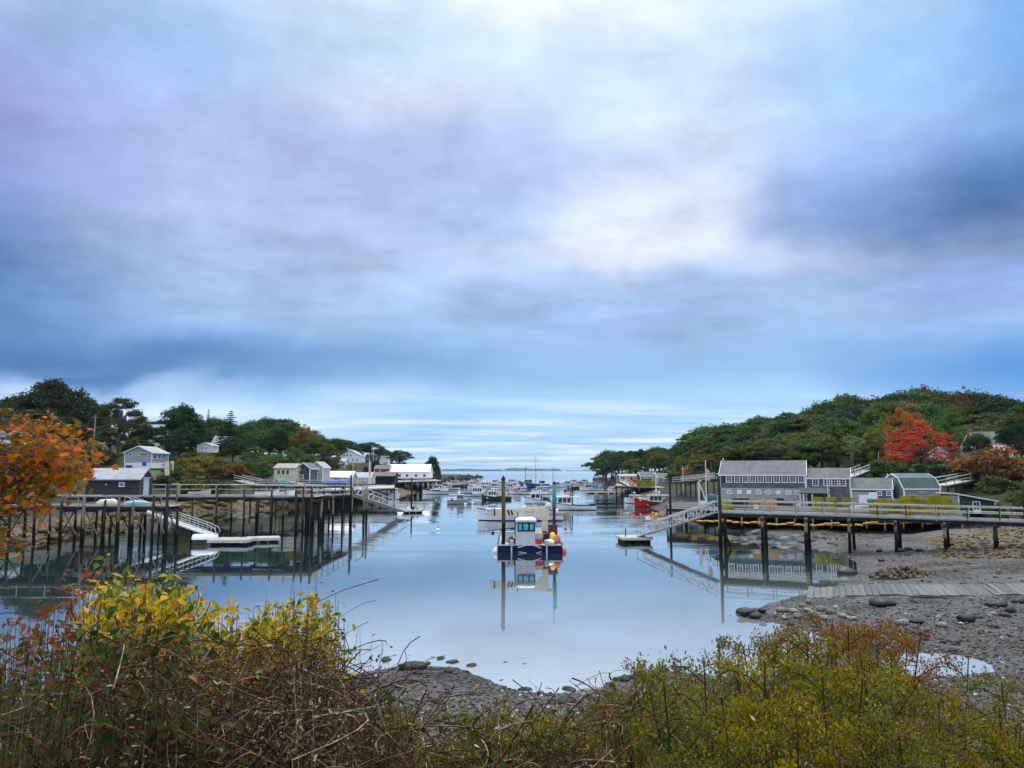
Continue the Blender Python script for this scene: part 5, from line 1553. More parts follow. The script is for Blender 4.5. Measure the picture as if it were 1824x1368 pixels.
# left wharves under the sheds
def wharf(label, poly, z, step, r=.16, mat=None, deckm=None, edge=True):
    """timber deck on piles over a quadrilateral (front-left, front-right, back-right, back-left)"""
    p = [Vector((a, b, 0)) for a, b in poly]; o = p[0].copy()
    t = thing('wharf', label, 'wharf', (o.x, o.y, 0))
    q = [(v.x - o.x, v.y - o.y) for v in p]
    MB().prism(q, 2, z - .18, z).build('deck', deckm or M_plank, t)
    for i in range(len(q)):
        a, b = q[i], q[(i + 1) % len(q)]
        n = max(1, int((Vector(b) - Vector(a)).length / step))
        if i == 0: MB().bar((a[0], a[1] - .06, z - .15), (b[0], b[1] - .06, z - .15), .1, .16).build('fascia_beam', M_plank, t)
    f0, f1, b1, b0 = [Vector(v) for v in (q[0], q[1], q[2], q[3])]
    nx = max(2, int((f1 - f0).length / step)); ny = max(2, int((b0 - f0).length / (step * 1.3)))
    for j in range(ny + 1):
        for i in range(nx + 1):
            if j > 2: continue
            u = i / nx; c_ = f0.lerp(f1, u).lerp(b0.lerp(b1, u), j / ny)
            g = H1(c_.x + o.x, c_.y + o.y)
            if g > z - .3: continue
            MB().tube([(c_.x, c_.y + .15, min(g, .2) - .5 if g < .3 else g - .4), (c_.x, c_.y + .15, z - .18)], [r, r * .9], 7).build('pile', mat or M_pile, t, smooth=True)
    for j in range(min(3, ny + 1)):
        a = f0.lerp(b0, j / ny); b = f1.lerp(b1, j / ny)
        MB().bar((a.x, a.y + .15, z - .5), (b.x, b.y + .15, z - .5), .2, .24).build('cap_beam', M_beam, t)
    return t


wharf('long dark-piled wharf carrying the low pale sheds on the left shore', [(X_(555, 150), 150), (X_(702, 178), 178), (X_(702, 215), 215), (X_(555, 175), 175)], 3.1, 3.)
wharf('dark wharf below the big white shed at the left harbour mouth', [(X_(690, 235), 235), (X_(786, 268), 268), (X_(775, 292), 292), (X_(690, 260), 260)], 3.6, 3.4, .2)
# right wharf
M_dkdeck = mat_wood('worn_dark_deck', (.17, .16, .15), (.07, .066, .06), 0)
fr_ = [(X_(1188, 100), 100), (X_(1290, 93), 93), (X_(1480, 88), 88), (X_(1712, 80.5), 80.5)]
bk_ = [(X_(1188, 112), 112), (X_(1290, 118), 118), (X_(1480, 116), 116), (X_(1712, 108), 108)]
names = ['left end of the right wharf, with the derrick and pale deck', 'middle of the right wharf in front of the long grey building', 'right end of the right wharf carrying the wall of yellow traps']
for i in range(3):
    a, b = Vector(fr_[i]), Vector(fr_[i + 1]); c_, d_ = Vector(bk_[i + 1]), Vector(bk_[i])
    g = .01 if i else 0
    wharf(names[i], [(a.x + g, a.y), (b.x, b.y), (c_.x, c_.y), (d_.x + g, d_.y)], DK, 1.75 if i else 2.4, .12, M_pile_y if i else M_pile, M_dkdeck)
wharf('dark wharf with yellow traps and shacks on the right point', [(X_(1098, 200), 200), (X_(1212, 170), 170), (X_(1212, 198), 198), (X_(1098, 228), 228)], 3.2, 3., .18)
# boom of yellow floats along the wharf
bo = thing('float_boom', 'line of orange-yellow floats lying along the piles of the right wharf', 'boom', (X_(1190, 98), 98, 0))
M_yel = mat_plain('yellow_float', (.50, .26, .03), (.62, .36, .05), .45, 3., .05, vary=.2)
bp_ = [(1192, 924.5, 97.5), (1240, 926, 95), (1300, 929, 91.6), (1360, 932, 89.8), (1420, 934, 88.2), (1500, 935, 86), (1560, 932, 84), (1640, 930, 81.5), (1715, 929, 79.3)]
bpw = [at(*q) for q in bp_]
fl = MB().tube([(-.42, 0, 0), (-.36, 0, 0), (.36, 0, 0), (.42, 0, 0)], [.04, .115, .115, .04], 8).mesh('float', M_yel, True)
s = 0.; i = 0
o_ = Vector(bo.location)
while i < len(bpw) - 1:
    d = bpw[i + 1] - bpw[i]
    if s > d.length: s -= d.length; i += 1; continue
    p = bpw[i] + d.normalized() * s
    k_ = 1.0 if p.x < bpw[6].x else .55
    inst('float', fl, bo, p - o_ + Vector((0, random.uniform(-.08, .08), random.uniform(-.06, .06) - .15 * math.sin(s * 1.2))), (0, random.uniform(-.12, .12), math.atan2(d.y, d.x) + random.uniform(-.1, .1)), (1, k_, k_))
    s += .80 if random.random() > .12 else 1.3
MB().tube([p - o_ + Vector((0, 0, -.05)) for p in bpw], .035, 5).build('line', M_yel, bo)

# right front pier with rails both sides
ptsR = [at(1281, 911, 70.8), at(1484, 917, 66.5), at(1824, 927, 59), at(1990, 931, 55.5)]
zsR = [3.25, 3.2, 3.15, 3.15]
ln = [0]
for i in range(3): ln.append(ln[-1] + (Vector((ptsR[i + 1].x, ptsR[i + 1].y)) - Vector((ptsR[i].x, ptsR[i].y))).length)


def sR(px):                                  # distance along the pier seen at px
    for i in range(3):
        a, b = ptsR[i], ptsR[i + 1]
        for k in range(101):
            q = a.lerp(b, k / 100)
            if 912 + q.x / q.y * FPX * 1.0063 >= px: return ln[i] + (ln[i + 1] - ln[i]) * k / 100
    return ln[-1]


pier('long railed pier crossing the mudflat on the right', [(p.x, p.y) for p in ptsR], zsR, 2.0, [.1] + [sR(p) for p in (1353, 1430, 1506, 1588, 1676, 1762, 1850, 1930)], rails=('near', 'far'), post_step=2.15, rail_h=1.0, brace=False, pile_r=.15, rake=.12, tall=[.2])
a = ptsR[0]
o = MB().bar((a.x + .2, a.y, 1.9), (a.x + 1.0, a.y + .1, .1), .18, .18).build('raking_strut', M_pile); tag(o, 'diagonal timber strut leaning against the first pile of the right pier', 'strut')

# footbridges behind
def bridge(label, a, b, w=1.6, rh=1.0, n=5):
    a, b = Vector(a), Vector(b)
    t = thing('footbridge', label, 'footbridge', a); d = b - a; nrm = Vector((-d.y, d.x, 0)).normalized() * w
    MB().bar((0, 0, 0), d, w, .12).build('deck', M_plank, t)
    for s_ in (-.5, .5):
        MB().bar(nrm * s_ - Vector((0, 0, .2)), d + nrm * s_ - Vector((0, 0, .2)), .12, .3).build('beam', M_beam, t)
        for hh in (rh, rh * .5): MB().bar(nrm * s_ + Vector((0, 0, hh)), d + nrm * s_ + Vector((0, 0, hh)), .07, .12).build('rail', M_plank, t)
        for i in range(n + 1):
            p = d * (i / n) + nrm * s_; MB().bar(p, p + Vector((0, 0, rh)), .08, .08, upv=(0, 1, 0)).build('rail_post', M_post, t)
    for i in range(n + 1):
        p = d * (i / n); g = H1(a.x + p.x, a.y + p.y)
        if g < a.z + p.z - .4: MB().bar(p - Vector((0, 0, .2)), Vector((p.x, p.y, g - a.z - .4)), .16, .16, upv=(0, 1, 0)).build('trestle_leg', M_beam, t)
    return t


bridge('grey sloping footbridge climbing to the trees at the right, beyond the barn-roofed shed', at(1673, 865, 106), at(1757, 849, 116), 1.8, 1.0, 6)
bridge('long railed footbridge behind the derrick, reaching the left end of the long wharf building', at(1205, 858.5, 150), at(1284, 852, 112), 1.6, .8, 8)
bridge('short white-railed ramp on the slope between the grey building and the low shed', at(1513, 849, 112), at(1541, 838, 122), 1.4, .9, 3)
bridge('sloping gangway off the red shack wharf on the right point', at(1108, 857, 205), at(1126, 867, 190), 1.4, .9, 3)

# gangways (aluminium trusses) and floats
def gangway(label, a, b, w, h, n, rails='truss'):
    """two side trusses from the pier head a down to the float b"""
    a, b = Vector(a), Vector(b); d = b - a
    t = thing('gangway', label, 'gangway', a)
    nrm = Vector((-d.y, d.x, 0)).normalized() * w; U = Vector((0, 0, h))
    MB().bar(-U * .04, d - U * .04, w * .9, .06).build('tread', M_plank, t)
    for s_ in (-.5, .5):
        q = nrm * s_
        MB().bar(q, d + q, .10, .12).build('bottom_chord', M_alu, t)
        MB().bar(q + U, d + q + U * .9, .10, .10).build('top_chord', M_alu, t)
        for i in range(n + 1):
            p = d * (i / n) + q; MB().bar(p, p + U * (1 - .1 * i / n), .06, .06, upv=(0, 1, 0)).build('upright', M_alu, t)
        for i in range(n):
            p0, p1 = d * (i / n) + q, d * ((i + 1) / n) + q
            if i % 2: p0, p1 = p0 + U, p1
            else: p0, p1 = p0, p1 + U
            MB().bar(p0, p1, .05, .05).build('diagonal', M_alu, t)
    return t


def raft(label, cx_, cy_, L_, W_, rotz=0., top=.42, name='float'):
    t = thing('floating_dock', label, 'float', (cx_, cy_, 0), rotz)
    n = max(3, int(L_ / .32))
    bd = MB()
    for i in range(n): bd.box((-L_ / 2 + (i + .5) * L_ / n, 0, top - .03 + random.uniform(-.006, .006)), (L_ / n * .93, W_, .06))
    ob = bd.build('planking', M_plank_y, t); ob['kind'] = 'stuff'
    for s_ in (-1, 1): MB().box((0, s_ * (W_ / 2 + .03), top - .12), (L_ + .1, .08, .26)).build('side_timber', M_plank, t)
    for s_ in (-1, 1): MB().box((s_ * (L_ / 2 + .03), 0, top - .12), (.08, W_, .26)).build('end_timber', M_plank_y, t)
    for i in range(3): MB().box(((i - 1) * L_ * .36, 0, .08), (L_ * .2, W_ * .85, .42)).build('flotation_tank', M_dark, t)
    return t


# right: gangway and square float
ga = at(1278, 910, 71.8); gb_ = at(1140, 953, 76.5)
gangway('long aluminium truss gangway sloping from the right pier down to the small float', (ga.x, ga.y, 3.2), (gb_.x, gb_.y, .6), 1.3, 1.05, 9)
f_ = gnd(1134, 968, 0.)
rf = raft('small square wooden float at the foot of the right gangway', f_.x, f_.y + 1.6, 2.9, 3.0, .08, .55)
MB().tube([(-.9, -.3, .5), (-.88, -.3, 1.35)], .06, 6).build('mooring_post', M_post, rf)
# left: aluminium gangway on a long beam, and the L float
ga = Vector((X_(228, 75.6), 75.6, 3.55)); gb_ = at(384, 957, 76.5)
gl_ = thing('gangway', 'pale tube-railed gangway sloping from the left pier down to the float with the dinghy', 'gangway', ga)
d = Vector((gb_.x, gb_.y, .62)) - ga
for s_ in (-.55, .55):
    o2 = Vector((0, s_, 0)); U = Vector((0, 0, 1.0))
    MB().tube([o2, d + o2], .13, 8).build('side_beam', M_white, gl_, smooth=True)
    p0, p1 = d * .28 + o2 + U * .95, d * .97 + o2 + U * .8
    MB().tube([d * .0 + o2 + U * .95, p0, d * .9 + o2 + U * .95, d * 1.0 + o2 + U * .85, d * 1.03 + o2 + U * .5, d * .98 + o2 + U * .1], .035, 6).build('handrail', M_alu, gl_, smooth=True)
    MB().tube([d * .05 + o2 + U * .5, d * .94 + o2 + U * .5], .03, 6).build('middle_rail', M_alu, gl_, smooth=True)
    for i in range(11): p = d * (i / 10.3) + o2; MB().bar(p, p + U * .93, .035, .035, upv=(0, 1, 0)).build('baluster', M_alu, gl_)
MB().bar(Vector((0, 0, .1)), d + Vector((0, 0, .1)), 1.0, .05).build('tread', M_plank, gl_)
f_ = gnd(393, 972, 0.)
raft('long pale wooden float at the foot of the left gangway', f_.x + .55, f_.y + 1.7, 3.6, 3.2, 0, .5)
raft('narrow outer arm of the left float pointing at the harbour', f_.x + 2.75, f_.y + 3.9, 2.9, 2.2, .35, .46)
# left outer gangway and small float
ga = at(627, 878, 105); gb_ = at(716, 905, 122)
gangway('whitish truss gangway from the left pier head down to the small dark float', (ga.x, ga.y, 3.8), (gb_.x, gb_.y, .6), 1.5, 1.25, 10)
f_ = gnd(733, 914, 0.)
rf = raft('small dark float crowded with gear at the foot of the far left gangway', f_.x, f_.y + 1.5, 3.0, 3.0, .3, .5)
# rails on the upper pier's near corner timbers: derrick on right wharf
dr = thing('derrick', 'white hoist with a leaning boom on the left end of the right wharf', 'derrick', (X_(1245, 103), 103, DK))
MB().tube([(0, 0, 0), (0, 0, 3.1)], .14, 8).build('mast', M_polew, dr); MB().tube([(0, 0, 3.0), (.1, 0, 3.2), (.4, 0, 3.2)], .07, 6).build('sheave_arm', M_polew, dr)
MB().tube([(.1, 0, 2.9), (.95, -.2, .3)], .09, 6).build('boom', M_polew, dr); MB().box((1.05, -.2, .3), (.5, .5, .6)).build('winch', M_polew, dr)
raft('pale dock float moored across the cove between the red shack wharf and the red boat', *gnd(1072, 879, 0.)[:2], 9, 2.4, .0, .5)
raft('long low dock float beyond the red boat on the right', *(gnd(1150, 889, 0.) + Vector((0, 3, 0)))[:2], 6, 2.2, .1, .5)

# ================================================================== BOATS
def paint(name, c, rough=.35): return mat_plain(name, c, tuple(k * .86 for k in c), rough, .8, .03, vary=.04)


M_hw = paint('white_gelcoat', (.84, .85, .86)); M_hc = paint('cream_gelcoat', (.68, .62, .5)); M_hg = paint('grey_gelcoat', (.42, .44, .44))
M_hgn = paint('dark_green_gelcoat', (.015, .06, .045)); M_hr = paint('red_gelcoat', (.42, .015, .02)); M_hb = paint('blue_gelcoat', (.02, .09, .22)); M_hy = paint('yellow_gelcoat', (.55, .48, .2))
M_hnavy = paint('navy_gelcoat', (.004, .006, .05)); M_bot = paint('bottom_paint', (.03, .02, .02), .6); M_botr = paint('red_bottom_paint', (.16, .03, .02), .6)
M_deck = mat_plain('boat_deck', (.5, .5, .49), (.38, .38, .37), .7, 2.); M_blk = paint('black_rubber', (.02, .02, .022), .5); M_org = paint('orange_gear', (.75, .16, .05)); M_redg = paint('red_gear', (.6, .03, .04))
M_yelg = paint('yellow_gear', (.7, .5, .1)); M_tealg = paint('teal_gear', (.06, .35, .38)); M_blueg = paint('blue_tarp', (.10, .25, .62)); M_peach = paint('peach_trim', (.72, .42, .32)); M_beige = paint('beige_crane', (.68, .60, .46), .5)
M_glass_teal = mat_glass('teal_window_glass', (.05, .30, .34), .1)


def boat_hull(t, L, B, F, bow, hull, bottom, rail, deckz=.35, name='hull'):
    """round-bilged hull, bow towards +x, waterline at z=0"""
    n = 15; rows = []
    for i in range(n):
        u = i / (n - 1); x = -L / 2 + L * u
        b = B / 2 * (.86 + .14 * min(1, u / .3)) * (1 if u < .5 else max(.0, 1 - ((u - .5) / .5) ** 2.3))
        sh = F + (bow - F) * max(0, (u - .25) / .75) ** 1.9
        rake_ = (u ** 6) * L * .06
        b = max(b, .03)
        fl_ = .80 - .22 * u
        rows.append([(x - rake_ * 1.2, 0, -.45 * (1 - u ** 4)), (x - rake_ * .8, b * fl_ * .75, -.22), (x - rake_ * .4, b * fl_, .0), (x - rake_ * .3, b * (fl_ + .03), .10), (x, b * .96, sh - .12), (x, b, sh - .1), (x, b, sh), (x, b * .93, sh)])
    m = len(rows[0]); V = []; F_ = []; MI = []
    for r_ in rows:
        V += r_ + [(x, -y, z) for x, y, z in r_]
    W_ = 2 * m
    for i in range(n - 1):
        for k in range(m - 1):
            mi = 1 if k < 3 else (2 if k >= 5 else 0)
            a, b_ = i * W_ + k, (i + 1) * W_ + k
            F_.append((a, b_, b_ + 1, a + 1)); MI.append(mi)
            a += m; b_ += m
            F_.append((a + 1, b_ + 1, b_, a)); MI.append(mi)
    F_.append(tuple([k for k in range(m)][::-1] + [m + k for k in range(1, m)])); MI.append(0)
    mb = MB(); mb.v = V; mb.f = F_; mb.mi = MI
    h = mb.build(name, [hull, bottom, rail], t, smooth=False)
    # decks: cockpit sole aft, raised foredeck forward
    mb = MB(); pts = []
    for i in range(n):
        r_ = rows[i]; u = i / (n - 1); z = deckz if u < .52 else r_[6][2] - .05
        pts.append((r_[6][0], r_[6][1] * .96, z))
    V = []; F_ = []
    for (x, y, z) in pts: V += [(x, y, z), (x, -y, z)]
    for i in range(n - 1): F_.append((2 * i, 2 * i + 1, 2 * i + 3, 2 * i + 2))
    mb.v = V; mb.f = F_; mb.mi = [0] * len(F_); mb.build('deck', M_deck, t)
    return rows


def cabin(t, x0, x1, w, z0, h, wm_, roofm, slope=.35, wins=2, aft_open=True, roof_ext=.5, glass=None, name='wheelhouse'):
    """wheelhouse with raked front; returns roof height"""
    glass = glass or M_glass
    zt_ = z0 + h; poly = [(x0, z0), (x1 + slope, z0), (x1, zt_), (x0, zt_)]
    hz = z0 + h * .50
    c_ = MB(); c_.prism(poly, 1, -w / 2, w / 2); k = c_.build(name, wm_, t)
    # side windows
    span = (x1 - x0 - .25) / wins
    for s_ in (-1, 1):
        for i in range(wins):
            a = x0 + .15 + i * span; b = a + span - .12
            q = [(a, hz), (b + (slope * .35 if i == wins - 1 else 0), hz), (b + (slope * .1 if i == wins - 1 else 0), zt_ - .14), (a, zt_ - .14)]
            MB().prism(q, 1, s_ * w / 2 + (0 if s_ > 0 else -.025), s_ * w / 2 + (.025 if s_ > 0 else 0)).build('side_window', glass, t)
    for i in range(3):
        y = (i - 1) * w * .31; s0 = .5; 
        xa = x1 + slope * .5; xb = x1 + slope * .16
        V = [(xa + .02, y - w * .13, hz), (xa + .02, y + w * .13, hz), (xb + .02, y + w * .13, zt_ - .14), (xb + .02, y - w * .13, zt_ - .14)]
        V += [(x - .03, y_, z) for x, y_, z in V]
        m_ = MB(); m_.add(V, [(0, 1, 2, 3), (7, 6, 5, 4), (0, 4, 5, 1), (1, 5, 6, 2), (2, 6, 7, 3), (3, 7, 4, 0)]); m_.build('windscreen', glass, t)
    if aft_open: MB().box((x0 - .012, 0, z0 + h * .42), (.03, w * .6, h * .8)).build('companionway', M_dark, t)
    MB().box(((x0 + x1) / 2 - roof_ext / 2 + .1, 0, zt_ + .04), (x1 - x0 + roof_ext + .3, w + .22, .09)).build('roof', roofm, t)
    return zt_ + .09


def mast(t, x, z, h, m=None, r=.04, cross=True, radar=True, y=0.):
    m = m or M_alu
    MB().tube([(x, y, z), (x, y, z + h)], [r, r * .6], 6).build('mast', m, t)
    if cross: MB().box((x, y, z + h * .6), (.05, 1.1, .05)).build('crosstree', m, t)
    if radar: MB().lathe([(.25, 0), (.3, .06), (.3, .16), (.18, .22)], 10, (x + .05, y, z + .35)).build('radar_dome', M_hw, t, smooth=True)
    MB().tube([(x + .4, .5, z), (x + .35, .5, z + h * 1.4)], [.012, .008], 4).build('antenna', M_hw, t)


def lobster_boat(label, bx, by, heading, L, B=None, hull=None, bottom=None, rail=None, house_m=None, F=.75, bow=1.6, cab=(.08, .26), ch=1.75, mh=2.0, extras=(), group=None, name='lobster_boat', cat='boat', wins=2, roofm=None, trunk=True, roof_ext=1.4):
    B = B or L * .32; hull = hull or M_hw; bottom = bottom or M_bot; rail = rail or M_blk; house_m = house_m or M_hw
    t = thing(name, label, cat, (bx, by, 0), heading, group)
    boat_hull(t, L, B, F, bow, hull, bottom, rail)
    x0, x1 = -L * .02 + (cab[0] - .08) * L, cab[1] * L
    zr = cabin(t, x0, x1, B * .62, .38, ch + .35, house_m, roofm or house_m, .4, wins, roof_ext=roof_ext)
    # canopy posts
    for s_ in (-1, 1): MB().tube([(x0 - roof_ext + .25, s_ * B * .3, .4), (x0 - roof_ext + .25, s_ * B * .3, zr - .09)], .025, 5).build('canopy_post', M_alu, t)
    if trunk:
        mb = MB(); z0 = F + .1
        mb.prism([(x1 + .1, z0), (L * .40, z0 + .15), (L * .38, bow - .05), (x1 + .2, F + .75)], 1, -B * .23, B * .23); mb.build('trunk_cabin', house_m, t)
        for s_ in (-1, 1):
            for q in range(2): MB().box((x1 + .5 + q * .6, s_ * (B * .23 + .012), F + .52), (.34, .02, .14)).build('porthole', M_glass, t)
    mast(t, x0 + .3, zr, mh)
    MB().tube([(x0 + .2, B * .22, zr), (x0 + .2, B * .22, zr + .8)], .05, 6).build('exhaust', M_blk, t)
    MB().tube([(L * .47, 0, bow), (L * .30, B * .18, bow + .45), (x1 + .5, B * .33, F + .95)], .02, 5).build('bow_rail', M_alu, t)
    for e in extras:
        if e[0] == 'box': MB().box(e[1], e[2]).build(e[4] if len(e) > 4 else 'gear_box', e[3], t)
        if e[0] == 'ball': MB().lathe([(e[2] * math.cos(a) + .001, e[2] * math.sin(a)) for a in np.linspace(-1.5, 1.5, 7)], 10, e[1]).build('fender', e[3], t, smooth=True)
        if e[0] == 'stripe':
            for s_ in (-1, 1): MB().box((e[1], s_ * B * .5 * e[3], e[2]), (e[4], .03, .1)).build('stripe', e[5], t)
    return t


def B_(px, py): g_ = gnd(px, py, 0.); return g_.x, g_.y


PI = math.pi
x, y = B_(928, 928); lobster_boat('long white open-decked lobster boat lying behind the blue work barge, bow to the left', x - .2, y + 1.6, PI, 12.2, 3.4, cab=(.0, .12), ch=.7, mh=1.3, F=.85, bow=1.75, trunk=True, roof_ext=.6)
x, y = B_(1017, 909); lobster_boat('white lobster boat with a tall gear-laden mast behind the teal-topped piling', x, y + 1.4, PI, 9.0, 3.0, F=.85, bow=1.75, ch=1.55, mh=2.3, wins=3,
                                    extras=[('box', (.4, 0, 2.95), (1.4, 1.0, .5), M_peach), ('box', (.9, .2, 3.3), (.5, .5, .5), M_blk), ('box', (-3.9, 0, .95), (.9, 2.4, .25), M_blk, 'stern_gear'), ('ball', (-.2, .4, 3.4), .25, M_blk), ('box', (-.4, -.9, 1.9), (.25, .5, 2.3), M_blk, 'dark_screen')])
x, y = B_(958, 898); lobster_boat('white boat with dark windows and green gear, tied alongside the bigger white lobster boat', x + .6, y + 1.2, PI - .25, 7.4, 2.7, F=.8, bow=1.6, ch=1.45, mh=1.6, extras=[('box', (-.7, -.6, 1.0), (.5, .5, .8), M_hgn), ('box', (-1.6, .5, 1.0), (.9, .8, .8), M_hgn), ('ball', (-3.4, -1.2, .6), .45, M_blk)])
x, y = B_(818, 898); lobster_boat('small grey hard-topped boat, nearest of the boats left of the brown piling', x, y + .8, .12, 5.2, 2.1, hull=M_hg, F=.75, bow=1.1, cab=(.0, .15), ch=1.2, mh=1.0, house_m=M_hg, roofm=M_hw, trunk=False, roof_ext=1.6,
                                   extras=[('box', (-1.6, .1, .95), (.5, .5, .5), M_org), ('ball', (2.7, -.4, .2), .26, M_hw)])
x, y = B_(880, 891); lobster_boat('dark green-hulled fishing boat with a white deckhouse left of the brown piling', x + .5, y + 1.2, PI - .12, 7.2, 2.6, hull=M_hgn, F=.75, bow=1.35, ch=1.35, mh=1.6, wins=3, roof_ext=2.2, extras=[('box', (-1.9, 0, 1.1), (.9, 1.2, .9), M_hg)])
x, y = B_(852, 884.5); lobster_boat('white boat with a row of dark cabin windows just above the small grey boat', x, y + 1.2, 0.05, 7.6, 2.8, bottom=M_botr, F=.7, bow=1.3, cab=(-.12, .12), ch=1.6, mh=1.5, wins=4, trunk=False)
x, y = B_(927, 880.5); lobster_boat('white boat with an orange-red fender on its cabin side, in mid harbour', x, y + 1.2, PI, 6.6, 2.5, F=.8, bow=1.5, ch=1.35, mh=1.0, extras=[('ball', (1.5, 1.3, 1.5), .5, M_org), ('ball', (1.0, 1.3, 1.1), .35, M_org)])
x, y = B_(951, 868)
tr = lobster_boat('blue-hulled trawler with two tall masts near the harbour mouth', x, y + 2, PI - .1, 13, 4.4, hull=M_hb, F=1.5, bow=2.8, cab=(.15, .3), ch=2.4, mh=3.0, name='trawler', rail=M_hw)
for xx, hh in ((3.4, 8.0), (-.9, 8.4)):
    MB().tube([(xx, 0, 1), (xx, 0, 1 + hh)], [.13, .08], 6).build('tall_mast', M_blk, tr)
MB().tube([(-.9, 0, 8.5), (-.2, 0, 13.4)], [.07, .04], 5).build('topmast', M_blk, tr)
MB().tube([(-.2, 0, 13.4), (-4.3, 0, 4)], .04, 4).build('stay', M_blk, tr)
MB().tube([(-.9, 0, 9), (3.4, 0, 8.5)], .03, 4).build('stay', M_blk, tr)
MB().box((1.4, 0, 4.9), (3.4, 2.6, 1.3)).build('upper_bridge', M_hw, tr)
MB().box((-3.5, 0, 2.2), (2.2, 2.6, 1.0)).build('net_drum', M_blk, tr)
x, y = B_(1100, 904)
rb = lobster_boat('red-hulled lobster boat with a white cabin and tall white pole mast by the right wharf', *(Vector(B_(1177, 904)) + Vector((0, 1.8))), PI, 9.6, 3.1, hull=M_hr, rail=M_hw, F=.95, bow=1.95, cab=(.05, .21), ch=1.5, mh=1.1, wins=3, house_m=paint('mint_white', (.66, .76, .72)))
MB().tube([(.5, 0, 2.3), (.5, 0, 6.9)], [.09, .06], 8).build('pole_mast', M_hw, rb)
for s_ in (-1, 1): MB().tube([(.5 + s_ * .7, 0, 2.3), (.5 + s_ * .35, 0, 3.1), (.5, 0, 3.3)], .045, 5).build('mast_brace', M_hw, rb)
x, y = B_(1130, 897); lobster_boat('small white open boat lying just beyond the bow of the red boat', x, y + 1, PI * .75, 5, 2., F=.8, bow=1.3, cab=(0, .12), ch=1.0, mh=.8, trunk=False)
x, y = B_(1054, 874); lobster_boat('white lobster boat with a teal tarp over its stern, right of centre', x, y + 1.4, PI, 8.4, 2.8, F=.8, bow=1.6, ch=1.4, mh=1.2, extras=[('box', (-1.6, 0, 1.3), (2.0, 1.8, 1.1), M_tealg, 'tarp')])
wl = [('white boat with a dark windscreen at the left end of the moored cluster', 775, 876, 7.6, .05, M_hw, .5), ('low white sleek motorboat lying in front of the cluster left of the small grey boat', 783, 880.5, 8.6, PI + .1, M_hw, .1), ('white cabin boat with a dark window band beside the sleek motorboat', 797, 872, 7.5, PI, M_hw, .9),
      ('dark-hulled small boat right of the white cabin boat', 819, 868, 5.5, .1, M_hgn, .2), ('white boat with a tan tarp under the rock point', 838, 867, 7, 0, M_hc, 1.0), ('far white boat with a blue-grey roof moored just off the tip of the rock point', 852, 863, 8, PI, M_hw, .8),
      ('white boat with a dark wheelhouse in the middle of the far cluster', 868, 869, 8, PI, M_hw, 1.4), ('cluttered white boat with twin masts just left of the brown piling', 886, 872, 8, PI, M_hg, 1.8), ('tall-cabined white boat furthest back in the cluster', 878, 862.5, 9, 0, M_hw, 1.6),
      ('white boat half hidden behind the brown piling', 902, 873, 7, 0, M_hw, .6), ('pale green-roofed boat between the row-windowed boat and the dark green boat', 866, 877.5, 6, PI, M_hc, .9), ('small white boat behind the dark green boat', 892, 880, 6.5, PI, M_hw, 1.2),
      ('white work boat with black gear at the left end of the right-hand cluster', 1015, 866, 7.5, PI, M_hw, 1.7), ('white cabin boat behind the lime-green skiff on the right', 1027, 862, 8, PI, M_hw, 1.0), ('distant white boat below the black block on the right point', 1046, 861.5, 9, PI, M_hw, 1.2), ('grey-decked boat behind the teal-tarped boat', 1066, 866, 8, 0, M_hg, .8),
      ('dark small boat left of the lime-green skiff', 1024, 871, 5, PI, M_hgn, .4), ('white skiff with a steering post near the right wharf piles', 1098, 876, 5, PI, M_hw, .2)]
for lab, px, py, L_, hd, hm_, mh_ in wl:
    x, y = B_(px, py); lobster_boat(lab, x, y + 1, hd + random.uniform(-.3, .3), L_ * 1.18, hull=hm_, F=.8, bow=1.5, ch=1.45 if mh_ > .3 else .7, mh=max(.6, mh_ * 1.5), wins=3, trunk=mh_ > .15, group=None)
for lab, px, py, L_, hd in [('white cabin boat with four dark windows facing the camera beyond the left gangway', 698, 886, 6.4, -PI / 2 + .5), ('white fishing boat with a tall antenna right of the four-windowed boat', 719, 876.5, 7.4, -PI / 2 + .9)]:
    x, y = B_(px, py); lobster_boat(lab, x, y + 1, hd, L_, F=.9, bow=1.5, ch=1.5, mh=1.5, wins=2)
x, y = B_(672, 890); lobster_boat('pinkish-decked covered boat seen through the far left gangway', x, y + 1, .05, 10.5, 3.0, hull=M_hw, bottom=M_botr, F=1.0, bow=1.6, cab=(.0, .06), ch=.5, mh=.6, rail=M_peach)
for lab, px, py, L_, cabm in [('white boat moored against the left wharf below the low whitish shed', 662, 874, 8, .6), ('white launch with a windscreen beside the left wharf piles', 690, 872, 7, .4), ('white boat lying under the dark wharf at the left harbour mouth', 752, 868, 9, .6)]:
    x, y = B_(px, py); lobster_boat(lab, x, y + 1, PI + .1, L_, F=.8, bow=1.4, ch=1.2, mh=cabm + .5)


# open skiffs
def skiff(label, bx, by, heading, L, hull, B=None, z=0., extras=(), name='skiff', tilt=0.):
    t = thing(name, label, 'boat', (bx, by, z), heading)
    B = B or L * .36; rows = boat_hull(t, L, B, .42, .68, hull, hull, M_deck, .10)
    for q in (-.25, .12): MB().box((q * L, 0, .34), (.22, B * .82, .04)).build('thwart', M_plank, t)
    for e in extras: MB().box(e[0], e[1]).build('gear_box', e[2], t)
    return t


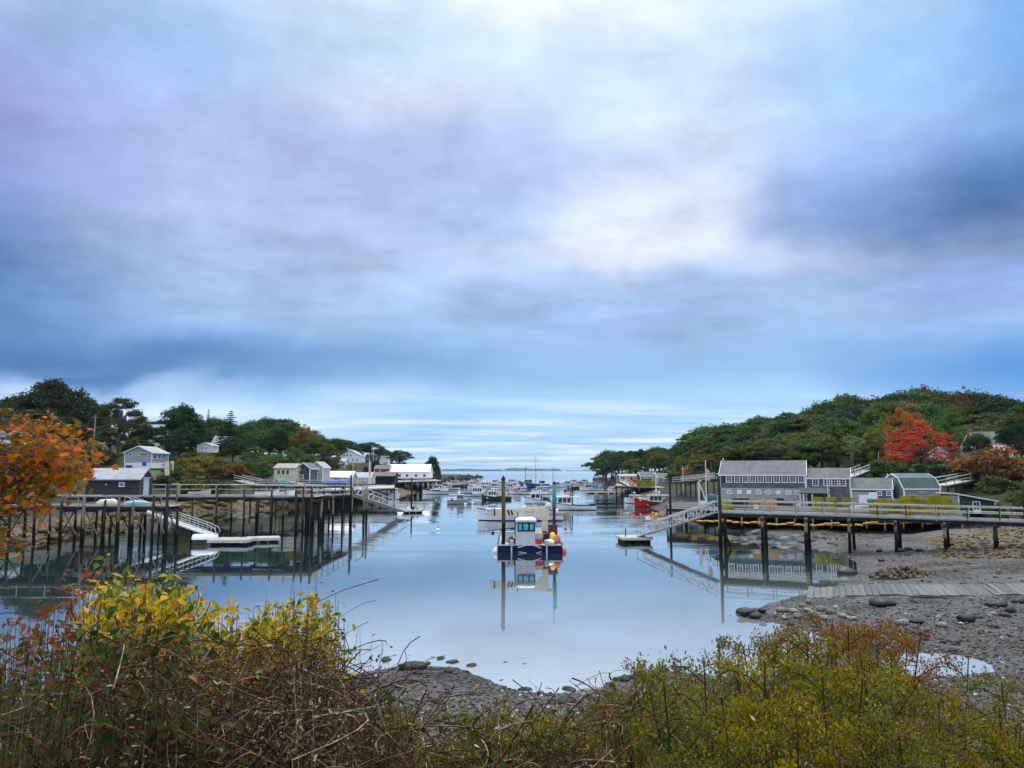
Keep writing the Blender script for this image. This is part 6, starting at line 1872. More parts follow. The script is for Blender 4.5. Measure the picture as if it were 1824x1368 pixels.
x, y = B_(1150, 932); skiff('light wooden skiff tied between the right gangway and the boom', x, y + .6, PI + .1, 3.9, M_hc, extras=[((-.4, 0, .6), (.5, .5, .5), M_hw)])
x, y = B_(1170, 937); skiff('second flat pale skiff lying under the right gangway', x + .6, y + .6, .1, 3.8, M_hw)
x, y = B_(992, 919); skiff('yellowish wooden skiff poking out right of the teal-topped piling', x, y + .4, .0, 4.6, M_hy)
x, y = B_(951, 916); skiff('gear-filled pale skiff behind the crane boom of the barge', x, y + 2.4, PI, 4.2, M_hc, extras=[((-.2, 0, .9), (.9, .9, .9), M_beige), ((1.2, 0, .6), (.8, .8, .5), M_redg)])
x, y = B_(1033, 868); skiff('lime-green skiff in front of the right-hand cluster of boats', x, y, PI, 6, paint('lime_paint', (.45, .55, .12)))
a = at(386, 962, 74.2)
dn = thing('dinghy', 'overturned white dinghy on the float at the foot of the left gangway', 'dinghy', (gnd(386, 965).x, gnd(393, 972).y + 1.2, .5), .12)
m_ = MB(); n = 9; V = []; F_ = []
for i in range(n):
    u = i / (n - 1); xx = -1.15 + 2.3 * u; b = .58 * (1 - max(0, (u - .4) / .6) ** 2.4) + .02; h_ = .46 * (1 - .35 * max(0, (u - .5) / .5) ** 2)
    for k in range(7):
        a_2 = PI * k / 6; V.append((xx, b * math.cos(a_2), h_ * math.sin(a_2) ** .6))
for i in range(n - 1):
    for k in range(6): F_.append((i * 7 + k, i * 7 + k + 1, i * 7 + k + 8, i * 7 + k + 7))
F_.append(tuple(range(6, -1, -1))); F_.append(tuple((n - 1) * 7 + k for k in range(7)))
m_.add(V, F_); m_.build('hull', M_hw, dn, smooth=True); MB().box((0, 0, .47), (2.0, .05, .05)).build('keel', M_hw, dn)
ky = thing('kayak', 'light blue kayak lying on the lower left walkway', 'kayak', (X_(245, 74.6), 74.4, 3.80), .02)
MB().tube([(-1.25, 0, .08), (-.8, 0, .12), (0, 0, .14), (.8, 0, .13), (1.25, 0, .1)], [.03, .17, .25, .18, .03], 10).build('hull', paint('light_blue_hull', (.30, .62, .78)), ky, smooth=True)
wm_ = thing('upturned_skiff', 'white upturned skiff on the lower left walkway behind the kayak', 'skiff', (X_(192, 74.6), 74.8, 3.80), .05)
MB().tube([(-1.1, 0, .02), (-.7, 0, .1), (.5, 0, .12), (1.1, 0, .05)], [.15, .35, .4, .05], 10).build('hull', M_hc, wm_, smooth=True)
for k_, (px, w_, m_) in enumerate([(355, 2.4, M_hg), (475, 2.6, M_hw), (505, 2.4, M_hw)]):
    skiff(['grey skiff stored behind the rail of the upper left pier', 'white skiff lying on the upper left pier nearer the shore', 'white skiff lying on the upper left pier nearer the clustered piles'][k_], X_(px, 87), 87.2, .05, w_, m_, z=4.22)
# blue covered skiffs on the far walkway
for k_, (px, Y, m_, lab) in enumerate([(505, 139, M_tealg, 'teal-blue covered skiff on the shore by the cream boathouse'), (592, 139, M_blueg, 'lavender-blue tarp-covered boat left of the brighter blue one'), (607, 139.5, M_blueg, 'bright blue tarp-covered boat at the right end of the far walkway'), (563, 141, M_hb, 'dark blue covered dinghy below the grey boathouse')]):
    t_ = thing('covered_boat', lab, 'boat', (X_(px, Y), Y, zy(864, Y)), .1)
    MB().tube([(-1.1, 0, .3), (-.9, 0, .4), (0, 0, .5), (.9, 0, .42), (1.2, 0, .35)], [.2, .45, .55, .4, .08], 10).build('tarp', m_, t_, smooth=True)
    MB().box((0, 0, .1), (1.6, .7, .2)).build('cradle', M_beam, t_)

# ---------------------------------------------------------------- the blue work barge
bx0, by0 = gnd(944, 985, 0.).x, gnd(944, 985, 0.).y
S = by0 / FPX * 1.006                      # metres per pixel at its stern
bg_ = thing('work_barge', 'navy blue work barge with grey wheelhouse and two outboards, nearest boat in the harbour', 'barge', (bx0, by0, 0))
hw = 56.5 * S; LB = 9.5


def bx(px): return (px - 944) * S


def bz(py): return (985 - py) * S


# local y: 0 = stern (towards the camera), + = forward
MB().prism([(-hw, -.25), (-hw + .12, -.4), (hw - .12, -.4), (hw, -.25), (hw, .62), (-hw, .62)], 1, 0, LB).build('hull', M_hnavy, bg_)
MB().box((0, LB / 2, .65), (hw * 2, LB, .06)).build('deck', M_deck, bg_)
for s_ in (-1, 1): MB().box((s_ * (hw - .04), LB / 2, .72), (.12, LB, .16)).build('side_rail', M_hnavy, bg_)
MB().box((bx(897), -.03, .66), (1.1, .08, .1)).build('stern_cap', M_alu, bg_); MB().box((bx(991), -.03, .66), (1.2, .08, .1)).build('stern_cap', M_alu, bg_)
MB().box((bx(944), -.02, .30), (1.5, .06, .50)).build('transom_well', M_hnavy, bg_)
for a, b in (((-1.05, .46), (-.35, .66)), ((-.35, .66), (.3, .66)), ((.3, .66), (.95, .42))): MB().bar((a[0], -.06, a[1]), (b[0], -.06, b[1]), .06, .09).build('transom_trim', M_alu, bg_)
for a, b in (((-1.0, .10), (-.3, .02)), ((.55, .03), (1.0, .12))): MB().bar((a[0], -.06, a[1]), (b[0], -.06, b[1]), .05, .06).build('swim_step', M_alu, bg_)
# wheelhouse
x0, x1 = bx(919), bx(953.5); zr = bz(931)
M_hgrey = mat_plain('grey_painted_steel', (.52, .53, .57), (.47, .48, .52), .6, 1.5, .05)
MB().box(((x0 + x1) / 2, 1.3, (.68 + zr) / 2), (x1 - x0, 1.9, zr - .68)).build('wheelhouse', M_hgrey, bg_)
MB().box(((x0 + x1) / 2 + .03, 1.25, zr + .06), (x1 - x0 + .12, 2.4, .12)).build('wheelhouse_roof', M_hw, bg_)
MB().prism([(-0.0, zr + .12), (1.9, zr + .12), (1.6, zr + .3), (.3, zr + .3)], 0, x0 + .15, x1 - .1).build('roof_camber', M_hw, bg_)
fr2 = MB().box((bx(937.8), .33, bz(941)), (1.50, .05, .74)).build('aft_window_frame', M_blk, bg_)
for i, (p0, p1) in enumerate(((924.5, 930.2), (933, 941), (944.3, 950.3))): MB().box((bx((p0 + p1) / 2), .29, bz(940.6)), ((p1 - p0) * S, .03, .54)).build('pane', M_glass_teal, fr2)
MB().box((x0 - .02, 1.2, bz(941)), (.04, 1.3, .7)).build('side_window', M_blk, bg_)
MB().box((x0 - .05, .42, (.68 + zr + .2) / 2), (.09, .12, zr - .4)).build('corner_post', M_blk, bg_)
MB().tube([(x0 + .2, 1.2, zr + .2), (x0 + .2, 1.2, zr + .75)], .04, 6).build('exhaust', M_blk, bg_)
# crane: pedestal, post and long beige boom
px_c = bx(973)
MB().prism([(px_c - .42, .68), (px_c + .42, .68), (px_c + .26, bz(934)), (px_c - .22, bz(934))], 1, 3.6, 4.3).build('crane_pedestal', M_beige, bg_)
MB().box((px_c, 3.95, bz(932.5)), (.75, .75, .1)).build('slew_ring', M_beige, bg_)
MB().prism([(px_c - .3, bz(931)), (px_c + .3, bz(931)), (px_c + .42, bz(912)), (px_c - .1, bz(912))], 1, 3.72, 4.18).build('crane_post', M_beige, bg_)
MB().prism([(bx(880), bz(925)), (bx(966), bz(926)), (bx(979), bz(920)), (bx(979), bz(908.5)), (bx(962), bz(910)), (bx(880), bz(913.5))], 1, 3.78, 4.12).build('crane_boom', M_beige, bg_)
for p in (905, 911): MB().prism([(bx(p + 1), bz(924.4)), (bx(p + 4.6), bz(924.4)), (bx(p + 2), bz(915.2)), (bx(p - 1.5), bz(915.2))], 1, 3.765, 3.78).build('boom_stripe', M_blk, bg_)
MB().box((bx(877), 3.95, bz(919)), (.42, .5, .68)).build('boom_head', M_beige, bg_); MB().box((bx(880.5), 3.7, bz(919)), (.12, .06, .6)).build('head_plate', M_blk, bg_)
MB().bar((bx(957), 3.7, bz(924)), (bx(968), 3.7, bz(932)), .22, .2).build('luffing_cylinder', M_hgrey, bg_)
MB().lathe([(.02, -.28), (.27, -.2), (.3, 0), (.27, .2), (.02, .28)], 12, (bx(980), 3.95, bz(908))).build('sheave_cover', M_beige, bg_, smooth=True)


M_letter = paint('faded_lettering', (.40, .36, .29), .7)
# lettering on the boom is too worn to read: two rows of faded strokes, as in the photo
for a, b, py_, hh, n in ((916, 927, 918.3, .17, 7), (935, 955, 918.8, .24, 9)):
    for i in range(n):
        p = a + (b - a) * (i + .5) / n; w_ = (b - a) / n * .62 * S
        m_ = MB(); m_.box((bx(p), 3.775, bz(py_) + random.uniform(-.03, .03)), (w_, .006, hh * random.uniform(.6, 1)))
        m_.build('worn_letter', M_letter, bg_)
# spuds (tall pilings through the barge), hook block hanging from the boom head
pl = MB().tube([(0, 0, -.9), (.04, 0, 2.5), (0, 0, 6.2)], [.16, .17, .16], 10); g1 = gnd(896, 985.5)
o = pl.build('piling', mat_wood('brown_piling', (.15, .095, .05), (.045, .03, .02), 2, 2.6), None, (g1.x, by0 + .5, 0), smooth=True); tag(o, 'tall brown piling standing at the left side of the blue barge', 'piling')
cap_ = MB().lathe([(.20, 0), (.2, .08), (.02, .38)], 10); o2 = cap_.build('pile_cap', M_blk, None, (g1.x, by0 + .5, 6.2)); o2.parent = o; o2.location = (0, 0, 7.1)
g2 = gnd(987, 970.5)
t_ = thing('piling', 'teal-topped piling with a thin antenna, standing at the right side of the blue barge', 'piling', (g2.x, g2.y, 0))
MB().tube([(0, 0, -.9), (.02, 0, 3.5)], .15, 10).build('shaft', mat_wood('dark_piling', (.06, .04, .03), (.02, .015, .01), 2), t_, smooth=True)
MB().tube([(.02, 0, 3.5), (.06, 0, 5.7)], [.20, .18], 10).build('sleeve', mat_wood('teal_sleeve', (.07, .30, .30), (.04, .19, .21), 2), t_, smooth=True)
MB().lathe([(.19, 0), (.19, .08), (.02, .3)], 10, (.06, 0, 5.7)).build('cap', M_blk, t_); MB().box((.06, 0, 5.55), (.75, .05, .04)).build('crossbar', M_alu, t_)
MB().tube([(-.06, 0, 5.7), (-.06, 0, 7.25)], .02, 4).build('antenna', M_blk, t_); MB().box((-.06, 0, 7.25), (.35, .03, .03)).build('antenna_bar', M_blk, t_)
for px in (912, 973):
    m_ = MB().prism([(-.35, .62), (.1, .60), (.12, 1.0), (-.05, 1.12), (-.35, 1.05)], 0, bx(px) - .17, bx(px) + .17)
    e = m_.build('outboard', M_hg, bg_); MB().box((bx(px), -.22, .3), (.12, .2, .75)).build('outboard_leg', M_alu, e)
    MB().box((bx(px), -.3, -.1), (.16, .35, .06)).build('cavitation_plate', M_alu, e)
for px, m, lab in ((884, M_hw, 'white round fender hanging off the left stern corner of the blue barge'), (1003.5, M_org, 'orange round fender hanging off the right stern corner of the blue barge')):
    g_ = gnd(px, 985); o = MB().lathe([(.30 * math.cos(a) + .002, .34 * math.sin(a)) for a in np.linspace(-1.5, 1.5, 9)], 14).build('fender', m, None, (g_.x, by0 + .35, .12), smooth=True); tag(o, lab, 'fender')


def gear(name, label, px, py, sz, mat, yy=1.0, rz=0., shape='box', cat=None):
    """a loose thing on the barge deck"""
    z = .69
    cx_ = bx0 + bx(px)
    t = thing(name, label, cat or name.replace('_', ' '), (cx_, by0 + yy, z), rz)
    w_, d_, h_ = sz
    if shape == 'box':
        MB().box((0, 0, h_ / 2), (w_, d_, h_), taper=.94).build('body', mat, t); MB().box((0, 0, h_ + .02), (w_ * 1.04, d_ * 1.04, .05)).build('lid', mat, t)
    elif shape == 'blob':
        MB().lathe([(w_ * .30, 0), (w_ * .5, h_ * .25), (w_ * .46, h_ * .6), (w_ * .2, h_ * .95), (.01, h_)], 10).build('body', mat, t, smooth=True); MB().tube([(-w_ * .5, 0, .05), (0, w_ * .3, h_ * .5), (w_ * .5, 0, .06)], .04, 5).build('rope', M_hc, t)
    elif shape == 'ring':
        MB().tube([(w_ / 2 * math.cos(a), 0, h_ / 2 + w_ / 2 * math.sin(a)) for a in np.linspace(0, 6.28, 14)], .09, 7).build('ring', mat, t, smooth=True); MB().box((0, .06, h_ * .3), (w_ * .6, .1, h_ * .5)).build('stand', M_hg, t)
    return t


gear('red_tote', 'shiny red tote on the barge deck right of the wheelhouse', 959.5, 968, (.62, .5, .38), M_redg, .6)
gear('red_crate', 'small red crate near the left spud on the barge', 897, 969, (.36, .4, .16), M_redg, .6)
gear('wire_rack', 'grey metal rack behind the red tote', 959, 960, (.7, .4, .85), M_hgrey, 1.3)
gear('black_locker', 'black locker at the foot of the crane', 974, 961, (.55, .5, .75), M_blk, 1.6)
gear('winch_drum', 'dark rusty hose drum standing beside the crane pedestal', 971, 950, (.62, .4, 1.2), paint('rust_drum', (.13, .03, .02), .7), 2.4, 0, 'ring')
gear('yellow_bag', 'yellow bag heaped beside the rusty drum', 962, 950, (.75, .6, 1.1), M_yelg, 2.2, 0, 'blob')
gear('yellow_oilskins', 'heap of yellow and cream gear at the right rail of the barge', 985, 957, (.75, .6, .95), M_yelg, 1.6, 0, 'blob')
gear('orange_buoy', 'orange-red buoy lying against the right rail of the barge', 994, 960, (.5, .5, .8), M_org, 1.2, 0, 'blob')
gear('red_buoy', 'small red buoy at the right stern corner of the barge', 990, 968, (.32, .3, .36), M_redg, .45, 0, 'blob')
gear('white_tarp', 'white crumpled tarp between the right outboard and the stern corner', 979, 968, (.95, .6, .42), M_hw, .7, 0, 'blob')
gear('brown_net', 'brown net heap left of the wheelhouse door', 912, 962, (.6, .5, .62), paint('net', (.10, .05, .045), .9), 1.0, 0, 'blob')
gear('pale_liferaft', 'pale covered box on the left deck of the barge', 905, 958, (1.1, .7, .8), paint('pale_green_grey', (.5, .55, .5)), 3.2)
gear('brown_timber', 'dark brown beam end jutting over the right rail of the barge', 987, 948, (.85, .3, 1.45), paint('brown_box', (.12, .04, .035), .8), 2.9)

# buoys on the water
for px, py, r_, m, lab in [(780, 945, .22, M_hw, 'small white mooring buoy in open water left of the barge'), (829, 899, .3, M_hw, 'white mooring ball beside the small grey boat'), (878, 950, .18, M_blk, 'black spar buoy left of the blue barge'), (992, 910, .3, M_hw, 'white mooring ball beside the stern of the yellowish skiff')]:
    g_ = gnd(px, py); t_ = thing('buoy', lab, 'buoy', (g_.x, g_.y, 0))
    MB().lathe([(r_ * math.cos(a) + .002, r_ * .8 * math.sin(a)) for a in np.linspace(-1.5, 1.5, 8)], 12, (0, 0, r_ * .4)).build('float', m, t_, smooth=True); MB().tube([(0, 0, r_), (.03, 0, r_ * 2.4)], .03, 5).build('stick', M_blk, t_)

# ================================================================== TRAPS AND WHARF CLUTTER
def trap_mesh(mat, cols=8, rows=4, seed=0):
    L_, W_, H_ = 1.05, .54, .36; mb = MB(); r_ = .011

    def strip(a, b, n, w=r_):
        a, b, n = Vector(a), Vector(b), Vector(n); s_ = (b - a).cross(n).normalized() * w
        mb.add([a - s_, b - s_, b + s_, a + s_], [(0, 1, 2, 3)])
    for x_ in (-L_ / 2, L_ / 2):
        for y_ in (-W_ / 2, W_ / 2): mb.bar((x_, y_, 0), (x_, y_, H_), .03)
    for z_ in (0, H_):
        for y_ in (-W_ / 2, W_ / 2): mb.bar((-L_ / 2, y_, z_), (L_ / 2, y_, z_), .03)
        for x_ in (-L_ / 2, L_ / 2): mb.bar((x_, -W_ / 2, z_), (x_, W_ / 2, z_), .03)
    for k in range(1, 14):
        x_ = -L_ / 2 + L_ * k / 14
        for y_ in (-W_ / 2, W_ / 2): strip((x_, y_, 0), (x_, y_, H_), (0, 1, 0))
        for z_ in (0, H_): strip((x_, -W_ / 2, z_), (x_, W_ / 2, z_), (0, 0, 1))
    for k in range(1, 8):
        y_ = -W_ / 2 + W_ * k / 8
        for x_ in (-L_ / 2, L_ / 2): strip((x_, y_, 0), (x_, y_, H_), (1, 0, 0))
        for z_ in (0, H_): strip((-L_ / 2, y_, z_), (L_ / 2, y_, z_), (0, 0, 1))
    for k in range(1, 6):
        z_ = H_ * k / 6
        for y_ in (-W_ / 2, W_ / 2): strip((-L_ / 2, y_, z_), (L_ / 2, y_, z_), (0, 1, 0))
        for x_ in (-L_ / 2, L_ / 2): strip((x_, -W_ / 2, z_), (x_, W_ / 2, z_), (1, 0, 0))
    for x_ in (-.12, .28): mb.box((x_, 0, H_ / 2), (.02, W_ * .9, H_ * .85))
    return mb.mesh('lobster_trap', mat)


M_wy = mat_plain('yellow_wire', (.44, .39, .013), (.32, .28, .015), .5, 3., 0, vary=.25); M_wo = mat_plain('orange_wire', (.72, .36, .03), None, .5, 3., 0, vary=.2); M_wk = mat_plain('dark_green_wire', (.03, .06, .03), None, .6, 3., 0, vary=.3); M_ww = mat_plain('grey_wire', (.4, .42, .44), None, .6, 3., 0, vary=.1)
trY, trO, trK, trW = [trap_mesh(m) for m in (M_wy, M_wo, M_wk, M_ww)]


ORD = 'first second third fourth fifth sixth seventh eighth ninth tenth eleventh twelfth thirteenth fourteenth fifteenth sixteenth seventeenth'.split()


def traps(px0, px1, Y, z, nz, me, label, group, ny=1, end_on=False, jag=0., skip=0., alt=None):
    w_ = .56 if end_on else 1.08; dY = 1.1 if end_on else .58
    X0, X1 = X_(px0, Y), X_(px1, Y); n = max(1, int(round((X1 - X0) / w_)))
    for j in range(ny):
        for i in range(n):
            top = nz - (1 if random.random() < jag else 0)
            for k in range(top):
                if skip and k == top - 1 and random.random() < skip: continue
                m_ = me if (alt is None or random.random() > .07) else alt
                o = inst('lobster_trap', m_, None, (X0 + (i + .5) * w_ + random.uniform(-.03, .03), Y + j * dY + random.uniform(-.03, .03), z + k * .375), (0, 0, (PI / 2 if end_on else 0) + random.uniform(-.04, .04)))
                if m_ is alt: tag(o, 'pale grey wire trap set among the yellow traps of the long wall', 'lobster trap', 'grey traps in the long wall')
                elif n * top > 12: tag(o, f"{label}, {ORD[k]} layer, {ORD[i]} column from left", 'lobster trap', group)
                else: tag(o, label, 'lobster trap', group)


traps(1549, 1606, 85.0, DK, 4, trY, 'yellow trap in the lower half of the trap wall', 'yellow traps, lower half of the long wall', end_on=True, alt=trW)
traps(1607, 1698, 83.6, DK - .0, 5, trY, 'yellow trap in the taller half of the trap wall', 'yellow traps, taller half of the long wall', end_on=True, alt=trW)
traps(1448, 1462, 91, DK, 4, trY, 'yellow wire trap in the stack right of the porch steps', 'yellow traps right of the porch', jag=.2)
traps(1471, 1486, 91, DK, 4, trY, 'yellow wire trap in the stack under the right half of the mossy-roofed building', 'yellow traps under the mossy roofed building', jag=.2)
traps(1500, 1516, 89.5, DK, 4, trY, 'yellow wire trap in the stack left of the white-doored shed', 'yellow traps left of the white door', jag=.3)
traps(1286, 1302, 94, DK, 3, trY, 'yellow wire trap stacked at the left corner of the long grey building', 'yellow traps at the left corner', jag=.4)
traps(1290, 1304, 92.6, DK - .2, 2, trY, 'yellow wire trap at the head of the right gangway', 'yellow traps at the gangway head')
traps(1338, 1351, 94.5, DK, 3, trO, 'orange wire trap stacked below the long grey building', 'orange traps below the long building', skip=.5)
traps(1366, 1380, 95, DK, 3, trO, 'orange wire trap beside the white bin on the wharf', 'orange traps beside the white bin', skip=.6)
traps(1305, 1338, 97, DK, 3, trK, 'dark wire trap heaped against the left half of the long grey building', 'dark traps against the long building, left', 2, jag=.5)
traps(1380, 1412, 98, DK, 3, trK, 'dark wire trap heaped left of the small porch', 'dark traps left of the porch', 2, jag=.6)
traps(1134, 1166, 183, 3.2, 4, trY, 'yellow trap in the block on the right point wharf', 'yellow traps on the right point wharf', 2)
traps(1122, 1134, 186, 3.2, 2, trO, 'orange trap left of the block on the right point wharf', 'orange traps on the right point wharf')
x, y = B_(1098, 874.5); traps(1091, 1108, y, .5, 3, trO, 'orange-yellow wire trap on the dock float by the right point', 'orange traps on the dock float', 2)
x, y = B_(1108, 0) if False else (0, 0)
traps(1560, 1700, 86.5, DK, 3, trY, 'yellow trap in the back row of the trap wall', 'yellow traps, back row of the long wall', end_on=True)


def tank(name, label, px, Y, z, w_, h_, mat, mat2=None, shape='box'):
    t = thing(name, label, name.replace('_', ' '), (X_(px, Y), Y, z), random.uniform(-.1, .1))
    if shape == 'box': MB().box((0, 0, h_ / 2), (w_, w_ * .8, h_), taper=1.05).build('body', mat, t); MB().box((0, 0, h_ + .03), (w_ * 1.1, w_ * .88, .06)).build('rim', mat2 or mat, t)
    else: MB().lathe([(w_ * .42, 0), (w_ * .5, .06), (w_ * .5, h_ - .1), (w_ * .3, h_), (.02, h_ + .02)], 12).build('body', mat, t, smooth=True); MB().lathe([(w_ * .52, h_ * .5 - .04), (w_ * .52, h_ * .5 + .04)], 12).build('hoop', mat2 or mat, t)
    return t


tank('bait_barrel', 'white barrel on the wharf just left of the porch', 1344, 96, DK, .6, .9, M_hw, shape='b'); tank('bait_barrel', 'white barrel in front of the dark traps by the blanked window', 1370, 96.2, DK, .62, .95, M_hw, shape='b')
tank('fish_tote', 'white fish tote in front of the white-doored shed', 1523, 88.8, DK, 1.0, .55, M_hw); tank('fish_tote', 'small white tote at the foot of the orange traps', 1346, 93.6, DK, .5, .4, M_hw)
tank('blue_barrel', 'teal barrel at the left end of the long trap wall', 1549, 84.3, DK + 1.15, .62, .5, M_tealg, shape='b'); tank('blue_barrel', 'dark teal tarp-covered barrel beside the hoist', 1268, 101, DK, 1.3, 1.5, paint('dark_teal', (.02, .10, .11)), M_tealg, 'b')
tank('white_cabinet', 'white cabinet at the left corner of the long grey building', 1274, 102, DK, 1.0, 1.3, M_hw); tank('white_box', 'white box at the foot of the hoist', 1253, 101, DK, .8, .6, M_hw)
tank('white_drum', 'white drum standing on the porch left of the door', 1421, 96.6, DK, .5, .8, M_hw, shape='b')
fb = thing('float_heap', 'heap of orange-yellow floats on a raft at the foot of the right gangway', 'floats', (*B_(1178, 926), 0))
for i in range(26): inst('float', fl, fb, (random.uniform(-1.3, 1.3), random.uniform(-.3, .8), .25 + random.random() * .75), (random.uniform(-.4, .4), random.uniform(-.5, .5), random.uniform(0, 3.1)), (.6, 1, 1))
MB().box((0, .2, .12), (3.0, 1.6, .24)).build('raft', M_plank, fb)
# gear on the outer left float, pots on the pier, blue barrel by the cottage
for lab, dx_, s_, m_ in [('white crate on the small dark left float', -.7, .5, M_hw), ('black outboard engine case on the small dark left float', .1, .45, M_blk), ('grey crate at the right side of the small dark left float', .8, .4, M_hg)]:
    g_ = gnd(733, 914); t_ = thing('gear_crate', lab, 'crate', (g_.x + dx_, g_.y + 1.3, .5)); MB().box((0, 0, s_ / 2), (s_, s_, s_), taper=.9).build('body', m_, t_); MB().box((0, 0, s_ + .02), (s_ * 1.05, s_ * 1.05, .05)).build('lid', m_, t_)
c_ = at(254, 829, 156); tank('blue_barrel', 'bright blue barrel on the lawn in front of the cottage', 254, 155.5, max(c_.z - .1, H1(c_.x, 155.5)), .8, 1.1, paint('bright_blue', (.03, .12, .6)), shape='b')
# more of the crowded moorings: small boats whose masts and rails fill the middle distance
extra = [('white boat with a grey canopy behind the row-windowed boat', 842, 879, 6.5, 0, M_hw, 1.3), ('small grey boat between the far cluster and the brown piling', 896, 866.5, 7, PI, M_hg, 1.6), ('pale boat with a dark canopy above the dark green boat', 884, 884.5, 5.5, 0, M_hw, 1.4),
         ('white boat beyond the sleek motorboat', 764, 871, 7, 0, M_hw, 1.0), ('white launch close under the rock point', 812, 864.5, 8, PI, M_hw, 1.0), ('white boat just left of the blue trawler', 918, 870, 7.5, PI, M_hw, 1.8), ('low white boat right of the blue trawler', 986, 868, 8, 0, M_hw, 1.2),
         ('small white boat in front of the stern of the blue trawler', 966, 880, 5.5, PI, M_hw, 1.6), ('tan-topped boat in the far right cluster', 1036, 866, 7, PI, M_hc, 1.4), ('white boat moored below the red shack wharf', 1086, 868, 8, PI, M_hw, 1.0), ('far white boat between the brown piling and the trawler', 908, 861, 9, 0, M_hw, 1.4)]
for lab, px, py, L_, hd, hm_, mh_ in extra:
    x, y = B_(px, py); lobster_boat(lab, x, y + 1, hd + random.uniform(-.35, .35), L_ * 1.18, hull=hm_, F=.8, bow=1.5, ch=1.4, mh=mh_ + 1.2, wins=3)

# ================================================================== THE NEAR BANK: THICKET, GOLDENROD, MAPLE BOUGH
OVATE_V = [(0, 0, 0), (.33, .25, .05), (.7, .2, .02), (1, 0, -.12), (.7, -.2, .02), (.33, -.25, .05), (.5, 0, -.03)]
OVATE_F = [(0, 6, 1), (1, 6, 2), (2, 6, 3), (3, 6, 4), (4, 6, 5), (5, 6, 0)]
NARROW_V = [(0, 0, 0), (.45, .065, .03), (1, 0, -.2), (.45, -.065, .03), (.5, 0, 0)]
NARROW_F = [(0, 4, 1), (1, 4, 2), (2, 4, 3), (3, 4, 0)]
CURL_V = [(0, 0, 0), (.3, .16, .14), (.65, .1, .24), (.9, 0, .12), (.65, -.1, .24), (.3, -.16, .14), (.45, 0, .04)]
MAPLE_O = [(0, 0), (.12, .32), (.05, .5), (.38, .34), (.52, .62), (.62, .3), (1.0, 0), (.62, -.3), (.52, -.62), (.38, -.34), (.05, -.5), (.12, -.32)]
MAPLE_V = [(x, y, -.12 * (x * x + y * y)) for x, y in MAPLE_O] + [(.4, 0, .03)]
MAPLE_F = [(i, 12, (i + 1) % 12)[::-1] for i in range(12)]

YEL = [(0, (.03, .07, .012)), (.2, (.10, .16, .015)), (.38, (.30, .29, .012)), (.6, (.62, .40, .008)), (.85, (.72, .34, .008)), (1, (.45, .13, .02))]
YGR = [(0, (.02, .055, .012)), (.35, (.07, .13, .014)), (.6, (.22, .25, .015)), (.85, (.56, .40, .01)), (1, (.6, .28, .01))]
REDO = [(0, (.04, .05, .015)), (.25, (.12, .07, .02)), (.5, (.26, .09, .02)), (.75, (.30, .06, .03)), (1, (.40, .16, .02))]
MAP = [(0, (.05, .06, .01)), (.3, (.20, .12, .01)), (.55, (.40, .16, .01)), (.8, (.62, .14, .012)), (1, (.58, .06, .03))]
GRN = [(0, (.015, .04, .012)), (.4, (.035, .085, .02)), (.75, (.07, .13, .03)), (1, (.14, .18, .03))]
BRM = [(0, (.010, .018, .006)), (.3, (.03, .06, .012)), (.55, (.09, .11, .016)), (.75, (.08, .03, .018)), (.9, (.14, .06, .02)), (1, (.32, .24, .08))]
DRY = [(0, (.10, .05, .03)), (.4, (.30, .19, .10)), (.75, (.55, .42, .27)), (1, (.82, .74, .58))]
CANE = [(0, (.010, .006, .004)), (.4, (.045, .022, .012)), (.65, (.11, .06, .032)), (.85, (.28, .19, .11)), (1, (.6, .48, .34))]
M_ly, M_lyg, M_lr, M_lm, M_lg, M_lb = [mat_leaf(n, s, .45, .5, nscale=40.) for n, s in (('yellow_leaf', YEL), ('yellow_green_leaf', YGR), ('red_leaf', REDO), ('maple_leaf', MAP), ('green_leaf', GRN), ('bramble_leaf', BRM))]
M_ldry = mat_leaf('dry_leaf', DRY, .25, .7, nscale=40.); M_cane = mat_leaf('cane', CANE, 0, .75, nscale=30.)
M_gold = mat_leaf('goldenrod_leaf', [(0, (.4, .42, .4)), (.5, (1., 1., .9)), (1, (1.9, 1.6, .9))], .35, .6, True, 20.)
M_twig = mat_plain('twig_bark', (.07, .05, .04), (.16, .13, .10), .85, 20., .3, vary=.3)


def leaf_mesh(V, F, mat, name='leaf'):
    mb = MB(); mb.add(V, F); return mb.mesh(name, mat, True)


silx = [-60, 0, 50, 100, 150, 200, 300, 400, 450, 500, 550, 600, 625, 680, 710, 740, 800, 850, 930, 1020, 1060, 1085, 1110, 1150, 1200, 1235, 1280, 1310, 1340, 1370, 1420, 1480, 1530, 1580, 1600, 1650, 1700, 1725, 1750, 1785, 1824, 1900]
sily = [1100, 1130, 1110, 1060, 1045, 1030, 1045, 1085, 1095, 1070, 1050, 1090, 1150, 1185, 1215, 1300, 1335, 1290, 1268, 1275, 1310, 1190, 1240, 1215, 1190, 1145, 1165, 1190, 1110, 1100, 1125, 1100, 1092, 1110, 1165, 1180, 1225, 1290, 1320, 1235, 1195, 1190]


def sil(px): return float(np.interp(px, silx, sily))


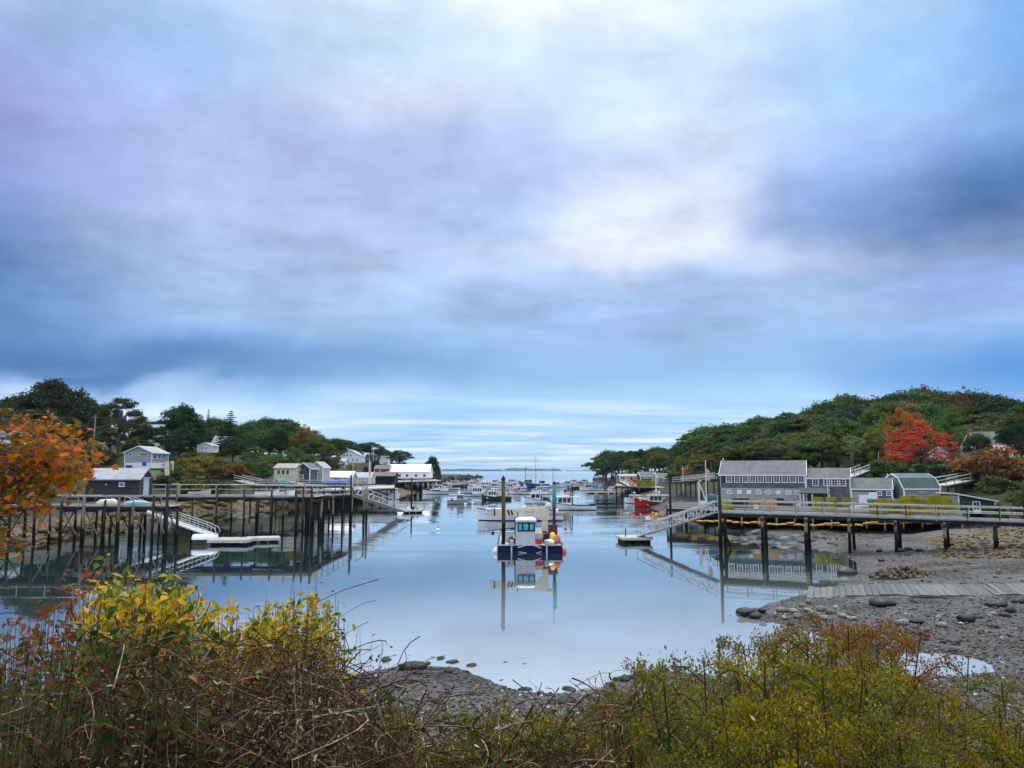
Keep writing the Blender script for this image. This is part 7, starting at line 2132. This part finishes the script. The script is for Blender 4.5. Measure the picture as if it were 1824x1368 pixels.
def sweep(P_, rad):
    """P_ (n,k,3) poly-lines, rad (n,k) -> three-sided tubes"""
    n, k, _ = P_.shape
    a = np.array([0, 2.094, 4.189])
    off = np.stack([np.cos(a), np.sin(a), np.zeros(3)], 1)
    T = P_[:, -1] - P_[:, 0]; T /= np.linalg.norm(T, axis=1)[:, None] + 1e-9
    ux = np.cross(T, np.array([0, 1., .13])); ux /= np.linalg.norm(ux, axis=1)[:, None] + 1e-9; uy = np.cross(T, ux)
    V = P_[:, :, None, :] + rad[:, :, None, None] * (off[None, None, :, 0:1] * ux[:, None, None, :] + off[None, None, :, 1:2] * uy[:, None, None, :])
    base = (np.arange(n) * k * 3)[:, None, None] + (np.arange(k - 1) * 3)[None, :, None]
    q = []
    for j in range(3):
        j2 = (j + 1) % 3
        q.append(np.stack([base[..., 0] + j, base[..., 0] + j2, base[..., 0] + j2 + 3, base[..., 0] + j + 3], -1))
    F = np.stack(q, 2).reshape(-1, 4)
    return V.reshape(-1, 3), F, np.repeat(np.arange(n), (k - 1) * 3)


def shrub(name, label, cat, px0, px1, dy0, dy1, Y0, Y1, ntw, lpt, size, mats, seed, root=None, shape='ovate', nobj=300, topf=None, group=None, droop=.5, base_dx=.55, twr=.0035):
    """leafy shrub: twigs rise from the ground to points spread under the outline; each twig carries leaves"""
    r = np.random.default_rng(seed)
    topf = topf or sil
    px = r.uniform(px0, px1, ntw); Yv_ = r.uniform(Y0, Y1, ntw)
    py = np.array([topf(a) for a in px]) + dy0 + (dy1 - dy0) * r.random(ntw) ** 1.5
    tips = np.array([tuple(at(a, b, c_)) for a, b, c_ in zip(px, py, Yv_)])
    cx_, cy_ = tips[:, 0].mean(), tips[:, 1].mean()
    if root is None:
        bx_ = cx_ + (tips[:, 0] - cx_) * base_dx + r.normal(0, .05, ntw); by_ = cy_ + (tips[:, 1] - cy_) * .6
        rootp = np.column_stack([bx_, by_, H(bx_, by_) - .05])
    else: rootp = np.tile(np.array(root, float), (ntw, 1)) + r.normal(0, .04, (ntw, 3))
    k = 8; s = np.linspace(0, 1, k)[None, :, None]
    lift = tips - rootp
    curve = rootp[:, None] + lift[:, None] * s
    curve[..., 2] += (lift[:, 2:3] * .18 * np.sin(np.pi * s[..., 0]))
    curve += np.cumsum(r.normal(0, .012, curve.shape), 1) * np.linspace(0, 1, k)[None, :, None]
    rad = np.full((ntw, k), twr) * np.linspace(1.6, .3, k)[None] * r.uniform(.6, 1.5, (ntw, 1))
    V, F, idx = sweep(curve, rad)
    o3 = np.array([cx_, cy_, H1(cx_, cy_)]) if root is None else np.array(root, float)
    t = thing(name, label, cat, tuple(o3), 0, group)
    inst('stem', np_mesh('stem', V - o3, F, M_twig), t)
    n = ntw * lpt; ti = np.repeat(np.arange(ntw), lpt); u = .40 + .62 * r.random(n) ** .55; u = np.minimum(u, 1.)
    fi = u * (k - 1); i0 = np.minimum(fi.astype(int), k - 2); fr_ = (fi - i0)[:, None]
    pos = curve[ti, i0] * (1 - fr_) + curve[ti, i0 + 1] * fr_ + r.normal(0, .018, (n, 3))
    yaw = r.uniform(0, 6.28, n); pit = r.normal(droop, .45, n); rol = r.normal(0, .7, n); sc = size * r.uniform(.55, 1.2, n)
    TV, TF = {'ovate': (OVATE_V, OVATE_F), 'maple': (MAPLE_V, MAPLE_F), 'narrow': (NARROW_V, NARROW_F)}[shape]
    order = np.argsort(np.linalg.norm(pos - np.array([0, 0, EYE]), axis=1) / sc)
    ob = order[:nobj]; rest = order[nobj:]
    mats = mats if isinstance(mats, (list, tuple)) else [mats]
    lms = [leaf_mesh(TV, TF, m) for m in mats]
    for q in ob:
        inst('leaf', lms[r.integers(len(lms))], t, tuple(pos[q] - o3), (rol[q], pit[q], yaw[q]), (sc[q],) * 3)
    if len(rest):
        V, F, idx = scatter(TV, TF, pos[rest] - o3, rot_mats(yaw[rest], pit[rest], rol[rest]), sc[rest])
        f_ = inst('foliage', np_mesh('foliage', V, F, mats[0], r.random(len(rest))[idx], True), t); f_['kind'] = 'stuff'
    return t


# brown tangle of canes and dry leaves: nobody could count it
def tangle(n, px0, px1, Y0, Y1, f0, f1, seed, name, label, mat, r0=.0021, lean=.35, dry=.8, leafmat=None, lsize=.035, hmin=.25, template=(CURL_V, OVATE_F), bend=.25, loose=.6):
    r = np.random.default_rng(seed)
    px = r.uniform(px0, px1, n); Yv_ = r.uniform(Y0, Y1, n)
    top = np.array([sil(a) for a in px]); py = top + f0 + (f1 - f0) * r.random(n) ** .8
    tips = np.array([tuple(at(a, b, c_)) for a, b, c_ in zip(px, py, Yv_)])
    g = H(tips[:, 0], tips[:, 1]); h = np.maximum(tips[:, 2] - g, hmin)
    a = r.uniform(0, 6.28, n); rootp = np.column_stack([tips[:, 0] + np.cos(a) * lean * h * r.random(n), tips[:, 1] + np.sin(a) * lean * h * r.random(n), g - .03])
    rootp[:, 2] = H(rootp[:, 0], rootp[:, 1]) - .03
    k = 7; s = np.linspace(0, 1, k)
    cv = rootp[:, None] + (tips - rootp)[:, None] * s[None, :, None]
    b = np.clip(r.normal(0, bend, (n, 1, 3)), -.6, .6) * np.minimum(h, 1.1)[:, None, None]; b[..., 2] = -np.abs(b[..., 2]) * .3
    cv = cv + b * (s * (1 - s) * 2)[None, :, None] + np.cumsum(r.normal(0, .008, cv.shape), 1)
    q = r.random(n) < loose                                  # lying and leaning pieces caught in the tangle
    ln_ = r.uniform(.15, .5, n); an = r.uniform(0, 6.28, n); el_ = r.uniform(-.9, 1.2, n)
    dv = np.column_stack([np.cos(an) * np.cos(el_), np.sin(an) * np.cos(el_), np.sin(el_)]) * ln_[:, None]
    c0 = tips - np.column_stack([np.zeros(n), np.zeros(n), .25 * ln_]); sag = np.zeros((n, k, 3)); sag[..., 2] = (s * (1 - s))[None] * (ln_ * r.normal(.3, .5, n))[:, None]; sag[..., 0] = (s * (1 - s))[None] * (ln_ * r.normal(0, .7, n))[:, None]
    cl_ = c0[:, None] + dv[:, None] * (s - 1)[None, :, None] + sag
    cl_[..., 2] = np.maximum(cl_[..., 2], g[:, None])
    cv = np.where(q[:, None, None], cl_, cv)
    rad = r0 * r.uniform(.5, 1.6, (n, 1)) * np.linspace(1.2, .45, k)[None]
    V, F, idx = sweep(cv, rad)
    tag(inst(name, np_mesh(name, V, F, mat, r.random(n)[idx])), label, kind='stuff')
    m = int(n * dry)
    if m:
        ti = r.integers(0, n, m); u = r.integers(2, k, m)
        pos = cv[ti, u] + r.normal(0, .02, (m, 3))
        V, F, idx = scatter(template[0], template[1], pos, rot_mats(r.uniform(0, 6.28, m), r.normal(.2, .7, m), r.uniform(-1.5, 1.5, m)), lsize * r.uniform(.5, 1.25, m))
        tag(inst(name + '_leaves', np_mesh(name + '_leaves', V, F, leafmat or M_ldry, r.random(m)[idx], True)), 'leaves clinging to the ' + label, kind='stuff')


tangle(5000, 190, 700, 2.9, 5.4, 112, 420, 21, 'dry_thicket', 'red-brown tangle of dead canes in the left foreground', M_cane, dry=1.7, lsize=.030)
tangle(1500, 230, 700, 3.2, 5.2, 75, 320, 22, 'arching_canes', 'thin arching pale canes over the brown thicket', M_cane, .0022, .6, .5, bend=.4)
tangle(2600, -60, 420, 2.8, 5.4, 70, 420, 23, 'bramble', 'dark bramble and weeds in the lower left corner', M_cane, dry=3.2, leafmat=M_lb, lsize=.055, template=(OVATE_V, OVATE_F))
tangle(2000, 380, 740, 3.2, 5.8, 40, 330, 24, 'weeds', 'olive weeds among the brown thicket', M_cane, .002, dry=2.6, leafmat=M_lb, lsize=.035, template=(NARROW_V, NARROW_F))
tangle(3400, 690, 1120, 3.0, 7.0, 5, 160, 25, 'low_weeds', 'low brown and olive weeds at the bottom centre', M_cane, .0022, dry=2.4, leafmat=M_lb, lsize=.04, hmin=.12, template=(OVATE_V, OVATE_F))
tangle(900, 700, 1120, 3.0, 6.5, 0, 140, 26, 'dry_stalks', 'dead stalks among the low weeds at the bottom centre', M_cane, .0022, dry=1.0, hmin=.12)
tangle(1700, 1060, 1880, 2.9, 5.0, 230, 440, 27, 'undergrowth', 'dark undergrowth below the goldenrod on the right', M_cane, .0018, dry=1.6, leafmat=M_lb, lsize=.036, template=(NARROW_V, NARROW_F), loose=.3)
tangle(1200, 1060, 1880, 2.9, 5.5, 130, 400, 28, 'dead_stalks', 'dead stalks and pale leaves below the goldenrod', M_cane, .0016, dry=.9, lsize=.026, loose=.2)

# grass blades at the left edge
r = np.random.default_rng(5); n = 420
px = np.where(r.random(n) < .75, r.uniform(-30, 120, n), r.uniform(60, 330, n)); Yv_ = r.uniform(2.8, 4.6, n); py = 1090 + 260 * r.random(n) + np.clip(px - 100, 0, 200) * .6
tips = np.array([tuple(at(a, b, c_)) for a, b, c_ in zip(px, py, Yv_)]); rt = tips.copy(); rt[:, 0] -= r.normal(.12, .12, n); rt[:, 1] += r.normal(0, .1, n); rt[:, 2] = H(rt[:, 0], rt[:, 1])
s = np.linspace(0, 1, 7)
cv = rt[:, None] + (tips - rt)[:, None] * s[None, :, None]; cv[..., 0] += (r.normal(.1, .12, n)[:, None] * (s ** 2)[None]); cv[..., 2] -= (.1 * r.random(n)[:, None] * (s ** 3)[None])
V, F, idx = sweep(cv, np.full((n, 7), .0032) * np.linspace(1, .15, 7)[None])
M_grass = mat_leaf('grass_blade', [(0, (.05, .08, .02)), (.5, (.2, .2, .07)), (1, (.55, .48, .26))], .3, .6)
tag(inst('tall_grass', np_mesh('tall_grass', V, F, M_grass, r.random(n)[idx])), 'tall straw-coloured grass blades at the left edge of the foreground', kind='stuff')

# leafy shrubs along the top of the thicket
shrub('yellow_shrub', 'yellow-leaved shrub with the brightest drooping leaves, left of the foreground thicket', 'shrub', 155, 345, 0, 105, 4.0, 5.0, 150, 17, .066, [M_ly, M_ly, M_lyg], 31)
shrub('yellow_shrub', 'yellow and green shrub in the middle of the foreground thicket', 'shrub', 300, 500, -5, 110, 4.2, 5.4, 180, 18, .058, [M_ly, M_ly, M_lyg], 32)
shrub('yellow_green_shrub', 'yellow-green shrub with small dark twigs at the right end of the thicket', 'shrub', 455, 615, 5, 110, 4.4, 5.4, 160, 18, .054, [M_ly, M_lyg], 33)
shrub('red_leaved_shrub', 'orange and red leaved bush at the left edge above the dark water', 'shrub', 20, 170, -25, 70, 4.6, 6.0, 70, 12, .055, [M_lr], 34)
shrub('red_leaved_shrub', 'sprig of red and orange leaves rising above the yellow shrub', 'shrub', 180, 330, -30, 25, 4.8, 5.8, 26, 9, .06, [M_lr, M_lyg], 35)
shrub('maroon_shrub', 'dark reddish-brown leaved bush at the far left edge', 'shrub', -60, 60, 0, 130, 4.4, 5.8, 70, 10, .05, [M_lr, M_lb], 36)
shrub('green_sapling', 'spray of large dark green leaves in the lower left thicket', 'shrub', 200, 340, 185, 260, 3.0, 3.5, 16, 9, .075, [M_lg], 37)
shrub('green_sapling', 'dark green leaves between the yellow shrub and the brambles', 'shrub', 150, 270, 100, 175, 3.8, 4.4, 34, 9, .06, [M_lg], 38)
shrub('green_sapling', 'small green broad-leaved plant in the thicket at its right end', 'shrub', 655, 735, 70, 130, 3.6, 4.2, 16, 8, .05, [M_lg], 39, nobj=128)
shrub('yellow_vine', 'arching vine with bright yellow leaves over the near shingle', 'vine', 915, 1030, -4, 50, 4.3, 5.0, 30, 9, .066, [M_ly, M_lyg], 40, nobj=270)
shrub('yellow_vine', 'thin yellow-leaved vine beside the first goldenrod spike', 'vine', 1085, 1200, 5, 60, 5.2, 6.0, 16, 6, .05, [M_ly], 41, nobj=96)
shrub('yellow_weed', 'yellow and orange leafed weed at the right end of the thicket', 'weed', 560, 735, 45, 160, 4.2, 5.2, 50, 8, .035, [M_ly, M_lyg], 42)
shrub('yellow_weed', 'small yellow-green weed standing alone on the shingle', 'weed', 800, 850, -100, 10, 4.6, 5.0, 10, 7, .035, [M_lyg], 43, nobj=70)
shrub('berry_twigs', 'dark-leaved bare twigs standing against the water at the right end of the thicket', 'shrub', 470, 690, -45, 30, 4.6, 5.4, 30, 6, .03, [M_lb], 44, shape='ovate', nobj=180)
shrub('yellow_sprig', 'yellow leaves low at the left edge of the brambles', 'shrub', 30, 90, 130, 190, 3.4, 3.9, 10, 5, .045, [M_ly], 45, nobj=50)
shrub('round_leaf_plant', 'plant with round green leaves below the goldenrod', 'plant', 1240, 1300, 110, 190, 3.6, 4.2, 14, 8, .06, [M_lg, M_lb], 46, nobj=112)
shrub('brown_leaved_weed', 'weed with large drooping brown leaves right of the yellow vine', 'weed', 1150, 1225, 15, 130, 4.6, 5.2, 24, 7, .06, [M_lr, M_lb], 47, nobj=168)

# orange maple bough reaching in from the left
mtop = ([-200, -60, 0, 30, 60, 100, 130, 150, 180], [800, 745, 742, 740, 752, 758, 766, 772, 795]); mbot = ([-200, 0, 30, 60, 100, 140, 180], [1010, 1000, 985, 955, 905, 880, 830])
rm = np.random.default_rng(77)
trunk_x = at(-330, 900, 8.6).x
mp = thing('maple_bough', 'orange and gold maple boughs reaching in from the left edge over the pier', 'maple tree', (trunk_x, 8.6, H1(trunk_x, 8.6)))
o3 = np.array(mp.location)
MB().tube([(0, 0, -.3), (.05, 0, 1.5), (.15, 0, 3.2), (.2, .1, 5.6)], [.13, .11, .08, .03], 8).build('trunk', M_bark, mp, smooth=True)
pos = []; curves = []; rads = []
for i in range(230):
    px = rm.uniform(-150, 178) if i < 190 else rm.uniform(80, 178); a, b = np.interp(px, *mtop), np.interp(px, *mbot)
    py = a + (b - a) * rm.random(); Y = rm.uniform(7.6, 9.8)
    tip = np.array(tuple(at(px, py, Y))); tr0 = np.array([trunk_x + .1, 8.6, min(tip[2] - rm.uniform(0, .5), o3[2] + 5.4)]); root = np.array([max(trunk_x + .3, tip[0] - rm.uniform(.7, 1.9)), (8.6 + tip[1]) / 2, tip[2] + rm.uniform(-.45, .35)])
    s = np.linspace(0, 1, 8)[:, None]; c_ = root + (tip - root) * s; c_[:, 2] += .25 * np.sin(np.pi * s[:, 0]) * rm.uniform(-.3, 1.2); c_ += np.cumsum(rm.normal(0, .02, c_.shape), 0) * s; c_[0] = tr0
    curves.append(c_); rads.append(np.linspace(.010, .0022, 8))
    for q in range(13):
        u = rm.uniform(.3, 1.02); fi = min(u * 7, 6.999); k = int(fi); p = c_[k] * (1 - fi + k) + c_[k + 1] * (fi - k) + rm.normal(0, .06, 3)
        pos.append(p)
for (x0, y0, x1, y1) in [(95, 800, 130, 731), (150, 832, 228, 737), (90, 815, 215, 752), (20, 862, 148, 832), (30, 880, 120, 798), (60, 820, 200, 790), (0, 975, 40, 1010), (0, 1100, 55, 1085)]:
    p0, p1 = np.array(tuple(at(x0 - 60, y0 + 25, 8.4))), np.array(tuple(at(x1, y1, 8.2))); s = np.linspace(0, 1, 8)[:, None]
    c_ = p0 + (p1 - p0) * s; c_[:, 2] += .06 * np.sin(np.pi * s[:, 0]); curves.append(c_ + np.cumsum(rm.normal(0, .008, c_.shape), 0)); rads.append(np.linspace(.011, .0045, 8))
V, F, idx = sweep(np.array(curves), np.array(rads)); inst('branch', np_mesh('branch', V - o3, F, M_twig), mp)
pos = np.array(pos); n = len(pos); yaw = rm.uniform(0, 6.28, n); pit = rm.normal(.5, .5, n); rol = rm.normal(0, .7, n); sc = .082 * rm.uniform(.6, 1.2, n)
px_s = 912 + pos[:, 0] / pos[:, 1] * FPX
order = np.argsort(np.where(px_s > 0, -sc, 1.)); lm = leaf_mesh(MAPLE_V, MAPLE_F, M_lm)
for q in order[:300]: inst('leaf', lm, mp, tuple(pos[q] - o3), (rol[q], pit[q], yaw[q]), (sc[q],) * 3)
rest = order[300:]
V, F, idx = scatter(MAPLE_V, MAPLE_F, pos[rest] - o3, rot_mats(yaw[rest], pit[rest], rol[rest]), sc[rest])
f_ = inst('foliage', np_mesh('foliage', V, F, M_lm, rm.random(len(rest))[idx], True), mp); f_['kind'] = 'stuff'

# ---- goldenrod
M_gstem = mat_plain('goldenrod_stem', (.03, .035, .012), (.06, .045, .02), .8, 20., 0, vary=.3)


def goldenrod(seed):
    """unit plant one metre tall: stem, narrow leaves, arching seed plumes"""
    r = np.random.default_rng(seed); k = 8; s = np.linspace(0, 1, k)
    lean = r.normal(0, .07, 2); st = np.column_stack([lean[0] * s ** 2, lean[1] * s ** 2, s])
    cs = [st]; rd = [np.linspace(.0042, .0014, k)]
    pl, plN = [], []
    nb = int(r.integers(11, 17)); fl_ = []
    for i in range(nb):
        z0 = .70 + .29 * i / nb; a = i * 2.4 + r.normal(0, .3); L_ = (.24 - .16 * i / nb) * r.uniform(.7, 1.25)
        b0 = np.array([np.interp(z0, s, st[:, 0]), np.interp(z0, s, st[:, 1]), z0])
        u = np.linspace(0, 1, k)
        c_ = b0 + np.column_stack([np.cos(a) * L_ * u, np.sin(a) * L_ * u, L_ * (.75 * u - .55 * u ** 2.4)])
        cs.append(c_); rd.append(np.linspace(.0012, .0006, k))
        m = 170; ti = .2 + .8 * r.random(m)
        fi = np.minimum(ti * (k - 1), k - 1.001); j = fi.astype(int); f_ = (fi - j)[:, None]
        fl_.append(c_[j] * (1 - f_) + c_[j + 1] * f_ + r.normal(0, .0065, (m, 3)) + np.array([0, 0, .006]))
    m = 70; z = r.uniform(.8, 1.0, m); fl_.append(np.column_stack([np.interp(z, s, st[:, 0]), np.interp(z, s, st[:, 1]), z]) + r.normal(0, .009, (m, 3)))
    V, F, idx = sweep(np.array(cs), np.array(rd)); stem = np_mesh('stem', V, F, M_gstem)
    m = 72; z = .12 + .74 * r.random(m) ** .8
    p = np.column_stack([np.interp(z, s, st[:, 0]), np.interp(z, s, st[:, 1]), z])
    a = np.arange(m) * 2.4 + r.normal(0, .2, m); Lf = (.045 + .07 * (1 - np.abs(z - .5))) * r.uniform(.7, 1.2, m)
    V, F, idx = scatter(NARROW_V, NARROW_F, p, rot_mats(a, r.normal(-.15, .45, m), r.normal(0, .3, m)), np.column_stack([Lf, Lf * 1.25, Lf]))
    fol = np_mesh('leaves', V, F, M_gold, r.random(m)[idx], True)
    fl_ = np.concatenate(fl_); m = len(fl_)
    V, F, idx = scatter(LEAF_V, LEAF_F, fl_, rot_mats(r.uniform(0, 6.28, m), r.normal(0, .8, m), r.normal(0, .8, m)), .0052 * r.uniform(.6, 1.4, m))
    plume = np_mesh('plume', V, F, M_gold, r.random(m)[idx])
    return stem, fol, plume


GP = [goldenrod(200 + i) for i in range(6)]
rg = np.random.default_rng(9)


def gold_at(px, top, Y, kind, label, group=None):
    p = at(px, top, Y); g = H1(p.x, Y); h = max(.35, p.z - g)
    S_, F_, P_ = GP[int(rg.integers(len(GP)))]
    t = thing('goldenrod', label, 'goldenrod', (p.x, Y, g - .02), float(rg.uniform(0, 6.28)), group)
    w = float(np.clip(1.1 / h, .7, 1.25))
    for nm, me in (('stem', S_), ('leaves', F_), ('plume', P_)):
        o = inst(nm, me, t, scale=(h * w, h * w, h))
        if nm != 'stem': o['kind'] = 'stuff'
        if nm == 'leaves': c_ = [(.022, .06, .012), (.05, .10, .018), (.09, .115, .014)][int(rg.integers(3))] if kind != 'rust' else (.07, .05, .012)
        else: c_ = {'brown': (.16, .12, .035), 'gold': (.21, .165, .008), 'olive': (.15, .16, .022), 'rust': (.20, .095, .018)}[kind]
        j = float(rg.uniform(.8, 1.25)); o.color = (c_[0] * j, c_[1] * j, c_[2] * j, 1)
    return t


for px, top, lab in [(1095, 1188, 'first goldenrod spike, standing alone against the shallows'), (1240, 1148, 'goldenrod with curling brown plumes rising left of the tallest clump'), (1290, 1158, 'goldenrod just right of the curling brown-plumed one'), (1345, 1108, 'tall thin goldenrod against the end of the cobble spit'),
                     (1378, 1096, 'tallest goldenrod spike, tip touching the cobble spit'), (1425, 1128, 'arching goldenrod over the water left of the rusty clump'), (1650, 1178, 'goldenrod with arching plumes at the left end of the puddle'), (1705, 1222, 'small goldenrod standing in front of the puddle')]:
    gold_at(px, top, rg.uniform(4.6, 5.6), 'brown', lab)
for i in range(13):
    px = 1474 + 104 * (i + .5) / 13; gold_at(px, sil(px) + rg.uniform(-4, 28), rg.uniform(5.2, 6.6), 'rust', 'rust-orange goldenrod in the rusty clump in front of the cobbles', 'rust-orange goldenrods')
zones = [(1060, 1230, 14, 20, 110, 'low goldenrod between the first spike and the curling brown plumes'), (1225, 1330, 12, 10, 130, 'goldenrod in the clump left of the tallest spikes'), (1325, 1470, 18, 5, 180, 'goldenrod in the tallest clump, against the water'),
         (1465, 1600, 17, 50, 220, 'goldenrod below the rust-orange clump'), (1595, 1730, 16, 15, 170, 'goldenrod in front of the puddle'), (1725, 1860, 15, 5, 150, 'goldenrod at the right edge of the photo')]
for (a, b, n, d0, d1, lab) in zones:
    for i in range(n):
        px = a + (b - a) * (i + rg.random()) / n; d = d0 + (d1 - d0) * rg.random()
        kd = ['brown', 'olive', 'gold'][int(rg.choice(3, p=[.25, .5, .25]))] if d < 90 else ['brown', 'olive', 'gold'][int(rg.choice(3, p=[.2, .35, .45]))]
        gold_at(px, sil(px) + d, rg.uniform(3.5, 5.4), kd, lab, lab.replace('goldenrod', 'goldenrods', 1))
for i in range(30):
    px = rg.uniform(1150, 1850); gold_at(px, sil(px) + rg.uniform(120, 240), rg.uniform(3.0, 4.2), 'gold' if rg.random() < .6 else 'olive', 'short yellow-flowered goldenrod at the bottom right of the photo', 'short yellow goldenrods')
for i in range(34):
    px = rg.uniform(735, 1075); gold_at(px, sil(px) + rg.uniform(-14, 60), rg.uniform(3.4, 5.2), 'olive' if i % 3 else 'gold', 'short olive weed plume at the bottom centre of the photo', 'short weeds at the bottom centre')

# ---- sea air: pale haze that fades the islands
hz_ = MB(); hz_.box((0, 0, 0), (30000, 30000, 76)); ho = bpy.data.objects.new('haze', hz_.mesh('haze', [])); C.objects.link(ho); ho.location = (0, 0, 32)
t = NT('haze'); pv = t.n.new('ShaderNodeVolumePrincipled'); pv.inputs['Color'].default_value = (.62, .82, 1, 1); pv.inputs['Density'].default_value = 5e-5
t.link(pv.outputs[0], t.out.inputs['Volume']); ho.data.materials.append(t.m); tag(ho, 'thin sea haze over the harbour and the open water', kind='stuff')

shrub('yellow_weed', 'low yellow-leaved weed at the bottom centre between the thicket and the vine', 'weed', 745, 905, -10, 60, 4.0, 4.8, 34, 8, .04, [M_lyg, M_ly], 61)
shrub('yellow_weed', 'yellow-leaved weed caught among the first goldenrods', 'weed', 1120, 1230, 20, 120, 4.4, 5.2, 24, 7, .04, [M_lyg, M_ly], 62, nobj=168)
shrub('leafy_weed', 'green broad-leaved weed in the tallest goldenrod clump', 'weed', 1330, 1480, 60, 190, 4.0, 5.0, 40, 8, .045, [M_lg, M_lyg], 63)
shrub('leafy_weed', 'green and red leaved weed at the lower right', 'weed', 1560, 1760, 90, 200, 3.6, 4.6, 40, 8, .045, [M_lg, M_lb, M_lr], 64)

shrub('yellow_weed', 'scattered yellow and orange leaves on twigs across the brown thicket', 'weed', 300, 700, 70, 230, 3.8, 4.8, 60, 8, .04, [M_ly, M_lyg, M_lr], 65)
shrub('leafy_weed', 'olive green leaves rising through the left half of the brown thicket', 'weed', 120, 420, 120, 250, 3.2, 4.2, 50, 9, .045, [M_lg, M_lyg, M_lb], 66)
